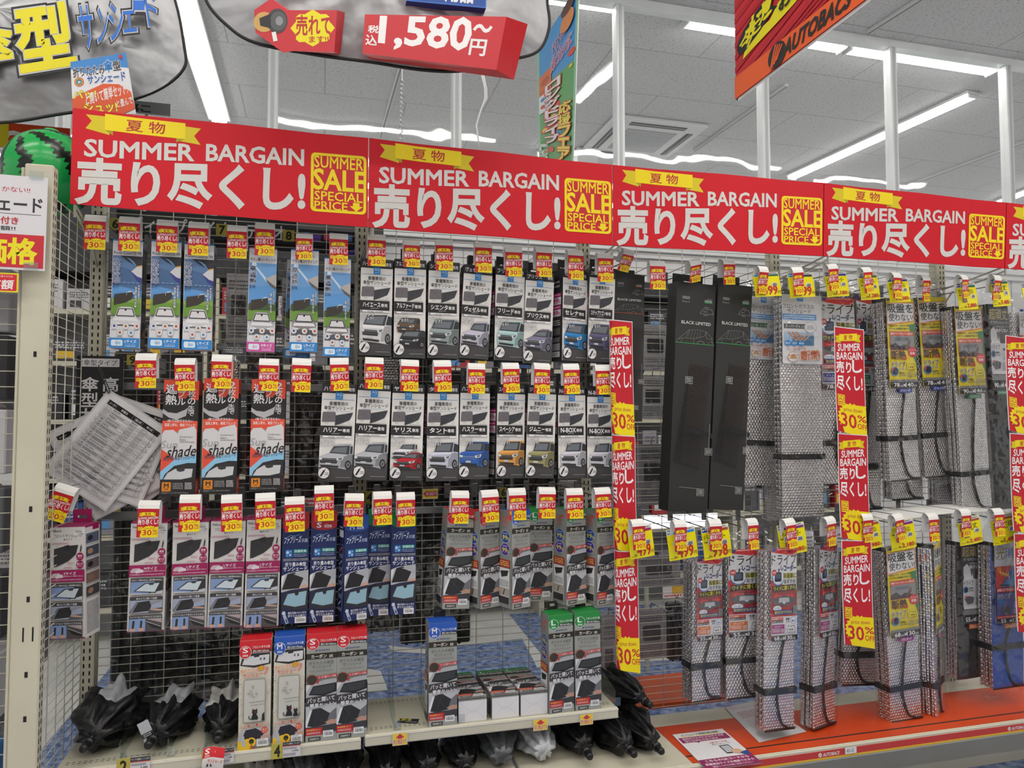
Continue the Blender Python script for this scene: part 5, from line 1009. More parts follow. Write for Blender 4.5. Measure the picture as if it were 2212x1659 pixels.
# ------------------------------------------------------------------ folded silver sunshades in bags
def shade_pack(w, h, d, A, cx0, cx1, ch, cover=None, badge_=None, side=None, pipe=True, strap=.83, nl=5, bag_bot=.042, bag_top=.07, seed=0):
    """origin: front top centre of the printed card; returns list of (part name, mesh)"""
    parts = []; rd = random.Random(seed)
    mb = MB(); t = d/nl
    for k in range(nl):
        off = (k % 2)*.003-(nl-k)*.0006
        def surf(u, v, k=k, off=off):
            return (-w/2+off+u*w, k*t+.003*math.sin(u*5+k*1.3+seed)*math.sin(v*7+k), -.015-v*(h-.015))
        fr = lambda u, v, k=k, off=off: Vector(surf(u, v))
        mb.grid(fr, 6, 14, M_BUBBLE if not (cover and k == 0) else cover)
        mb.grid(lambda u, v: fr(u, v)+Vector((0, t*.72, 0)), 6, 14, M_BUBBLE)
        for uu in (0, 1): mb.grid(lambda u, v, uu=uu: fr(uu, v)+Vector((( -.0015 if uu == 0 else .0015)*math.sin(u*math.pi), t*.72*u, 0)), 3, 14, M_BUBBLE)
        mb.grid(lambda u, v: fr(u, 1)+Vector((0, t*.72*v, 0)), 6, 1, M_BLACKFAB)
    parts.append(('folded_shade', mb.mesh('folded_shade')))
    if pipe:
        mb = MB(); zs = -h*strap
        pts = [(.02*w/.16, -.004, -ch*.95), (-.006, -.004, (zs-ch)/2), (-w*.12, -.004, zs), (-w*.10, -.004, zs-(h+zs)*.35), (w*.02, -.004, -h+(h+zs)*.22), (w*.2, -.004, -h+.008), (w*.48, -.004, -h+.003)]
        sm = []
        for i in range(len(pts)-1):
            for j in range(4): u = j/4; p0 = Vector(pts[max(i-1, 0)]); p1 = Vector(pts[i]); p2 = Vector(pts[i+1]); p3 = Vector(pts[min(i+2, len(pts)-1)]); sm.append(.5*((2*p1)+(p2-p0)*u+(2*p0-5*p1+4*p2-p3)*u*u+(3*p1-p0-3*p2+p3)*u**3))
        sm.append(Vector(pts[-1]))
        mb.tube(sm, .0042, M_BLACKFAB, 6); mb.tube([(-w/2, 0, -h), (w/2, 0, -h)], .004, M_BLACKFAB, 6); parts.append(('piping', mb.mesh('piping')))
    if strap:
        mb = MB(); zs = -h*strap; mb.box(-w/2-.004, w/2+.004, -.006, -.0045, zs-.011, zs+.011, M_BLACKFAB); mb.box(-w/2-.005, -w/2-.0035, -.006, d, zs-.011, zs+.011, M_BLACKFAB); mb.box(w/2+.0035, w/2+.005, -.006, d, zs-.011, zs+.011, M_BLACKFAB); parts.append(('strap', mb.mesh('strap')))
    mb = MB(); yc = -.0085; mb.box(cx0, cx1, yc, yc+.0008, -ch, 0, 'c9c8cc'); mb.art_flat(A, (cx0, yc, 0), (cx1-cx0, 0, 0), (0, 0, -ch), (0, -1, 0))
    if side: mb.box(cx0-.0008, cx0, yc, d, -ch*.9, 0, '2a2a2c'); mb.art_flat(side, (cx0-.0008, d*.9, 0), (0, -d*.9-.008, 0), (0, 0, -ch*.9), (-1, 0, 0))
    if badge_:
        c, t_ = badge_; B = Art(100, 24); B.rrect(0, 0, 100, 24, 6, c); B.text(t_, 14, 5, 86, 19, 'f0eef0', .015); mb.art_flat(B, (cx0+(cx1-cx0)*.3, yc, -ch-.003), ((cx1-cx0)*.5, 0, 0), (0, 0, -.018), (0, -1, 0)); mb.box(cx0+(cx1-cx0)*.3, cx0+(cx1-cx0)*.8, yc, yc+.0008, -ch-.021, -ch-.003, c)
    parts.append(('header_card', mb.mesh('header_card')))
    mb = MB(); n = 28
    def bag(u, v):
        a = 2*math.pi*u; z = bag_top-v*(bag_top+h+bag_bot)
        k = 1.0; wz = w/2+.010; dz = d/2+.012
        if z > 0: f = z/bag_top; dz = dz*(1-f)+.002*f; wz *= (1-.25*f)
        if z < -h: f = (-z-h)/bag_bot; dz = dz*(1-f)+.003*f; wz *= (1+.06*f)
        ca_, sa_ = math.cos(a), math.sin(a); e_ = .35
        x = wz*math.copysign(abs(ca_)**e_, ca_); y = d/2-.004+dz*math.copysign(abs(sa_)**e_, sa_)
        nn = noise.noise(Vector((x*22+seed*3.1, y*22, z*16)))*.004
        return (x+nn, y-.001+nn*.5 if z > -h else y+nn*2, z+(.008*math.sin(u*25+seed) if v > .98 else 0))
    mb.grid(bag, n, 40, M_FILM); parts.append(('plastic_bag', mb.mesh('plastic_bag')))
    return parts
def pack(parts, label, group):
    e = empty('bagged_sunshade', label, 'sunshade', group)
    body = None
    for nme, me in parts:
        o = link(nme, me, body if nme in ('piping', 'strap') else e)
        if nme == 'folded_shade': body = o
    return e
black_side = Art(40, 560); black_side.rect(0, 0, 40, 560, '242425'); black_side.rect(6, 30, 34, 150, 'c8c4c4'); black_side.poly([(8,80),(32,60),(32,110),(8,130)], 'd05a2a'); black_side.vtext('2層の生地で', 18, 190, 34, 360, 'd8c82c', .015); black_side.scribble(6, 380, 34, 520, 'b9a82c', 12, 2)
OC, PC, BC, GC2 = 'd0702c', '9a2f80', '2c3f8f', '1f7a4c'
GU = 'bagged silver sunshades on the upper hooks'; GL = 'bagged sunshades on the lower hooks'
def put(parts, top, bot, wpx, w, h, Y, label, group, yaw=0.0):
    e = pack(parts, label, group); return fit(e, top, bot, Y, h, None if yaw else wpx, w, yaw)
# upper row
p_w1 = shade_pack(.152, .76, .045, art_white_card('3a6a44', 'ジャンボ'), -.072, .07, .255, pipe=False, strap=.78, seed=1)
p_w2 = shade_pack(.158, .88, .045, art_white_card('3a3a3e', 'スーパージャンボ'), -.078, .076, .275, pipe=False, strap=.73, seed=2)
put(p_w1, (1651, 642), (1643, 1048), 80, .152, .76, -.10, 'silver bubble sunshade with white card, next to the tall black cartons', GU)
put(p_w2, (1729, 638), (1737, 1117), 88, .158, .88, -.2, 'widest silver bubble sunshade with white card, second from the black cartons', GU)
p_d1 = shade_pack(.15, .74, .045, art_drive(BC, 'ジャンボ', ('78', '140')), -.072, .07, .365, seed=3, strap=.78)
put(p_d1, (1803, 644), (1818, 1045), 80, .15, .74, -.15, 'silver sunshade with red-topped card, left part behind the middle red strip', GU)
p_d2 = shade_pack(.13, .85, .06, art_drive(GC2, 'スーパージャンボ', ('90', '146')), -.055, .065, .38, side=black_side, seed=4, strap=.8)
put(p_d2, (1868, 643), (1878, 1100), 62, .13, .85, -.065, 'silver sunshade with red-topped card and black side, just right of the middle red strip', GU, .1)
p_k1 = shade_pack(.16, .74, .06, art_kyuban(BC, 'ジャンボ', ('78', '140')), -.072, .078, .365, badge_=(BC, 'ジャンボ'), side=black_side, seed=6, strap=.77, nl=6)
put(p_k1, (1938, 645), (1958, 1037), 78, .16, .74, -.21, 'silver sunshade with yellow card, left one of the upper row', GU, .1)
put(p_k1, (2008, 643), (2034, 1029), 68, .16, .74, -.135, 'silver sunshade with yellow card, middle one of the upper row', GU, .02)
p_k2 = shade_pack(.165, .86, .06, art_kyuban(GC2, 'スーパージャンボ', ('90', '146')), -.078, .078, .37, badge_=(GC2, 'スーパージャンボ'), side=black_side, seed=7, strap=.82, nl=6)
put(p_k2, (2086, 662), (2115, 1102), 80, .165, .86, -.2, 'longest silver sunshade with yellow card and green size badge, right one of the upper row', GU, .08)
M_BLK = noise_mat('black_nylon', '1c1d20', '2a2b2f', 40, 0.5, .3, bscale=60)
M_BLU = noise_mat('blue_nylon', '1d3f94', '27509f', 60, 0.55, .3, bscale=200)
p_t1 = shade_pack(.15, .86, .06, art_tough(('90', '146')), -.05, .07, .36, cover=M_BLK, badge_=(GC2, 'スーパージャンボ'), side=black_side, seed=8, pipe=False, strap=.55)
put(p_t1, (2147, 658), (2168, 1100), 70, .15, .86, -.15, 'black sunshade with gold-lettered card beside the right red strip, upper row', GU, .1)
p_h0 = shade_pack(.15, .80, .05, art_hikari(), -.05, .07, .36, seed=9)
put(p_h0, (2216, 668), (2232, 1095), 70, .15, .80, -.075, 'silver sunshade cut by the right edge, upper row', GU, .05)
# second layer showing below the first in the upper row
for top, bot, wpx, p_, lab, Y in (((1672, 700), (1688, 1112), 56, p_w1, 'behind the widest white-carded one', -.045), ((1950, 700), (1962, 1078), 66, p_k1, 'behind the left yellow-carded one', -.06), ((2043, 700), (2055, 1094), 55, p_k1, 'behind the middle yellow-carded one', -.055)):
    put(p_, top, bot, wpx, .16, .74, Y, 'end of a silver sunshade hanging lower, '+lab, GU)
# lower row
p_j = shade_pack(.125, .53, .07, art_drive(OC, 'ジュニア', ('55', '130')), -.052, .06, .305, side=None, seed=10, nl=7, strap=.76)
put(p_j, (1528, 1205), (1527, 1512), 68, .125, .53, -.26, 'silver sunshade with red and white card, leftmost on the lower hooks', GL, .1)
p_j2 = shade_pack(.15, .53, .05, art_drive(OC, 'ジュニア', ('55', '130')), -.072, .072, .31, seed=11, strap=.75)
put(p_j2, (1609, 1185), (1611, 1506), 80, .15, .53, -.25, 'silver sunshade with red and white card, widest of the lower left ones', GL, 0)
p_s = shade_pack(.13, .66, .06, art_drive(PC, 'スタンダード', ('68', '130')), -.05, .063, .335, seed=12, nl=6, strap=.79, bag_bot=.012)
put(p_s, (1687, 1183), (1684, 1576), 66, .13, .66, -.335, 'silver sunshade with purple size panel, third on the lower hooks', GL, .06)
put(p_s, (1783, 1176), (1778, 1566), 60, .13, .66, -.28, 'silver sunshade with purple size panel, just left of the middle red strip', GL, .34)
p_kj = shade_pack(.15, .53, .05, art_kyuban(OC, 'ジュニア', ('55', '130')), -.07, .072, .33, badge_=(OC, 'ジュニア'), seed=13, strap=.78)
put(p_kj, (1868, 1186), (1857, 1480), 74, .15, .53, -.165, 'silver sunshade with yellow card, partly behind the middle red strip, lower row', GL)
p_ks = shade_pack(.15, .66, .07, art_kyuban(PC, 'スタンダード', ('68', '130')), -.068, .072, .34, badge_=(PC, 'スタンダード'), side=black_side, seed=14, nl=6, strap=.81, bag_bot=.012)
put(p_ks, (1940, 1180), (1960, 1556), 78, .15, .66, -.31, 'silver sunshade with yellow card facing forward, lower row', GL, .06)
p_kn = shade_pack(.10, .66, .06, art_kyuban(PC, 'スタンダード', ('68', '130')), -.045, .05, .34, badge_=(PC, 'スタンダード'), side=black_side, seed=17, nl=6, strap=.81, bag_bot=.012)
put(p_kn, (2018, 1172), (2038, 1548), 62, .10, .66, -.30, 'silver sunshade with yellow card turned sideways, lower row', GL, .55)
p_tj = shade_pack(.14, .53, .06, art_tough(('55', '130')), -.055, .066, .315, cover=M_BLK, badge_=(OC, 'ジュニア'), side=black_side, seed=15, pipe=False, strap=0)
put(p_tj, (2094, 1170), (2098, 1465), 66, .14, .53, -.21, 'black sunshade with gold-lettered card, lower row', GL, .08)
p_h = shade_pack(.16, .56, .06, art_hikari(), -.07, .08, .31, cover=M_BLU, badge_=(OC, 'ジュニア'), side=black_side, seed=16, pipe=True, strap=.72)
put(p_h, (2172, 1170), (2180, 1484), 82, .16, .56, -.29, 'blue sunshade with purple and white card at the lower right', GL, .04)
# ------------------------------------------------------------------ sale tags on the hook tips
TW, TH = .054, .072
def tag_mesh():
    A = art_tag(); mb = MB()
    fr = lambda u, v: (Vector((-TW/2+u*TW, .0035*math.sin(v*math.pi*.6)-.004*(1-math.cos(v*1.2)), -v*TH)), Vector((0, -1, 0)))
    prof = [fr(0, k/6)[0].yz for k in range(6, -1, -1)]
    prof = [(p[0], p[1]) for p in prof]+[(.003, .009), (.009, .016), (.018, .020), (.028, .019), (.034, .012), (.036, 0), (.036, -.045)]
    n = len(prof); vs = [(x, y, z) for x in (-TW/2, TW/2) for y, z in prof]
    mb.add(vs, [(k, k+1, n+k+1, n+k) for k in range(n-1)], M_WHITE)
    mb.add([(x, y+.0006, z-.0006) for x, y, z in vs], [(k, n+k, n+k+1, k+1) for k in range(n-1)], M_BACKCARD)
    mb.art(A, fr, step=.00007, sv=steps(6)); return mb.mesh('sale_tag')
TAG = tag_mesh()
def hook_mesh(L):
    mb = MB(); mb.tube([(0, L, .0), (0, .012, -.006), (0, .002, .002), (0, -.002, .012)], .0024, M_CHROME, 6)
    mb.tube([(.006, L, .028), (.006, .03, .03), (.004, .008, .022), (-.012, .006, .02), (.012, .006, .02)], .0016, M_CHROME, 5)
    mb.box(-.011, .013, L-.006, L, -.018, .036, M_RAIL, .002); return mb.mesh('display_hook')
_HK = {}
GT = 'red 30 percent off sale tags'; GH = 'wire display hooks'
def sale_tag(x, yt, yb, what, Y, rot=(0, 0, 0), hook=True, s=None):
    a = P(x, yt, Y)
    o = link('sale_tag', TAG, None, 'red 30% off sale tag '+what, 'tag', GT)
    sz = (a.z-P(x, yb, Y).z)/TH; sz = min(max(sz, .72), 1.25)
    px = s or sz; o.location = a; o.scale = (min(max(px, .8), 1.15), 1, sz); o.rotation_euler = rot
    if hook:
        key = round(-Y-.02, 2)
        if key not in _HK: _HK[key] = hook_mesh(key)
        h = link('display_hook', _HK[key], None, 'grey wire hook behind the sale tag '+what, 'hook', GH); h.location = (a.x, a.y+.016, a.z-.012)
    return o
rt = random.Random(11)
T1 = [(205, 478, 540, 'alone at the far left of the top row'), (279.5, 482, 543, 'over the leftmost sky-blue carton'), (361, 488, 545, 'over the second sky-blue carton'), (428.5, 493, 552, 'over the third sky-blue carton'), (512, 500, 558, 'on the empty hook between the sky-blue cartons'), (572, 495, 552, 'over the pink-based carton'), (657, 515, 561, 'over the blue-based carton next to the pink one'), (732, 517, 572, 'over the lowest-hanging sky-blue carton')]
T1b = [(814, 519, 575, 'over the large white van carton'), (890, 530, 577, 'over the brown and black minivans carton'), (960, 530, 584, 'over the grey-green minivan carton'), (1044.6, 535, 590, 'over the pale lilac crossover carton'), (1110, 545, 597, 'over the pale mint minivan carton'), (1175.5, 546, 598, 'over the slate lilac sedan carton'), (1244, 552, 604, 'over the bright blue minivan carton'), (1308, 558, 609, 'over the dark violet minivan carton')]
for x, a, b, w in T1+T1b: sale_tag(x, a, b, w, -.255, (0, 0, rt.uniform(-.08, .08)))
sale_tag(1358, 551, 588, 'curled, over the half-hidden tall black carton', -.24, (.5, .12, .15)); sale_tag(1421, 575, 625, 'on the empty hook beside the tall black pair', -.26, (0, 0, -.1))
sale_tag(1504, 573, 611, 'curled, over the left tall black carton', -.27, (.45, -.25, .1)); sale_tag(1576, 571, 614, 'over the right tall black carton', -.27, (.1, -.08, .2))
T1c = [(1651, 588, 634, 'over the first white-carded silver sunshade', -.325), (1724.6, 589, 636, 'over the second white-carded silver sunshade', -.325), (1800.5, 581, 627, 'over the price card of 1,180 yen', -.325), (1875, 588, 633, 'over the price card of 1,280 yen', -.325), (1940, 600, 644, 'over the price card of 2,580 yen', -.325), (2002.6, 606, 650, 'over the middle yellow-carded sunshade', -.27), (2086, 604, 644, 'over the price card of 2,880 yen', -.325), (2157, 606, 648, 'over the price card of 3,480 yen', -.325)]
for x, a, b, w, Y in T1c: sale_tag(x, a, b, w, Y, (rt.uniform(-.05, .2), rt.uniform(-.12, .0), rt.uniform(-.05, .25)), s=.86)
T2 = [(314.6, 778.5, 838, 'on the empty hook beside number 9'), (398.7, 788, 844, 'over the leftmost orange and black carton'), (478.7, 781, 839, 'over the middle orange and black carton'), (580.6, 789, 844, 'over the rightmost orange and black carton'), (652, 789, 847, 'on the empty hook right of the orange cartons'), (733, 787.5, 844, 'over the left silver crossover carton'), (809, 786, 840, 'over the right silver crossover carton'), (886, 791, 845, 'over the white and red cars carton'), (956.5, 792, 846, 'over the pale rounded minicar carton'), (1030, 798, 850, 'over the royal blue minicar carton'), (1104, 797, 848, 'over the orange minicar carton'), (1172, 798, 851, 'over the khaki off-roader carton'), (1234.6, 799, 851, 'over the left pale boxy minicar carton'), (1303.8, 801, 852, 'over the right pale boxy minicar carton')]
for x, a, b, w in T2: sale_tag(x, a, b, w, -.255, (0, rt.uniform(-.03, .03), rt.uniform(-.08, .1)))
sale_tag(137, 1066, 1127, 'hanging tilted over the lone white carton', -.30, (0, .33, -.1))
T3 = [(321, 1099, 1160.6, 'over the white and maroon M carton'), (410, 1086.6, 1149, 'over the leftmost white and maroon L carton'), (500, 1086.6, 1149, 'over the middle white and maroon L carton'), (573, 1082.5, 1144, 'over the rightmost white and maroon L carton'), (636.4, 1090, 1148.5, 'over the left red-capped navy carton'), (700, 1066, 1126, 'over the right red-capped navy carton'), (766, 1082, 1137, 'over the blue-capped navy carton'), (827, 1078, 1134, 'over the left green-capped navy carton'), (877, 1080, 1137, 'over the right green-capped navy carton'),
      (995, 1076, 1131, 'over the leftmost hanging grey carton'), (1059.5, 1074, 1128, 'over the turned red-capped grey carton'), (1118, 1070, 1124, 'over the blue-capped hanging grey carton'), (1183, 1067.6, 1120, 'over the green-capped grey carton hanging back'), (1242, 1069.5, 1120.5, 'over the middle green-capped hanging grey carton'), (1303, 1067.6, 1118, 'over the grey carton beside the red vertical strip')]
for x, a, b, w in T3: sale_tag(x, a, b, w, -.295, (0, rt.uniform(-.03, .05), rt.uniform(-.08, .1)))
T4 = [(1380, 1137, 1188, 'partly behind the left red strip'), (1471, 1139, 1190, 'over the price card of 499 yen'), (1546.5, 1137, 1188, 'over the price card of 998 yen'), (1627.7, 1135, 1187, 'over the widest lower silver sunshade'), (1709, 1135, 1185, 'over the price card of 1,080 yen'), (1797, 1132, 1181, 'just left of the middle red strip, lower row'), (1876, 1124, 1173, 'over the price card of 1,980 yen'), (1944, 1124, 1171, 'over the price card of 2,180 yen'), (2017.5, 1122.6, 1169.5, 'over the sideways yellow-carded sunshade'), (2088, 1114, 1160.6, 'over the price card of 2,480 yen'), (2159, 1112, 1159, 'over the price card of 1,480 yen')]
for x, a, b, w in T4: sale_tag(x, a, b, w, -.372, (rt.uniform(-.03, .1), rt.uniform(-.1, .0), rt.uniform(-.05, .2)), s=.92)
# yellow price cards
PW, PH = .115, .106
def price_card(corners, A, what, Y, bend=.5):
    x0, y0, x1, y1 = corners; a = P((x0+x1)/2, y0, Y); mb = MB()
    fr = lambda u, v: (Vector((-PW/2+u*PW, -.012*math.sin(v*math.pi*.5)-.004*math.sin(u*math.pi), -v*PH)), Vector((0, -1, 0)))
    mb.grid(lambda u, v: fr(u, v)[0], 8, 6, mat('d9d33a', .5)); mb.grid(lambda u, v: fr(u, v)[0]+Vector((0, .0012, 0)), 8, 6, mat('c9c44a', .5)); mb.art(A, fr, rough=.25, su=steps(8), sv=steps(6))
    o = mb.build('price_card', label='yellow price card '+what, cat='price card', group='yellow price cards')
    w = (P(x1, (y0+y1)/2, Y)-P(x0, (y0+y1)/2, Y)).length; h = P(x0, y0, Y).z-P(x0, y1, Y).z
    o.location = a; o.scale = (w/PW*.96, 1, h/PH); o.rotation_euler = (.05, -.10, .05); return o
for c, pr, ln, bc, tc, big, wh in (((1622, 588, 1683, 641), '599', '', '2c8ad4', '2c6a44', True, 'over the first white-carded sunshade'), ((1697, 589, 1756, 643), '699', '', '2c8ad4', '3a3a40', True, 'of 699 yen over the second white-carded sunshade'), ((1777, 587, 1829, 641), '1,180', 'ドライブレコーダー', '2b3f8a', '2b3f8a', False, 'of 1,180 yen, upper row'), ((1850, 590, 1895, 648), '1,280', 'ドライブレコーダー', '2b3f8a', '2c6a44', False, 'of 1,280 yen, upper row'), ((1912, 599, 1961, 653), '2,580', 'ガラスに吸盤跡が残らない', '2b3f8a', '2b3f8a', False, 'of 2,580 yen, upper row'), ((2061, 611, 2107, 669), '2,880', 'ガラスに吸盤跡が残らない', '2b3f8a', '2c6a44', False, 'of 2,880 yen, upper row'), ((2135, 603, 2177, 662), '3,480', '超頑丈', '2b3f8a', '2c6a44', False, 'of 3,480 yen, upper row'), ((2203, 612, 2245, 665), '1,980', '', '2b3f8a', '2c6a44', False, 'cut by the right edge, upper row')):
    price_card(c, art_price(pr, ln, bc, tc, big), wh, -.285)
for c, pr, ln, bc, tc, big, wh in (((1352, 1136, 1408, 1204), '499', '', '2c8ad4', '9a2f60', True, 'half behind the left red strip'), ((1436, 1140, 1502, 1207), '499', '', '2c8ad4', '2c8ad4', True, 'of 499 yen, lower row'), ((1511, 1135, 1575, 1206), '998', 'ドライブレコーダー', '2b3f8a', 'a8582c', True, 'of 998 yen, lower row'), ((1675, 1131, 1738, 1196), '1,080', 'ドライブレコーダー', '2b3f8a', '7a2f80', False, 'of 1,080 yen, lower row'), ((1843, 1124, 1900, 1186), '1,980', 'ガラスに吸盤跡が残らない', '2b3f8a', 'a8582c', False, 'of 1,980 yen beside the middle red strip'), ((1915, 1123, 1974, 1186), '2,180', 'ガラスに吸盤跡が残らない', '2b3f8a', '7a2f80', False, 'of 2,180 yen, lower row'), ((2063, 1116, 2117, 1175), '2,480', '超頑丈', '2b3f8a', 'a8582c', False, 'of 2,480 yen, lower row'), ((2134, 1110, 2194, 1174), '1,480', '太陽の光で消臭', '2b3f8a', 'a8582c', False, 'of 1,480 yen, lower row')):
    price_card(c, art_price(pr, ln, bc, tc, big), wh, -.33)
# vertical sale strips
def sale_strip(x0, x1, ys, Y, label, curl=0.0, lean=0.0):
    a = P((x0+x1)/2, ys[0], Y); e = empty('sale_strip', label, 'banner', 'red vertical sale strips', tuple(a), (0, lean, 0))
    w = (P(x1, ys[0], Y)-P(x0, ys[0], Y)).x; A = art_strip()
    for k in range(len(ys)-1):
        z0 = P((x0+x1)/2, ys[k], Y).z-a.z; z1 = P((x0+x1)/2, ys[k+1], Y).z-a.z; W = .107 if curl else w
        dy = -.002*k
        def fr(u, v):
            t = (u-.5)*W
            if curl:  # the left part curls away from the viewer
                s0 = u*W; c = W*curl
                if s0 < c: x = w/2-(W-c)*.99-math.sin((c-s0)/.035)*.03*.9; y = .03*(1-math.cos((c-s0)/.03)) ; x = w/2-(W-c)-.0-.02*math.sin((c-s0)/.024)
                else: x = w/2-(W-s0); y = 0
            else: x, y = t, .003*math.sin(u*math.pi)
            slant = (u-.5)*W*.22 if True else 0
            return Vector((x, y+dy+.004*math.sin(v*3), z0+(z1-z0)*v-slant*(.35+.65*v))), Vector((0, -1, 0))
        mb = MB(); mb.grid(lambda u, v: fr(u, v)[0], 16, 6, M_WHITE); mb.grid(lambda u, v: fr(u, v)[0]+Vector((0, .0008, 0)), 16, 6, M_BACKCARD)
        mb.art(A, fr, step=.00006, su=steps(16), sv=steps(6)); mb.build('sale_card', e)
    return e
sale_strip(1329, 1366, (692, 940, 1190, 1450), -.30, 'red vertical sale strip beside the car cartons, leftmost of the three', curl=.42, lean=-.015)
sale_strip(1802, 1866, (708, 938, 1168, 1398), -.36, 'red vertical sale strip in the middle of the silver sunshades', lean=-.012)
sale_strip(2172, 2240, (728, 938, 1154, 1372), -.38, 'red vertical sale strip cut by the right edge', lean=-.01)

# ------------------------------------------------------------------ the long red banner
seam_t = [(157, 233), (797.5, 298), (1324, 356), (1780.5, 395), (2175, 437.5)]; seam_b = [(151, 440), (796, 491), (1325, 530), (1779, 553), (2171, 580)]
YBN = -.327; AB = art_banner()
seam_t.append((2520, 473)); seam_b.append((2515, 602))
M_BRED = mat('cc1526', .5, 0, .3, name='banner_red'); M_BEDGE = mat('241a1c', .6, name='banner_edge')
for k in range(5):
    tl, tr, bl, br = (P(*seam_t[k], YBN), P(*seam_t[k+1], YBN), P(*seam_b[k], YBN), P(*seam_b[k+1], YBN)); g = .003 if k else 0
    folds = [0, .19, .51, .81, 1]
    def fr(u, v):
        t = tl+(tr-tl)*u; b = bl+(br-bl)*u; p = t+(b-t)*v
        for i in range(4):
            if u <= folds[i+1]+1e-9:
                f = (u-folds[i])/(folds[i+1]-folds[i]); y0 = (0, .006, -.003, .007, 0)[i]; y1 = (0, .006, -.003, .007, 0)[i+1]; dy = y0+(y1-y0)*f; break
        return p+Vector((0, dy, 0)), Vector((0, -1, 0))
    mb = MB(); us = []
    for i in range(4): us += [folds[i]+(folds[i+1]-folds[i])*j/3 for j in range(3)]
    us.append(1); us[-1] = 1-.003
    vs = [fr(u, v)[0]-tl for v in (0, 1) for u in us]; n = len(us)
    mb.add(vs, [(i, i+1, n+i+1, n+i) for i in range(n-1)], M_BRED); mb.add([q+Vector((0, .004, 0)) for q in vs], [(i, n+i, n+i+1, i+1) for i in range(n-1)], M_BEDGE)
    mb.add([vs[n+i]+Vector((0, d, 0)) for d in (0, .004) for i in range(n)], [(i, i+1, n+i+1, n+i) for i in range(n-1)], M_BEDGE)
    mb.add([vs[i]+Vector((0, d, 0)) for d in (0, .004) for i in range(n)], [(i, n+i, n+i+1, i+1) for i in range(n-1)], M_BRED)
    mb.art(AB, lambda u, v: (fr(u, v)[0]-tl, Vector((0, -1, 0))), step=.0001, rough=.5, su=folds[1:4])
    o = mb.build('sale_banner', label='red SUMMER BARGAIN banner panel, '+('leftmost, above the sky-blue cartons', 'second, above the white car cartons', 'third, above the tall black cartons', 'fourth, above the silver sunshades', 'cut off by the right edge')[k], cat='banner', group='red sale banner panels'); o.location = tl
# banner brackets
for k in range(5):
    mb = MB(); x = XU[k]
    mb.tube([(x, -.005, 2.02), (x, -.06, 2.08), (x+.02, YBN+.012, 2.13)], .004, M_WIRE, 6); mb.tube([(x, -.005, 2.10), (x+.02, YBN+.012, 2.15)], .004, M_WIRE, 6); mb.tube([(x+.02, YBN+.012, 2.11), (x+.02, YBN+.012, 2.35)], .004, M_WIRE, 6)
    mb.build('banner_bracket', label='cream wire bracket carrying the red banner, %s' % nm[k], cat='bracket', group='banner brackets')
# small cards
def flat_card(A, px0, py0, px1, py1, Y, name, label, cat, group=None, rot=None, thick=.0012, pole=False):
    a = P(px0, py0, Y); b = P(px1, py1, Y); w, h = b.x-a.x, a.z-b.z
    mb = MB(); mb.box(-w/2, w/2, 0, thick, -h, 0, 'cfcdc8'); mb.art_flat(A, (-w/2, 0, 0), (w, 0, 0), (0, 0, -h), (0, -1, 0))
    if pole: mb.tube([(0, thick+.006, -h*.3), (0, thick+.006, 2.0-a.z), (0, .02-Y, 2.0-a.z)], .006, M_WIRE, 8)
    o = mb.build(name, label=label, cat=cat, group=group); o.location = ((a.x+b.x)/2, Y, a.z)
    if rot: o.rotation_euler = rot
    return o
for n, x0, y0, x1, y1 in (('5', 171, 464, 190, 491), ('6', 236, 470, 262, 497), ('7', 467, 483, 492, 510), ('8', 611, 496, 636, 522), ('9', 274, 766, 298, 789), ('14', 783, 1061, 806, 1087), ('16', 1074, 1053, 1094, 1074)):
    flat_card(art_number(n), x0, y0, x1, y1, -.055, 'number_card', 'yellow card with black number %s on the wire panel' % n, 'card', 'yellow number cards')
for x0, y0, x1, y1, w in ((191, 462, 231, 477, 'beside number 5'), (264, 471, 303, 485, 'beside number 6')):
    A = Art(120, 44); A.rect(0, 0, 120, 44, '1d1c20'); A.text('サンプル展示しています', 6, 12, 114, 30, 'cfcdd0', .012); flat_card(A, x0, y0, x1, y1, -.05, 'notice_card', 'small black notice card with white print '+w, 'card', 'black notice cards')
for n, x0, y0, x1, y1 in (('2', 252, 1640, 281, 1672), ('3', 436, 1622, 452, 1652), ('4', 586, 1607, 611, 1638)):
    flat_card(art_number(n), x0, y0, x1, y1, YSF-.017, 'number_card', 'yellow card with black number %s on the shelf edge' % n, 'card', 'yellow number cards')
for x0, y0, x1, y1, pr, w in ((282, 1637, 324, 1670, '3,480', 'beside number 2'), (476, 1618, 505, 1647, '2,480', 'right of the red S sample'), (611, 1604, 649, 1632, '2,580', 'beside number 4')):
    flat_card(art_ticket(pr, x0), x0, y0, x1, y1, YSF-.017, 'price_ticket', 'small white price ticket on the shelf edge '+w, 'ticket', 'shelf price tickets')
for x0, y0, x1, y1, w in ((848, 1585, 880, 1608, 'leftmost on the shelf edge'), (1152, 1555, 1183, 1576, 'middle of the shelf edge'), (1253, 1544, 1281, 1564, 'rightmost on the shelf edge')):
    flat_card(art_same(), x0, y0, x1, y1, YSF-.017, 'arrow_card', 'yellow and red up-arrow card, '+w, 'card', 'same-item arrow cards')
flat_card(art_same('left'), 913, 1056, 946, 1077, -.10, 'arrow_card', 'yellow card with a red left arrow beside the grey cartons', 'card', 'same-item arrow cards'); flat_card(art_same('left'), 220, 1082, 260, 1105, -.08, 'arrow_card', 'yellow card with a red arrow under the paper lists', 'card', 'same-item arrow cards')
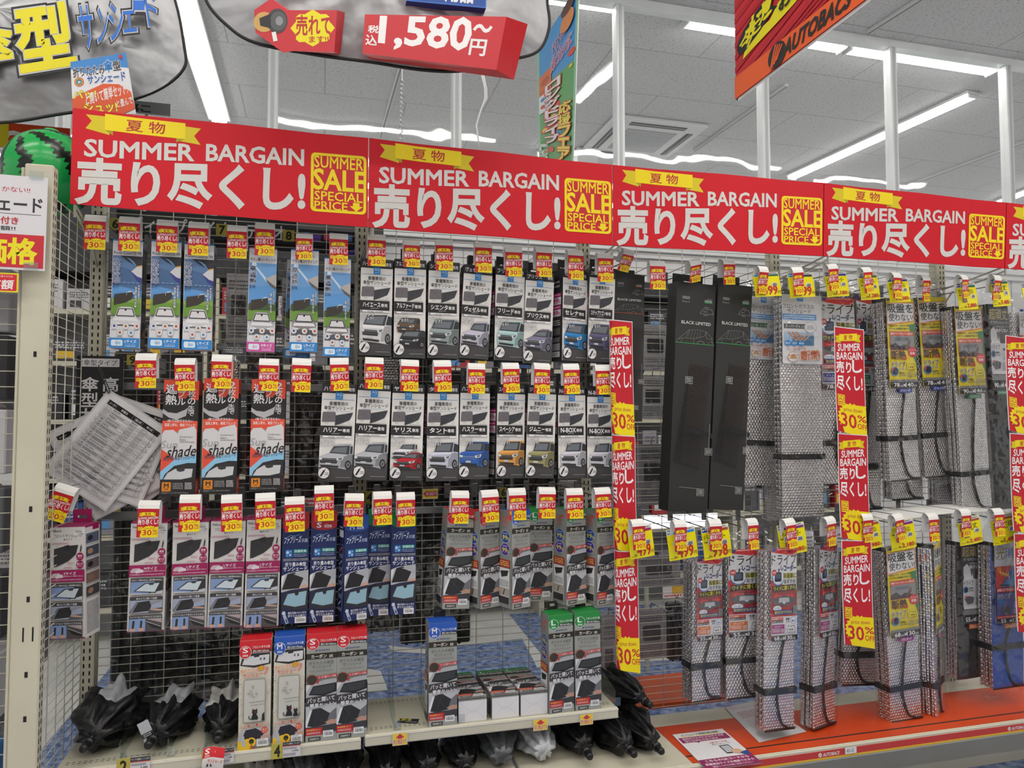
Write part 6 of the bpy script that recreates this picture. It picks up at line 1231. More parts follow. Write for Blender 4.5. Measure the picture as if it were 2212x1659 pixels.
# shopping sample label crumpled over the shelf edge
A = Art(150, 160); A.rect(0, 0, 150, 160, 'd9d2cf'); A.rect(0, 0, 150, 70, 'cf1f2a'); A.text('S', 16, 10, 46, 46, 'ecebec', .03); A.text('size', 16, 50, 50, 64, 'ecebec', .01); A.text('サンシェード', 40, 84, 140, 110, 'd0402e', .02); cat(A, 40, 140, 26, '1f1e21'); cat(A, 64, 140, 22, '1f1e21', True)
mb = MB(); a = P(440, 1617, YSF-.03); fr = lambda u, v: (Vector((u*.062-v*.004, -.012*math.sin(v*2.2)-.006*math.sin(u*3.1), -v*.062+.006*math.sin(u*4))), Vector((0, -1, 0)))
mb.grid(lambda u, v: fr(u, v)[0], 8, 8, M_WHITE); mb.grid(lambda u, v: fr(u, v)[0]+Vector((0, .0012, 0)), 8, 8, M_BACKCARD); mb.art(A, fr, su=steps(8), sv=steps(8)); o = mb.build('sample_label', label='curled red and white S size label hanging over the shelf edge', cat='label'); o.location = a
# black board and laminated lists
A = Art(365, 560); A.rect(0, 0, 365, 560, '17181b'); A.rrect(38, 20, 332, 84, 8, 'd3d1d4'); A.text('傘型タイプ', 56, 30, 314, 76, '26262a', .0)
A.vtext('高遮熱', 206, 160, 326, 520, 'd9d7da', .02); A.vtext('傘型サ', 44, 160, 172, 520, 'd9d7da', .02)
flat_card(A, 166, 768, 264, 925, -.07, 'sign_board', 'black board with white lettering behind the paper lists', 'sign', thick=.004)
def sheet(corner, ang, Wm, A, label, Y):
    a = P(corner[0], corner[1], Y); w, h = Wm, Wm*1.414; mb = MB()
    fr = lambda u, v: (Vector((u*w, .004*math.sin(u*3)+.006*math.sin(v*2.5), -v*h)), Vector((0, -1, 0)))
    mb.grid(lambda u, v: fr(u*1.06-.03, v*1.04-.02)[0], 8, 10, mat('c9c8ca', .15)); mb.grid(lambda u, v: fr(u*1.06-.03, v*1.04-.02)[0]+Vector((0, .001, 0)), 8, 10, M_BACKCARD); mb.art(A, fr, rough=.2, su=[(k/8+.03)/1.06 for k in range(1, 8)], sv=[(k/10+.02)/1.04 for k in range(1, 10)], step=.00008)
    o = mb.build('fitting_list', label=label, cat='paper', group='laminated fitting lists'); o.location = a; o.rotation_euler = (0, math.radians(ang), 0); return o
YLS = -.165
k_ = (P(384, 900, YLS).x-P(234, 900, YLS).x)/150
Ws = 158*k_
sheet((236, 846), 36, Ws, art_list(['スバル']*4+['三菱']*11+['スズキ']*9, 1), 'top laminated list of car makers, tilted, in front of the others', YLS)
sheet((232, 850), 20, Ws, art_list(['スズキ']*12+['ダイハツ']*12, 2), 'laminated list fanned out to the right behind the top one', YLS+.012)
sheet((103, 938), -28, Ws, art_list(['マツダ']*24, 3), 'laminated list fanned out to the left behind the top one', YLS+.024)
sheet((180, 960), -38, Ws*.86, art_list(['ホンダ']*24, 4), 'lowest laminated list, corner showing under the others', YLS+.036)
mb = MB(); mb.tube([tuple(P(213, 790, -.12)), tuple(P(216, 800, -.14)), tuple(P(232, 846, -.172)), tuple(P(236, 850, -.172))], .0022, '1c1c20', 6); mb.tube([tuple(P(218, 796, -.14)+Vector((0, 0, 0))), tuple(P(238, 848, -.174))], .0018, '222226', 5)
mb.build('list_chain', label='black cord and metal clasp holding the laminated lists', cat='cord')
# left gondola signs
A = Art(660, 620); A.rect(0, 0, 660, 620, 'd6d4da'); A.text('かない!!', 400, 76, 560, 110, 'b8283a', .01); A.text('シェード', 290, 146, 632, 236, '2c2b30', .03); A.rect(30, 252, 628, 255, '2c2b30'); A.text('付き', 400, 276, 498, 324, 'b8283a', .03); A.text('額!!', 400, 336, 484, 366, '2c2b30', .01); A.rect(10, 388, 650, 606, 'c42434'); A.text('価格', 280, 416, 606, 580, 'e8dc1c', .045)
flat_card(A, -151, 365, 98, 585, -.455, 'price_sign', 'white price sign with yellow characters on red at the left edge', 'sign', thick=.003, rot=(0, .006, 0))
for px, py, w in ((78, 378, 'upper'), (66, 575, 'lower')):
    c = P(px, py, -.462); mb = MB(); mb.box(-.018, .018, -.001, .001, -.012, .012, M_ACRYL); o = mb.build('clear_clip', label='clear plastic clip at the %s corner of the white price sign' % w, cat='clip'); o.location = (c.x, -.459, c.z)

A = Art(350, 180); A.rrect(0, 0, 350, 180, 8, 'e8d81c'); A.rrect(12, 14, 338, 168, 6, 'cf2434'); A.text('入替えのため', 200, 24, 306, 42, 'ecd8da', .01); A.text('高額', 130, 66, 312, 152, 'e9e4e6', .03, shear=.12)
flat_card(A, -61, 586, 39, 632, -.45, 'price_sign', 'small red and yellow sign under the white price sign', 'sign', thick=.002)

# ------------------------------------------------------------------ hanging things above
def silver_mat():
    return noise_mat('silver_coated_nylon', '97989b', 'a4a5a8', 5, 0.36, 0.5, metal=.6, bscale=6, bdist=.03, detail=5)
M_SILV = silver_mat(); M_PIPE = mat('191a1c', .6, name='black_piping')
def canopy(outline, label, Y0, tilt, centre, bulge=.05):
    """outline: pixel points of the visible edge; canopy is a sagging sheet in a tilted plane"""
    n = len(outline); pts = [P(x, y, Y0+tilt*(y-150)/300) for x, y in outline]
    c = P(centre[0], centre[1], Y0+tilt*(centre[1]-150)/300)
    e = empty('umbrella_sunshade', label, 'sunshade', 'opened umbrella sunshades', tuple(c))
    mb = MB(); R = 14
    # round the outline
    sm = []
    for i in range(n):
        p0, p1, p2, p3 = pts[i-1], pts[i], pts[(i+1) % n], pts[(i+2) % n]
        for j in range(6): u = j/6; sm.append(.5*((2*p1)+(p2-p0)*u+(2*p0-5*p1+4*p2-p3)*u*u+(3*p1-p0-3*p2+p3)*u**3))
    N = len(sm); vs = []
    for r in range(R+1):
        for i in range(N):
            t = r/R; p = c+(sm[i]-c)*t; w = noise.noise(p*9)*.006+noise.noise(p*24)*.003+.004*math.sin(i/N*math.pi*16)*t*(1-t)*4
            vs.append(p-c+Vector((0, -bulge*(1-t*t)+w, 0)))
    fs = [(r*N+i, r*N+(i+1) % N, (r+1)*N+(i+1) % N, (r+1)*N+i) for r in range(R) for i in range(N)]
    mb.add(vs, fs, M_SILV, True); mb.add([v+Vector((0, .004, 0)) for v in vs], [f[::-1] for f in fs], M_BLACKFAB, True); mb.build('canopy', e)
    mb = MB(); mb.tube([p-c for p in sm], .005, M_PIPE, 6, close=True); mb.build('piping', e)
    mb = MB(); mb.tube([(0, .005, 0), (0, .35, .0)], .006, M_BLACKFAB, 8); mb.tube([(0, .3, 0), (0, .42, 0)], .012, M_BLACKFAB, 8); mb.build('shaft', e)
    rb = MB()
    for k in range(8): q = sm[int(k*N/8)]-c; rb.tube([(0, .02, 0), q*.5+Vector((0, .0, 0)), q*.97+Vector((0, .006, 0))], .0025, M_CHROME, 5)
    rb.build('ribs', e); return e, c
def panel(parent, c, A, corners, Y, name, thick=.01, body='c8242f', off=0.0):
    tl, tr, br, bl = [P(x, y, Y)-c for x, y in corners]
    fr = lambda u, v: ((tl+(tr-tl)*u)*(1-v)+(bl+(br-bl)*u)*v, Vector((0, -1, 0)))
    mb = MB(); b_ = Vector((0, thick, 0))
    if body: mb.add([tl, tr, br, bl, tl+b_, tr+b_, br+b_, bl+b_], [(0, 3, 2, 1), (4, 5, 6, 7), (0, 1, 5, 4), (1, 2, 6, 5), (2, 3, 7, 6), (3, 0, 4, 7)], body)
    mb.art(A, fr); return mb.build(name, parent)
YU = -.15
e1, c1 = canopy([(-420, -40), (-300, -220), (0, -240), (300, -160), (372, -20), (398, 100), (396, 150), (340, 195), (240, 228), (120, 248), (0, 265), (-200, 262), (-400, 160)], 'large silver umbrella sunshade with yellow characters at the upper left', YU, 0, (0, 30), .04)
def letter(parent, c, ch, box_, col, Y, rot=0, bold=.05, name='lettering', shear=0):
    # cut-out card letters with a dark outline, standing off the cloth
    x0, y0, x1, y1 = box_; A = Art(x1-x0, y1-y0); A.clip = False
    A.text(ch, 0, 0, x1-x0, y1-y0, '1f1f22', bold+.02, rot=rot, shear=shear); A.text(ch, 2.5, 2.5, x1-x0-2.5, y1-y0-2.5, 'c9c9cc', bold, rot=rot, shear=shear); A.text(ch, 4, 4, x1-x0-4, y1-y0-4, col, bold-.012, rot=rot, shear=shear)
    tl, tr, bl = [P(x, y, Y)-c for x, y in ((x0, y0), (x1, y0), (x0, y1))]
    mb = MB(); mb.art(A, lambda u, v: (tl+(tr-tl)*u+(bl-tl)*v, Vector((0, -1, 0))), step=.0006, base=.001); return mb.build(name, parent)
letter(e1, c1, '傘', (-78, 48, 32, 155), 'e6d91a', YU-.048, -8); letter(e1, c1, '型', (34, 10, 158, 152), 'e6d91a', YU-.052, -8)
for ch, b_, r in (('サ', (168, 8, 206, 110), -8), ('ン', (208, 14, 236, 98), 0), ('シ', (232, 4, 270, 92), -4), ('ェ', (262, 20, 298, 74), -6), ('ー', (284, -2, 316, 26), 0), ('ド', (312, -20, 344, 60), -8)): letter(e1, c1, ch, b_, '2a6fd0', YU-.058, r, .02)
YU = -.50
e2, c2 = canopy([(440, -60), (445, 0), (485, 50), (550, 92), (680, 118), (800, 134), (920, 152), (1010, 152), (1100, 130), (1160, 112), (1184, 70), (1184, 20), (1160, -40), (1000, -180), (700, -200), (520, -150)], 'silver umbrella sunshade with the 1,580 price block at the top middle', YU, 0, (810, -40), .04)
def block(e, c, front, back, Yf, Yb, A, name):
    """a cardboard box sign: front corners and rear corners as pixels at two depths"""
    f = [P(x, y, Yf)-c for x, y in front]; b = [P(x, y, Yb)-c for x, y in back]; n = len(f); mb = MB()
    mb.add(f+b, [tuple(range(n))[::-1], tuple(range(n, 2*n))]+[(i, (i+1) % n, n+(i+1) % n, n+i) for i in range(n)], mat('c4202e', .4))
    if A: A(mb, f)
    return mb.build(name, e)
def a1580(mb, f):
    A = Art(340, 130)
    A.text('税', 10, 36, 34, 60, 'e9e6e8', .03); A.text('込', 6, 68, 32, 100, 'e9e6e8', .03); A.text('1,580', 38, 6, 258, 102, 'efecee', .035); A.text('〜', 264, 22, 308, 40, 'e9e6e8', .04); A.text('円', 262, 60, 302, 100, 'e9e6e8', .03)
    tl, tr, br, bl = f; mb.art(A, lambda u, v: ((tl+(tr-tl)*u)*(1-v)+(bl+(br-bl)*u)*v, Vector((0, -1, 0))))
block(e2, c2, [(788, 31), (1094, 36), (1072, 151), (783, 115)], [(808, 34), (1140, 52), (1110, 172), (800, 128)], YU-.11, YU-.03, a1580, 'price_block')
def aure(mb, f):
    A = Art(200, 110); A.clip = False
    pts = []
    for k in range(28): a = 2*math.pi*k/28; r = 1+.10*math.cos(a*8); pts.append((124+44*r*math.cos(a), 62+37*r*math.sin(a)))
    A.poly(pts, 'e6d91a'); A.text('売れて', 88, 34, 164, 78, 'b8242c', .03); A.text('ます!!', 116, 80, 158, 94, 'b8242c', .02)
    A.circ(20, 48, 22, 'caa05a'); A.circ(48, 46, 22, '3c3d40', 27); A.circ(50, 46, 17, '55575a', 21); A.circ(52, 46, 8, '8b8d90', 10); A.poly([(10,40),(34,30),(34,62),(12,56)], '26262a'); A.line(40, 70, 44, 90, 9, 'e4e2e4')
    x0 = P(550, 0, YU-.10)-c2; x1 = P(750, 0, YU-.10)-c2; y1 = P(550, 110, YU-.10)-c2
    mb.art(A, lambda u, v: (x0+(x1-x0)*u+(y1-x0)*v, Vector((0, -1, 0))))
block(e2, c2, [(549, 22), (586, -4), (620, 22), (728, 22), (722, 112), (630, 110), (612, 114), (552, 70)], [(556, 24), (590, 2), (626, 22), (745, 27), (735, 118), (634, 110), (613, 114), (560, 70)], YU-.10, YU-.03, aure, 'arrow_block')
A = Art(170, 60); A.rect(0, 0, 170, 60, '1c4a9c'); A.frame(0, 0, 170, 60, 3, '2c6ac0'); A.text('カー用品', 20, 6, 140, 52, 'dfe4ee', .04)
panel(e2, c2, A, [(885, -46), (1052, -44), (1050, 18), (878, 2)], YU-.06, 'top_block', .04, '1c4a9c')
# paper poster tucked behind the banner
A = Art(380, 360); A.rect(0, 0, 380, 360, 'dedee2'); A.poly([(0,0),(380,0),(380,90),(240,60),(120,100),(0,50)], '3f86cc'); A.text('折りたたみ', 14, 44, 222, 108, '33343a', .03, outline='e9e9ec', ow=.04); A.text('傘', 222, 26, 276, 100, '3f86cc', .04, outline='e9e9ec', ow=.04); A.text('型', 280, 40, 330, 96, '33343a', .03, outline='e9e9ec', ow=.04); A.text('サンシェード', 104, 110, 350, 160, '2f5cac', .04, outline='e9e9ec', ow=.04)
for k, c in enumerate(('d0503c', 'e0a03c', '4fa04c', '3f78b4')): A.ring(50, 140, 30-5*k, 5, c)
A.poly([(110,200),(200,168),(300,180),(370,230),(380,330),(300,360),(0,360),(0,250),(60,220)], 'd9572c')
A.text('パッ!', 10, 200, 150, 252, 'ece03c', .04, outline='8a3a1c', ow=.03); A.text('と開いて簡単セット!', 84, 196, 352, 268, 'e9e6e6', .02, slope=-.2); A.text('シュッ!', 70, 286, 270, 346, 'ece03c', .04, outline='8a3a1c', ow=.03); A.text('と畳んで', 272, 268, 372, 310, 'e9e6e6', .02, slope=-.2); A.circ(340, 20, 12, 'c8303a')
mb = MB(); pc = [P(x, y, -.265) for x, y in ((152, 134), (272, 114), (294, 246), (158, 250))]; tl = pc[0]; q = [p-tl for p in pc]
fr = lambda u, v: ((q[0]+(q[1]-q[0])*u)*(1-v)+(q[3]+(q[2]-q[3])*u)*v, Vector((0, -1, 0)))
mb.grid(lambda u, v: fr(u, v)[0], 4, 4, M_WHITE); mb.grid(lambda u, v: fr(u, v)[0]+Vector((0, .001, 0)), 4, 4, M_BACKCARD); mb.art(A, fr); o = mb.build('poster', label='colourful paper poster sticking up behind the left end of the banner', cat='poster'); o.location = tl
# watermelon beach ball
c = P(108, 374, -.16); r = (P(213, 374, -.16).x-c.x)*.96
mb = MB()
def bump_(a, v): return 1
n1, n2 = 40, 24
def ballp(u, v):
    a = 2*math.pi*u; b = math.pi*(v-.5); return Vector((r*math.cos(b)*math.cos(a), r*math.cos(b)*math.sin(a), r*math.sin(b)))
mb.grid(ballp, n1, n2, mat('17a24c', .22, name='green_vinyl')); rd = random.Random(3)
R_ = Euler((.5, -.5, 0)).to_matrix()
for k in range(7):
    a = 2*math.pi*k/7; cols = [[] for _ in range(7)]
    for j in range(41):
        b = math.pi*(-.42+.84*j/40); w = (.15+.11*rd.random()*(1 if j % 2 else -1))*(1 if 0 < j < 40 else .1); off = .05*math.sin(j*.9)
        for ci, lst in enumerate(cols): aa = a+off+(ci/3-1)*w; lst.append(R_@Vector((math.cos(b)*math.cos(aa), math.cos(b)*math.sin(aa), math.sin(b)))*r*1.004)
    mb.add(sum(cols, []), [(c_*41+j, c_*41+j+1, c_*41+41+j+1, c_*41+41+j) for c_ in range(6) for j in range(40)], mat('0f1a12', .25), True)
q = R_@Vector((0, 0, 1)); mb.lathe([(.0, .008), (.02, .008), (.022, 0)], mat('3fae5c', .25), 16, c=(0, 0, r*.99))
mb.tube([(.01, -.02, -r*.98), (.012, -.04, -r*1.08), (.015, -.05, -r*1.2)], .004, 'd8d8da', 6)
o = mb.build('beach_ball', label='inflated green watermelon beach ball behind the left end of the banner', cat='ball'); o.location = c
# cords
mb = MB(); pts = []
a, b = P(869, 148, .3), P(866, 318, .3)
for k in range(160):
    t = k/159; p = a+(b-a)*t; amp = .006 if t > .15 else 0; pts.append(p+Vector((amp*math.cos(t*110), amp*math.sin(t*110), 0)))
pts.insert(0, Vector((a.x, a.y, ZC))); mb.tube(pts, .0025, 'd9dadb', 5); mb.build('coiled_cord', label='white coiled cord hanging below the silver umbrella', cat='cord')
mb = MB(); pts = [P(x, y, .3) for x, y in ((1040, 160), (1047, 190), (1048, 212), (1038, 240), (1029, 270), (1033, 300), (1037, 340))]
mb.tube([Vector((pts[0].x, pts[0].y, ZC))]+pts, .004, 'd9dadb', 6); mb.tube([p+Vector((.008, 0, 0)) for p in pts[:3]]+[pts[3]], .003, 'd9dadb', 6); mb.build('power_cord', label='white doubled cord hanging below the price block', cat='cord')
# shop poster hung edge-on and the red hanging banner
def hung(pxs, X, A, label, name='poster', thick=.004, body='e3e3e5'):
    tl, tr, br, bl = [PX(x, y, X) for x, y in pxs]; o0 = tl
    fr = lambda u, v: ((tl+(tr-tl)*u)*(1-v)+(bl+(br-bl)*u)*v-o0, Vector((-1, 0, 0)) if (X > 0) else Vector((1, 0, 0)))
    mb = MB(); t = Vector((thick, 0, 0)); q = [p-o0 for p in (tl, tr, br, bl)]
    mb.add(q+[p+t for p in q], [(0, 3, 2, 1), (4, 5, 6, 7), (0, 1, 5, 4), (1, 2, 6, 5), (2, 3, 7, 6), (3, 0, 4, 7)], body)
    mb.art(A, fr); o = mb.build(name, label=label, cat='poster' if name == 'poster' else 'banner'); o.location = o0; return o
A = Art(240, 1000); A.rect(0, 0, 240, 1000, '8fc4a4'); A.rect(14, 0, 228, 420, '3f94d4'); A.rect(14, 400, 228, 1000, '5aa45c')
for k in range(26): rd_ = random.Random(k); A.circ(20+rd_.random()*200, 330+rd_.random()*640, 10+rd_.random()*14, rd_.choice(('e8902c', 'd9402c', '3f8a44', 'e8c83c', '4f94c4')))
A.rect(14, 300, 96, 470, 'dd6a24'); A.circ(56, 370, 30, 'b8501c'); A.text('AUTOBACS', 22, 440, 90, 456, '3a2416', .02); A.rect(14, 470, 96, 620, 'dfe4e8'); A.circ(40, 510, 16, '3f78b4'); A.circ(40, 570, 16, 'c8402c'); A.scribble(56, 500, 90, 600, '55606c', 4, 3)
for t, x0, x1, y0, y1 in (('そろそろ行楽', 100, 190, 120, 250), ('シーズン!', 100, 150, 210, 300), ('家族とお出かけ前に', 96, 216, 240, 380)): A.text(t, x0, y0, x1, y0+(y1-y0)*.6, 'c84a7c', .02, slope=-.5, outline='e9ecee', ow=.04)
A.vtext('ロングドライブ', 60, 420, 150, 880, 'e4e4e6', .04, outline='c8242c', ow=.06); A.vtext('応援フェア', 150, 620, 220, 1000, 'ead83c', .04, outline='c8242c', ow=.06); A.vtext('楽しもう', 22, 880, 80, 1000, 'e9ecee', .03); A.circ(190, 120, 36, 'd98a4c', 60); A.circ(190, 40, 34, '5a3a24', 40)
XPO = P(1205, 200, .75).x
hung([(1160, 106), (1251, -30), (1238, 352), (1164, 340)], XPO, A, 'colourful long poster hanging almost edge-on behind the banner, upper middle')
XBN = P(1590, 215, -.1).x
b0 = PX(1590, 215, XBN); b1 = PX(1885, -8, XBN); zt_ = b0.z+.62; HB = zt_-b0.z; LB = (b1.y-b0.y)*1.5
def bq(zx, zy):   # a point of the print, found by where it shows
    p = PX(1412+zx/2.765, zy/2.765, XBN); return ((p.y-b0.y)/LB*420, (zt_-p.z)/HB*300)
A = Art(420, 300); A.rect(0, 0, 420, 300, 'c8242f')
for k in range(16): A.poly([(0, k*26), (420, k*20-90), (420, k*20-80), (0, k*26+12)], 'b31c2a')
s0 = bq(505, 455)[1]; A.rect(0, s0, 420, 300, 'e8602a')
A.poly([bq(*q) for q in ((540,356),(560,250),(700,120),(760,0),(900,-60),(860,8),(760,120),(600,290))], 'e6d91a')
A.poly([bq(*q) for q in ((505,300),(510,262),(540,190),(590,110),(640,40),(680,-10),(722,-20),(712,34),(748,36),(700,96),(640,190),(580,270),(545,318),(515,326))], '1c1b1e')
for ch, zx, zy in (('今', 568, 232), ('だ', 605, 165), ('け', 640, 100), ('!', 688, 48)):
    u, v = bq(zx, zy); A.text(ch, u-(20 if ch != '!' else 8), v-17, u+(20 if ch != '!' else 8), v+17, 'e6d91a', .03, rot=0, slope=-.2)
u0, v0 = bq(790, 250); u1, v1 = bq(1190, 0); A.text('AUTOBACS', u0, s0+(300-s0)*.2, u0+(u1-u0)*1.0, 300-(300-s0)*.2, '26211f', .05, shear=.25)
u0, v0 = bq(745, 318); A.circ(u0, (s0+300)/2, 20, '26211f', 24)
for k in range(4): A.line(u0-16+5*k, (s0+300)/2+22-k*4, u0-2+5*k, (s0+300)/2-22+k*3, 3, 'e8602a')
u0, v0 = bq(760, 60); A.text('お得', u0, v0-30, u0+60, v0+6, '1c1b1e', .03)
mb = MB(); q = [Vector((0, a, b)) for a, b in ((0, HB), (LB, HB), (LB, 0), (0, 0))]; t = Vector((.002, 0, 0))
mb.add(q+[p+t for p in q], [(0, 3, 2, 1), (4, 5, 6, 7), (0, 1, 5, 4), (1, 2, 6, 5), (2, 3, 7, 6), (3, 0, 4, 7)], 'dcdadc')
mb.add([q[0]+Vector((.001, -.012, 0)), q[3]+Vector((.001, -.012, -.012)), q[3]+Vector((.001, LB, -.012)), q[3]+Vector((.001, LB, 0)), q[3]+Vector((.001, 0, 0)), q[0]+Vector((.001, 0, 0))], [(0, 1, 4, 5), (1, 2, 3, 4)], 'e3e1e3')
mb.art(A, lambda u, v: (q[0]+(q[1]-q[0])*u+(q[3]-q[0])*v, Vector((-1, 0, 0))), step=.0003)
o = mb.build('hanging_banner', label='red and orange hanging shop banner at the upper right', cat='banner'); o.location = b0
mb = MB(); mb.tube([(.001, .05*LB, HB), (.001, .05*LB, ZC-b0.z)], .0015, 'd9dadb', 5); mb.tube([(.001, .9*LB, HB), (.001, .9*LB, ZC-b0.z)], .0015, 'd9dadb', 5)
mb.build('hanging_cord', o)
# grey board and orange sign parts behind the ball
flat_card((lambda A: (A.rect(0, 0, 200, 70, '8b8d90'), A.text('に', 60, 20, 120, 64, '2c2c30', .03), A.text('車', 0, 20, 40, 64, '2c2c30', .03), A)[-1])(Art(200, 70)), 260, 214, 368, 250, .03, 'sign_board', 'grey board with dark lettering just above the banner, behind the poster', 'sign', thick=.01, pole=True)
A = Art(400, 180); A.rect(0, 0, 400, 180, 'd94a20'); A.text('01', 40, 60, 300, 180, 'e4e2e4', .05); A.rect(0, 0, 90, 180, 'e6d22c')
flat_card(A, -20, 262, 150, 330, .06, 'sign_board', 'orange and yellow sign behind the beach ball', 'sign', thick=.01, pole=True)
# ------------------------------------------------------------------ crumpled umbrella shades
def cloth_mat(n, c1, c2, rough=.45): return noise_mat(n, c1, c2, 30, rough, .45, bscale=45, bdist=.006)
M_UB = cloth_mat('black_umbrella_cloth', '0c0c0e', '16161a', .42); M_US = cloth_mat('silver_umbrella_lining', 'a9adb4', 'c3c6cc', .35); M_UG = cloth_mat('grey_umbrella_cloth', '55585c', '66696d', .4); M_UW = cloth_mat('white_printed_cloth', 'c4c3c0', 'd2d1ce', .5)
M_PLAS = mat('111114', .35, name='black_plastic')
def bundle(label, base, L, r, m1=M_UB, m2=None, seed=0, yaw=0.0, pitch=0.0, flare=.4, squash=.8, group='folded sample umbrellas', frac=.3, handle=True, name='sample_umbrella'):
    """a loosely folded umbrella lying with its handle toward the viewer; base: point under its front end"""
    e = empty(name, label, 'umbrella', group, base, (pitch, 0, yaw)); rd = random.Random(seed)
    n, k_ = 56, 26; ph = [rd.uniform(0, 6.28) for _ in range(6)]
    def surf(u, v):
        a = 2*math.pi*u; y = v*L
        prof = (.35+.65*math.sin(min(1, v*1.6+.12)*math.pi*.5))*(1-max(0, v-.75)*1.9*(1-flare)) ; prof *= 1 if v < .97 else .45
        pl = 1+.20*math.sin(a*7+ph[0]+v*2.5)+.12*math.sin(a*13+ph[1]-v*5)+.20*noise.noise(Vector((math.cos(a)*1.6, math.sin(a)*1.6, v*3.4+seed*5)))+.14*noise.noise(Vector((math.cos(a)*3.5, math.sin(a)*3.5, v*8+seed*9)))
        x = r*prof*pl*math.cos(a); z = r*squash*prof*pl*math.sin(a)
        return Vector((x, y, max(z+r*squash*.93, .0015)))
    mb = MB(); vs = [surf(i/n, j/k_) for j in range(k_+1) for i in range(n)]; w2 = int(n*frac); i2 = int(n*(.25+.04*(seed % 3-1)))-w2//2
    f1, f2 = [], []
    for j in range(k_):
        for i in range(n):
            q = (j*n+i, j*n+(i+1) % n, (j+1)*n+(i+1) % n, (j+1)*n+i); (f2 if (m2 and ((i-i2) % n) < w2 and j > k_*.42) else f1).append(q)
    f1.append(tuple(range(n))[::-1]); f1.append(tuple(k_*n+i for i in range(n)))
    mb.add(vs, f1, m1, True); cv = mb.build('canopy', e)
    if f2:
        used = sorted({a for f in f2 for a in f}); mp = {a: i for i, a in enumerate(used)}; mb = MB(); mb.add([vs[a]*1.002 for a in used], [tuple(mp[a] for a in f) for f in f2], m2, True); mb.build('lining', cv)
    if handle:
        zc = r*squash*.9; mb = MB(); mb.tube([(0, .02, zc), (0, -.03, zc*.85)], .006, M_CHROME, 8); sh_ = mb.build('shaft', e)
        mb = MB(); mb.lathe([(.0, 0), (.010, 0), (.013, .006), (.013, .045), (.009, .052), (0, .052)], M_PLAS, 14, 'y', (0, -.065, zc*.8)); mb.lathe([(.010, 0), (.017, .003), (.017, .010), (.010, .013)], M_PLAS, 14, 'y', (0, -.035, zc*.85)); mb.build('handle', sh_)
        mb = MB()
        for k in range(8): a = 2*math.pi*k/8+.3; mb.tube([(.005*math.cos(a), -.012, zc+.005*math.sin(a)), (r*.55*math.cos(a), .02, zc+r*.5*math.sin(a)*.8), (r*.75*math.cos(a), .08, zc+r*.6*math.sin(a)*.8)], .0014, M_PLAS, 5)
        mb.build('ribs', e)
    return e
zl = ZS-.004
def on_shelf(px, py): q = PZ(px, py, zl); return (q.x, max(q.y, YSF+.02), zl)
def lat(px, Y, z):  # x of a pixel column on a given depth
    return P(px, 1560, Y).x
bundle('crumpled black sample umbrella with pale lining, leftmost on the shelf', (lat(200, -.25, zl), -.25, zl), .23, .088, m2=M_US, seed=1, yaw=-.12, flare=1.0, squash=.9, frac=.22)
bundle('crumpled black and pale sample umbrella with a striped tag, second on the shelf', (lat(338, -.25, zl), -.25, zl), .23, .062, m2=M_US, seed=5, yaw=-.18, flare=1.0, squash=1.05, frac=.3)
bundle('crumpled black sample umbrella with white printed lining beside the cat carton', (lat(476, -.26, zl), -.26, zl), .22, .058, m2=M_UW, seed=8, yaw=-.02, flare=1.0, squash=1.1, frac=.4)
# tags on the samples
mb = MB(); A = Art(60, 130); A.rect(0, 0, 60, 130, 'b9bcc2'); A.rect(0, 70, 60, 100, '2a2a2e'); A.scribble(8, 74, 52, 96, 'd9d9dc', 2, 3); a = P(293, 1570, -.30); mb.box(0, .032, 0, .001, -.07, 0, 'b9bcc2'); mb.art_flat(A, (0, 0, 0), (.032, 0, 0), (0, 0, -.07), (0, -1, 0)); o = mb.build('swing_tag', label='pale swing tag with black band on the second sample umbrella', cat='tag'); o.location = (a.x, -.285, a.z); o.rotation_euler = (.1, -.35, .2)
# clear dividers on the shelves
def divider(px, label, z, s=1.0):
    x = lat(px, -.28, z); mb = MB(); t = .0012; pr = [(YSF+.006, 0), (YSF+.006, .055*s), (YSF+.02, .06*s), (-.04, .11*s), (-.03, 0)]
    n = len(pr); mb.add([(xx, y, zz) for xx in (-t, t) for y, zz in pr], [tuple(range(n)), tuple(range(n, 2*n))[::-1]]+[(i, (i+1) % n, n+(i+1) % n, n+i) for i in range(n)], M_ACRYL); mb.box(-.002, .02, YSF+.004, YSF+.006, 0, .03, M_ACRYL)
    o = mb.build('shelf_divider', label=label, cat='divider', group='clear shelf dividers'); o.location = (x, 0, z+.0005)
for px, w, z in ((262, 'left of the second sample umbrella', zl), (366, 'right of the second sample umbrella', zl), (445, 'left of the third sample umbrella', zl), (584, 'between the two cat cartons', zl), (852, 'in the empty middle of the right shelf', ZS), (925, 'left of the blue-capped standing carton', ZS), (990, 'right of the blue-capped standing carton', ZS), (1326, 'at the right end of the right shelf', ZS)): divider(px, 'clear plastic shelf divider '+w, z)
A = Art(100, 60); A.rect(0, 0, 62, 34, 'b3a845'); A.text('12', 8, 6, 50, 30, '1d1c18', .03); A.rect(34, 34, 100, 60, '26252a'); A.scribble(40, 40, 96, 56, 'a9a7aa', 2, 2)
mb = MB(); mb.box(-.035, .035, -.018, .018, 0, .0008, '2a292c'); mb.art_flat(A, (-.035, .018, .0008), (.07, 0, 0), (0, -.036, 0), (0, 0, 1)); o = mb.build('number_card', label='fallen yellow and black number 12 card lying on the shelf', cat='card', group='yellow number cards'); q = PZ(882, 1558, ZS); o.location = (q.x, q.y, ZS+.001); o.rotation_euler = (0, 0, -.35)
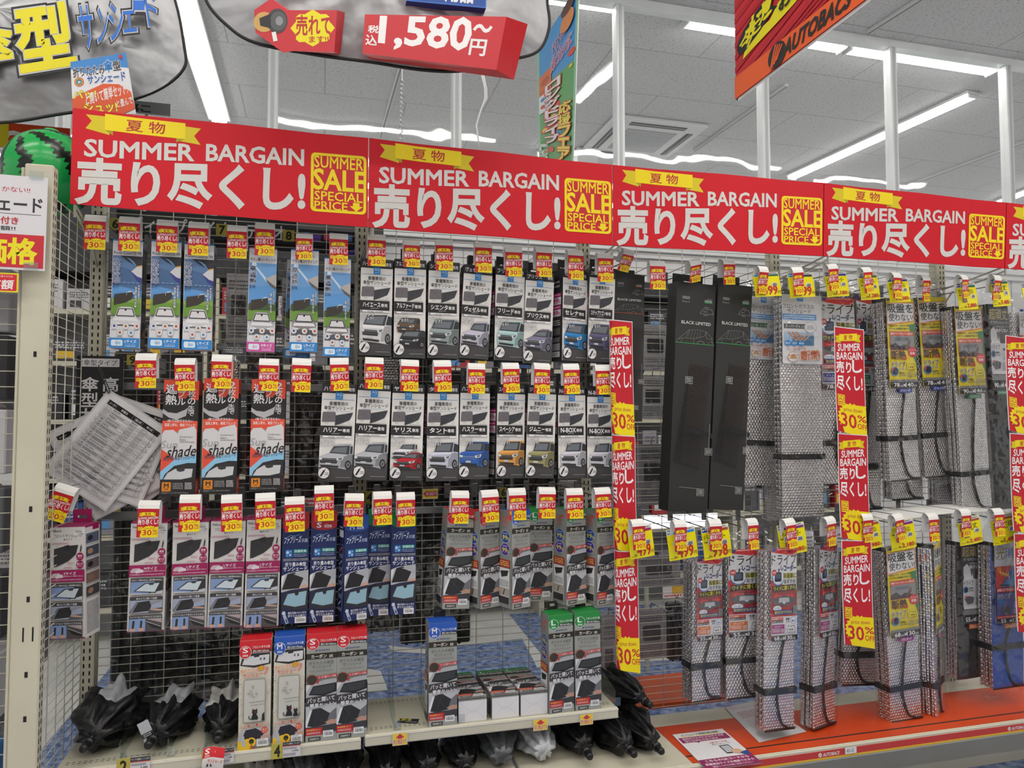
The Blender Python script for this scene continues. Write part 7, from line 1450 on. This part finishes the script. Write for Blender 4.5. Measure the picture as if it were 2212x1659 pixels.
# lower deck with rolled umbrellas
zd = zb
mb = MB(); mb.box(-.775, .672, -.36, 0, zd-.02, zd, M_CREAM, .003)
mb.build('base_deck', label='cream base deck under the left shelves, full of rolled umbrellas', cat='shelf')
mb = MB(); mb.box(-.775, .672, -.35, -.34, 0.0, zd-.021, M_CREAM, .002); mb.build('kick_plate', label='cream kick plate below the left base deck', cat='panel')
LU = [(180, .055, M_UW, None, 'white umbrella under the shelf at far left'), (560, .05, M_UW, M_UB, 'white rolled umbrella under the left shelf'), (655, .055, M_UG, M_UB, 'grey umbrella below number 4'), (745, .055, M_UB, None, 'black umbrella under the right end of the left shelf'), (835, .05, M_UB, None, 'black umbrella below the leftmost arrow card'), (925, .055, M_UB, M_US, 'black umbrella with pale lining under the right shelf'), (1005, .055, M_UB, None, 'black crumpled umbrella under the lying cartons'), (1085, .06, M_UG, None, 'dark grey rolled umbrella under the right shelf'), (1175, .062, M_US, M_UB, 'silver rolled umbrella under the right shelf'), (1262, .06, M_UB, None, 'black umbrella below the rightmost arrow card')]
for k, (px, r, m1, m2, lab) in enumerate(LU):
    Y = -.30; bundle(lab, (P(px, 1640, Y).x, Y, zd), .27, r*1.02, m1, m2, 20+k, rt.uniform(-.08, .06), 0, 1.0, .94, 'rolled umbrellas under the shelf', .35, handle=(m1 is M_UB))
for px, py, r, sd, lab in ((1352, 1642, .056, 41, 'black crumpled umbrella at the end of the shelf, left of two'), (1410, 1646, .054, 43, 'black crumpled umbrella beside the orange mat, right of two')):
    Y = -.33; bundle(lab, (P(px, py, Y).x, Y, zd), .26, r, M_UB, None, sd, .1, .0, 1.0, 1.1, 'rolled umbrellas under the shelf')
bundle('black crumpled umbrella heaped on top beside the shelf end', (P(1384, 1560, -.25).x, -.25, zd+.14), .22, .046, M_UB, None, 47, .2, .0, 1.0, 1.0, 'rolled umbrellas under the shelf')
# clear tray with clip and leaflets on the right deck
A = Art(300, 420); A.rect(0, 0, 300, 420, 'dddcdf'); A.text('サンシェード車種別適合検索', 40, 16, 258, 40, '2c2b30', .02); A.rect(30, 40, 270, 46, 'e0d22c'); A.poly([(10,54),(290,54),(290,118),(110,118),(96,132),(84,118),(10,118)], '8a1f58'); A.text('自分のクルマにどのサイズが', 30, 60, 270, 84, 'e9dfe6', .02); A.text('合うか分からない方は…', 30, 90, 240, 112, 'e9dfe6', .02)
A.text('QRコードを', 150, 140, 250, 160, 'c8304a', .02); A.text('今すぐチェック!', 150, 164, 256, 180, '55545a', .01); A.rrect(180, 190, 236, 284, 6, '26262a'); A.rect(186, 200, 230, 272, 'cfd3da'); A.scribble(190, 206, 226, 266, '77767c', 5, 2); A.poly([(220,240),(260,250),(290,290),(250,300),(214,284)], 'd0a88c'); A.poly([(250,290),(300,270),(300,320),(262,312)], '2c4c8a')
A.rect(0, 318, 300, 420, '8a1f58'); A.text('こちらのQRコードから', 30, 328, 270, 352, 'e9dfe6', .025); A.text('車種適合サイズを確認できます!', 14, 362, 286, 384, 'e9dfe6', .02); A.text('確認してからお買い求めください!', 40, 394, 260, 410, 'e9dfe6', .01)
pc = [PZ(x, y, zb+.004) for x, y in ((1452, 1587), (1560, 1574), (1646, 1648), (1528, 1664))]; o0 = pc[0]; q = [p-o0 for p in pc]; 
fr = lambda u, v: ((q[0]+(q[1]-q[0])*u)*(1-v)+(q[3]+(q[2]-q[3])*u)*v, Vector((0, 0, 1)))
mb = MB(); mb.grid(lambda u, v: fr(u, v)[0], 2, 2, M_WHITE); mb.grid(lambda u, v: fr(u, v)[0]-Vector((0, 0, .0008)), 2, 2, M_BACKCARD); mb.art(A, fr); o = mb.build('leaflet', label='white and maroon leaflet lying on the orange mat in front', cat='leaflet'); o.location = o0
A = Art(200, 300); A.rect(0, 0, 200, 300, 'cfcdd0'); A.scribble(30, 60, 140, 120, 'b0707a', 5, 3); A.scribble(30, 130, 170, 260, 'b3b1b5', 12, 4)
pc = [PZ(x, y, zb+.003) for x, y in ((1565, 1528), (1640, 1512), (1742, 1580), (1640, 1604))]; o0 = pc[0]; q2 = [p-o0 for p in pc]
fr2 = lambda u, v: ((q2[0]+(q2[1]-q2[0])*u)*(1-v)+(q2[3]+(q2[2]-q2[3])*u)*v, Vector((0, 0, 1)))
mb = MB(); mb.grid(lambda u, v: fr2(u, v)[0], 2, 2, M_WHITE); mb.grid(lambda u, v: fr2(u, v)[0]-Vector((0, 0, .0008)), 2, 2, M_BACKCARD); mb.art(A, fr2); o = mb.build('leaflet', label='plain white leaflet lying under the hanging silver sunshades', cat='leaflet'); o.location = o0
# the magazine-like curved sheet on top of the lower hooks
mb = MB(); a = P(1905, 1122, -.24); b = P(2150, 1105, -.24)
mb.grid(lambda u, v: Vector(((b.x-a.x)*u, -.06+.16*v, .02*math.sin(u*2.6)+.012*v+(b.z-a.z)*u*.6)), 14, 5, M_WHITE); mb.grid(lambda u, v: Vector(((b.x-a.x)*u, -.06+.16*v, .02*math.sin(u*2.6)+.012*v+(b.z-a.z)*u*.6-.0012)), 14, 5, M_BACKCARD)
o = mb.build('paper_sheet', label='white curved paper sheet lying on the lower hooks at right', cat='paper'); o.location = a
# ------------------------------------------------------------------ what shows through the wire: goods on the far side
rb = random.Random(5)
def back_pack(x0, x1, z0, z1, c, y, label, kind='dark'):
    w, h, d = x1-x0, z1-z0, .045; e = empty('hanging_pack', label, 'package', 'packs hanging on the far side of the wire', (x0+w/2, y, z1))
    mb = MB(); mb.box(-w/2, w/2, 0, d, -h, 0, {'dark': M_BLK, 'silver': M_BUBBLE, 'grey': mat('8f8b90', .6), 'white': mat('b9b7ba', .6)}[kind], .006)
    if kind == 'dark':
        for k in range(2): mb.tube([(-w*.3+w*.5*k, -.004, 0), (-w*.25+w*.5*k, -.006, -h*.5), (-w*.32+w*.5*k, -.004, -h)], .006, M_BLACKFAB, 5)
    mb.build('contents', e)
    mb = MB(); mb.grid(lambda u, v: (-w/2-.008+u*(w+.016), -.010+.004*noise.noise(Vector((u*6, v*14, x0*7))), .03-v*(h+.05)), 8, 16, M_FILM); mb.build('plastic_bag', e)
    mb = MB(); mb.tube([(0, .01, 0), (0, .0, .03), (0, .016-y, .034)], .0022, M_CHROME, 6); mb.box(-.012, .012, .012-y, .016-y, .022, .046, M_RAIL); mb.build('hook', e)
    if kind in ('grey', 'white'):
        A = Art(100, 160); A.scribble(10, 14, 90, 40, '5a585e', 3, int(abs(x0)*100)); A.rrect(20, 50, 80, 100, 6, '4a494e'); A.scribble(10, 112, 90, 150, '66646a', 5, int(abs(z0)*100)); mb = MB(); mb.art_flat(A, (-w/2, -.0012, 0), (w, 0, 0), (0, 0, -h), (0, -1, 0)); mb.box(-w/2, w/2, -.0012, 0, -h, 0, 'a39fa4' if kind == 'grey' else 'c4c2c6'); mb.build('print', e)
    return e
X = -.735
k = 0
while X < .55:
    w = rb.uniform(.12, .16); z1 = rb.uniform(1.68, 1.76); z0 = rb.uniform(.62, .72) if X < .12 else rb.uniform(.86, .95)
    kd = ('dark', 'dark', 'silver', 'dark', 'dark', 'dark', 'silver', 'dark')[k % 8]
    if k % 2 == 0: back_pack(X, X+w-.016, z0+.51, z1, None, .15, 'dark bagged pack hanging behind the wire, upper left area' if kd == 'dark' else 'silver bagged pack hanging behind the wire, upper left area', kd)
    else: back_pack(X, X+w-.016, z0+.51, z1, None, .15, 'dark bagged pack hanging behind the wire, upper left area', 'dark')
    back_pack(X-.008, X+w-.002, z0-.30, z0+.46, None, .225, 'dark bagged pack hanging behind the wire, lower left area', 'dark')
    X += w+.012; k += 1
for x0, x1, z0, z1 in ((.66, .78, 1.02, 1.62), (.8, .93, 1.1, 1.6), (.93, 1.0, .95, 1.5)): back_pack(x0, x1, z0, z1, None, .2, 'dark bagged pack hanging behind the grey carbon cartons', 'dark')
for (px0, py0, px1, py1, kd, lab) in ((1385, 700, 1445, 800, 'white', 'pale blister card behind the wire, left of the tall black pair, upper'), (1382, 812, 1440, 905, 'white', 'pale blister card behind the wire, left of the tall black pair, middle'), (1378, 960, 1440, 1090, 'grey', 'grey blister card behind the wire below the tall black cartons'), (1375, 1205, 1470, 1262, 'grey', 'grey wide card behind the wire above the far price shelf'), (1375, 1320, 1440, 1420, 'grey', 'grey hanging card behind the wire beside the left red strip'), (1300, 1330, 1332, 1560, 'grey', 'grey narrow card behind the wire at the shelf end'), (1445, 1305, 1478, 1425, 'dark', 'dark narrow pack behind the wire left of the lower silver sunshades'), (490, 590, 540, 740, 'white', 'pale pack behind the wire between the two sky-blue groups'), (610, 600, 626, 740, 'grey', 'grey pack behind the wire beside the sky-blue cartons'), (1195, 1040, 1258, 1090, 'white', 'pale pack behind the wire under the boxy minicar cartons')):
    a, b = P(px0, py0, .2), P(px1, py1, .2); back_pack(a.x, b.x, b.z, a.z, None, .2, lab, kd)
A = Art(120, 60); A.rect(0, 0, 120, 60, 'd9d2d2'); A.rect(50, 0, 120, 40, 'd8a82c'); A.scribble(8, 40, 110, 58, 'c8343a', 1, 3); flat_card(A, 1432, 1268, 1478, 1290, 2.496, 'price_ticket', 'price ticket on the far shelving seen through the wire', 'ticket', 'shelf price tickets')
# far aisle: shelving against the back wall
M_FARW = mat('a9abb0', .6)
def far_unit(x0, x1, label, seed, zt=2.45, hb=.18):
    e = empty('far_shelving', label, 'shelving', 'shelving across the far aisle', ((x0+x1)/2, 2.5, 0)); w = (x1-x0)/2; mb = MB()
    for s in (-1, 1): mb.box(s*w-.02, s*w+.02, 0, .34, 0, zt, M_CREAM)
    mb.box(-w, w, .32, .34, 0, zt, M_FARW); mb.build('frame', e)
    for z in (.25, .72, 1.1, 1.48, 1.86, 2.2): mb = MB(); mb.box(-w+.02, w-.02, 0, .32, z-.03, z, M_CREAM); mb.build('shelf_board', e)
    mb = MB(); mb.box(-w, w, -.01, .34, zt, zt+hb, '222327'); mb.build('top_board', e)
    rd = random.Random(seed)
    for z in (.25, .72, 1.1, 1.48, 1.86, 2.2):
        x = x0+.03
        while x < x1-.12:
            bw = rd.uniform(.1, .24); bh = rd.uniform(.14, .3 if z < 2.1 else .2)
            if x+bw > x1-.02: break
            mb = MB(); c = rd.choice(('3a3b40', '8b8a90', 'b9b8bd', '55565c', '2c4c8a', 'a83038', 'c9c8cc', '77757c', '2a2a2e')); mb.box(-bw/2+.004, bw/2-.004, 0, .2, 0, bh, c, .003); A = Art(100, 100); A.scribble(12, 14, 88, 46, 'd0ced2' if c in ('3a3b40', '55565c', '2c4c8a', 'a83038', '2a2a2e') else '4a494e', 3, rd.randrange(999)); A.rect(14, 56, 60, 88, rd.choice(('d9b22c', 'e0dfe2', '5a8fc4', '3a3a3e'))); mb.art_flat(A, (-bw/2+.004, 0, bh), (bw-.008, 0, 0), (0, 0, -bh), (0, -1, 0)); o = mb.build('stock_box', label='small stock box on the far aisle shelving behind the wire', cat='box', group='stock boxes across the far aisle'); o.location = (x+bw/2, 2.53, z+.001)
            x += bw+rd.uniform(.005, .05)
for i, (x0, x1, lab) in enumerate(((-1.9, -.75, 'far aisle shelving seen through the side panel'), (-.73, .45, 'far aisle shelving behind the left display bay'), (.47, 1.65, 'far aisle shelving behind the middle display bay'), (1.68, 3.3, 'far aisle shelving behind the black cartons'), (3.32, 4.6, 'far aisle shelving behind the silver sunshades'))): far_unit(x0+.025, x1-.025, lab, i+1, 2.45, .48 if i < 2 else .12)
A = Art(900, 120); A.rect(0, 0, 900, 120, '1f2024'); A.text('ディスプレイオーディオ', 60, 24, 840, 100, 'c3c4c8', .02)
a, b = P(252, 452, .022), P(640, 520, .022); mb = MB(); w, h = b.x-a.x, a.z-b.z+.02; mb.box(0, w, 0, .02, -h-.05, 0, '1f2024', .003); mb.art_flat(A, (0, 0, 0), (w, 0, 0), (0, 0, -h), (0, -1, 0)); o = mb.build('sign_board', label='black sign with white lettering behind the wire under the banner', cat='sign'); o.location = a
A = Art(200, 120); A.rect(0, 0, 200, 120, '20222c'); [A.rrect(14+36*k, 14+8*(k % 2), 40+36*k, 44+8*(k % 2), 5, c) for k, c in enumerate(('4a5aa8', '6a4ab0', 'd0486a', 'e0803c', '5a86c8'))]; A.poly([(110,120),(200,70),(200,120)], '5a3ab0')
flat_card(A, 645, 494, 770, 560, .022, 'display_screen', 'dark car display screen with coloured icons behind the wire', 'screen', thick=.02)
# brighter lit shelf seen low through the wire, right of the left red strip
a, b = P(1390, 1118, 1.2), P(1560, 1136, 1.2); mb = MB(); mb.box(a.x, b.x, 1.2, 1.5, b.z-.02, b.z, M_CREAM)
for x in (a.x+.01, b.x-.03): mb.box(x, x+.02, 1.48, 1.5, 0, b.z-.02, M_CREAM); mb.box(x, x+.02, 1.2, 1.22, 0, b.z-.02, M_CREAM)
mb.build('far_shelf', label='lit cream shelf deep behind the wire above the lower price cards', cat='shelf')
mb = MB(); mb.box(a.x+.02, b.x-.02, 1.22, 1.235, b.z, a.z+.005, emit_mat('shelf_led', 'eef2ff', 2.0)); mb.build('shelf_lamp', label='white LED strip lighting the shelf deep behind the wire', cat='light')
# left gondola goods behind its wire panel
for k, (z, c) in enumerate(((.35, '2f63a4'), (.62, 'c3c2c6'), (.85, '3a3a3e'), (1.1, '55565a'), (1.33, 'b9b8bc'), (1.55, '26262a'), (1.75, '8f8e93'))):
    mb = MB(); mb.box(-.1, .1, 0, .1, 0, .19, c, .004); A = Art(100, 100); A.scribble(10, 20, 90, 80, '5a5a60' if c in ('c3c2c6', 'b9b8bc', '8f8e93') else 'a9a8ad', 5, k); mb.art_flat(A, (-.1, 0, .19), (.2, 0, 0), (0, 0, -.19), (0, -1, 0)); o = mb.build('hanging_pack', label='pack hanging behind the wire at the far left edge', cat='package', group='packs at the far left edge'); o.location = (PL-.16, -.33, z)

# clutter beyond the side panel at left
for k, (x, y, z, w, h, kd, lab) in enumerate(((-1.0, .02, 1.35, .16, .30, 'grey', 'grey pack seen through the side panel, highest'), (-1.05, .06, .98, .17, .26, 'white', 'pale pack seen through the side panel, second from top'), (-.99, .04, .66, .18, .24, 'grey', 'grey pack seen through the side panel, third from top'), (-1.02, .0, .36, .2, .24, 'white', 'pale pack seen through the side panel, lowest'), (-1.2, .05, .5, .16, .5, 'dark', 'dark pack seen through the side panel, lower'), (-1.2, .05, 1.1, .16, .5, 'dark', 'dark pack seen through the side panel, upper'))):
    back_pack(x-w/2, x+w/2, z, z+h, None, y, lab, kd)
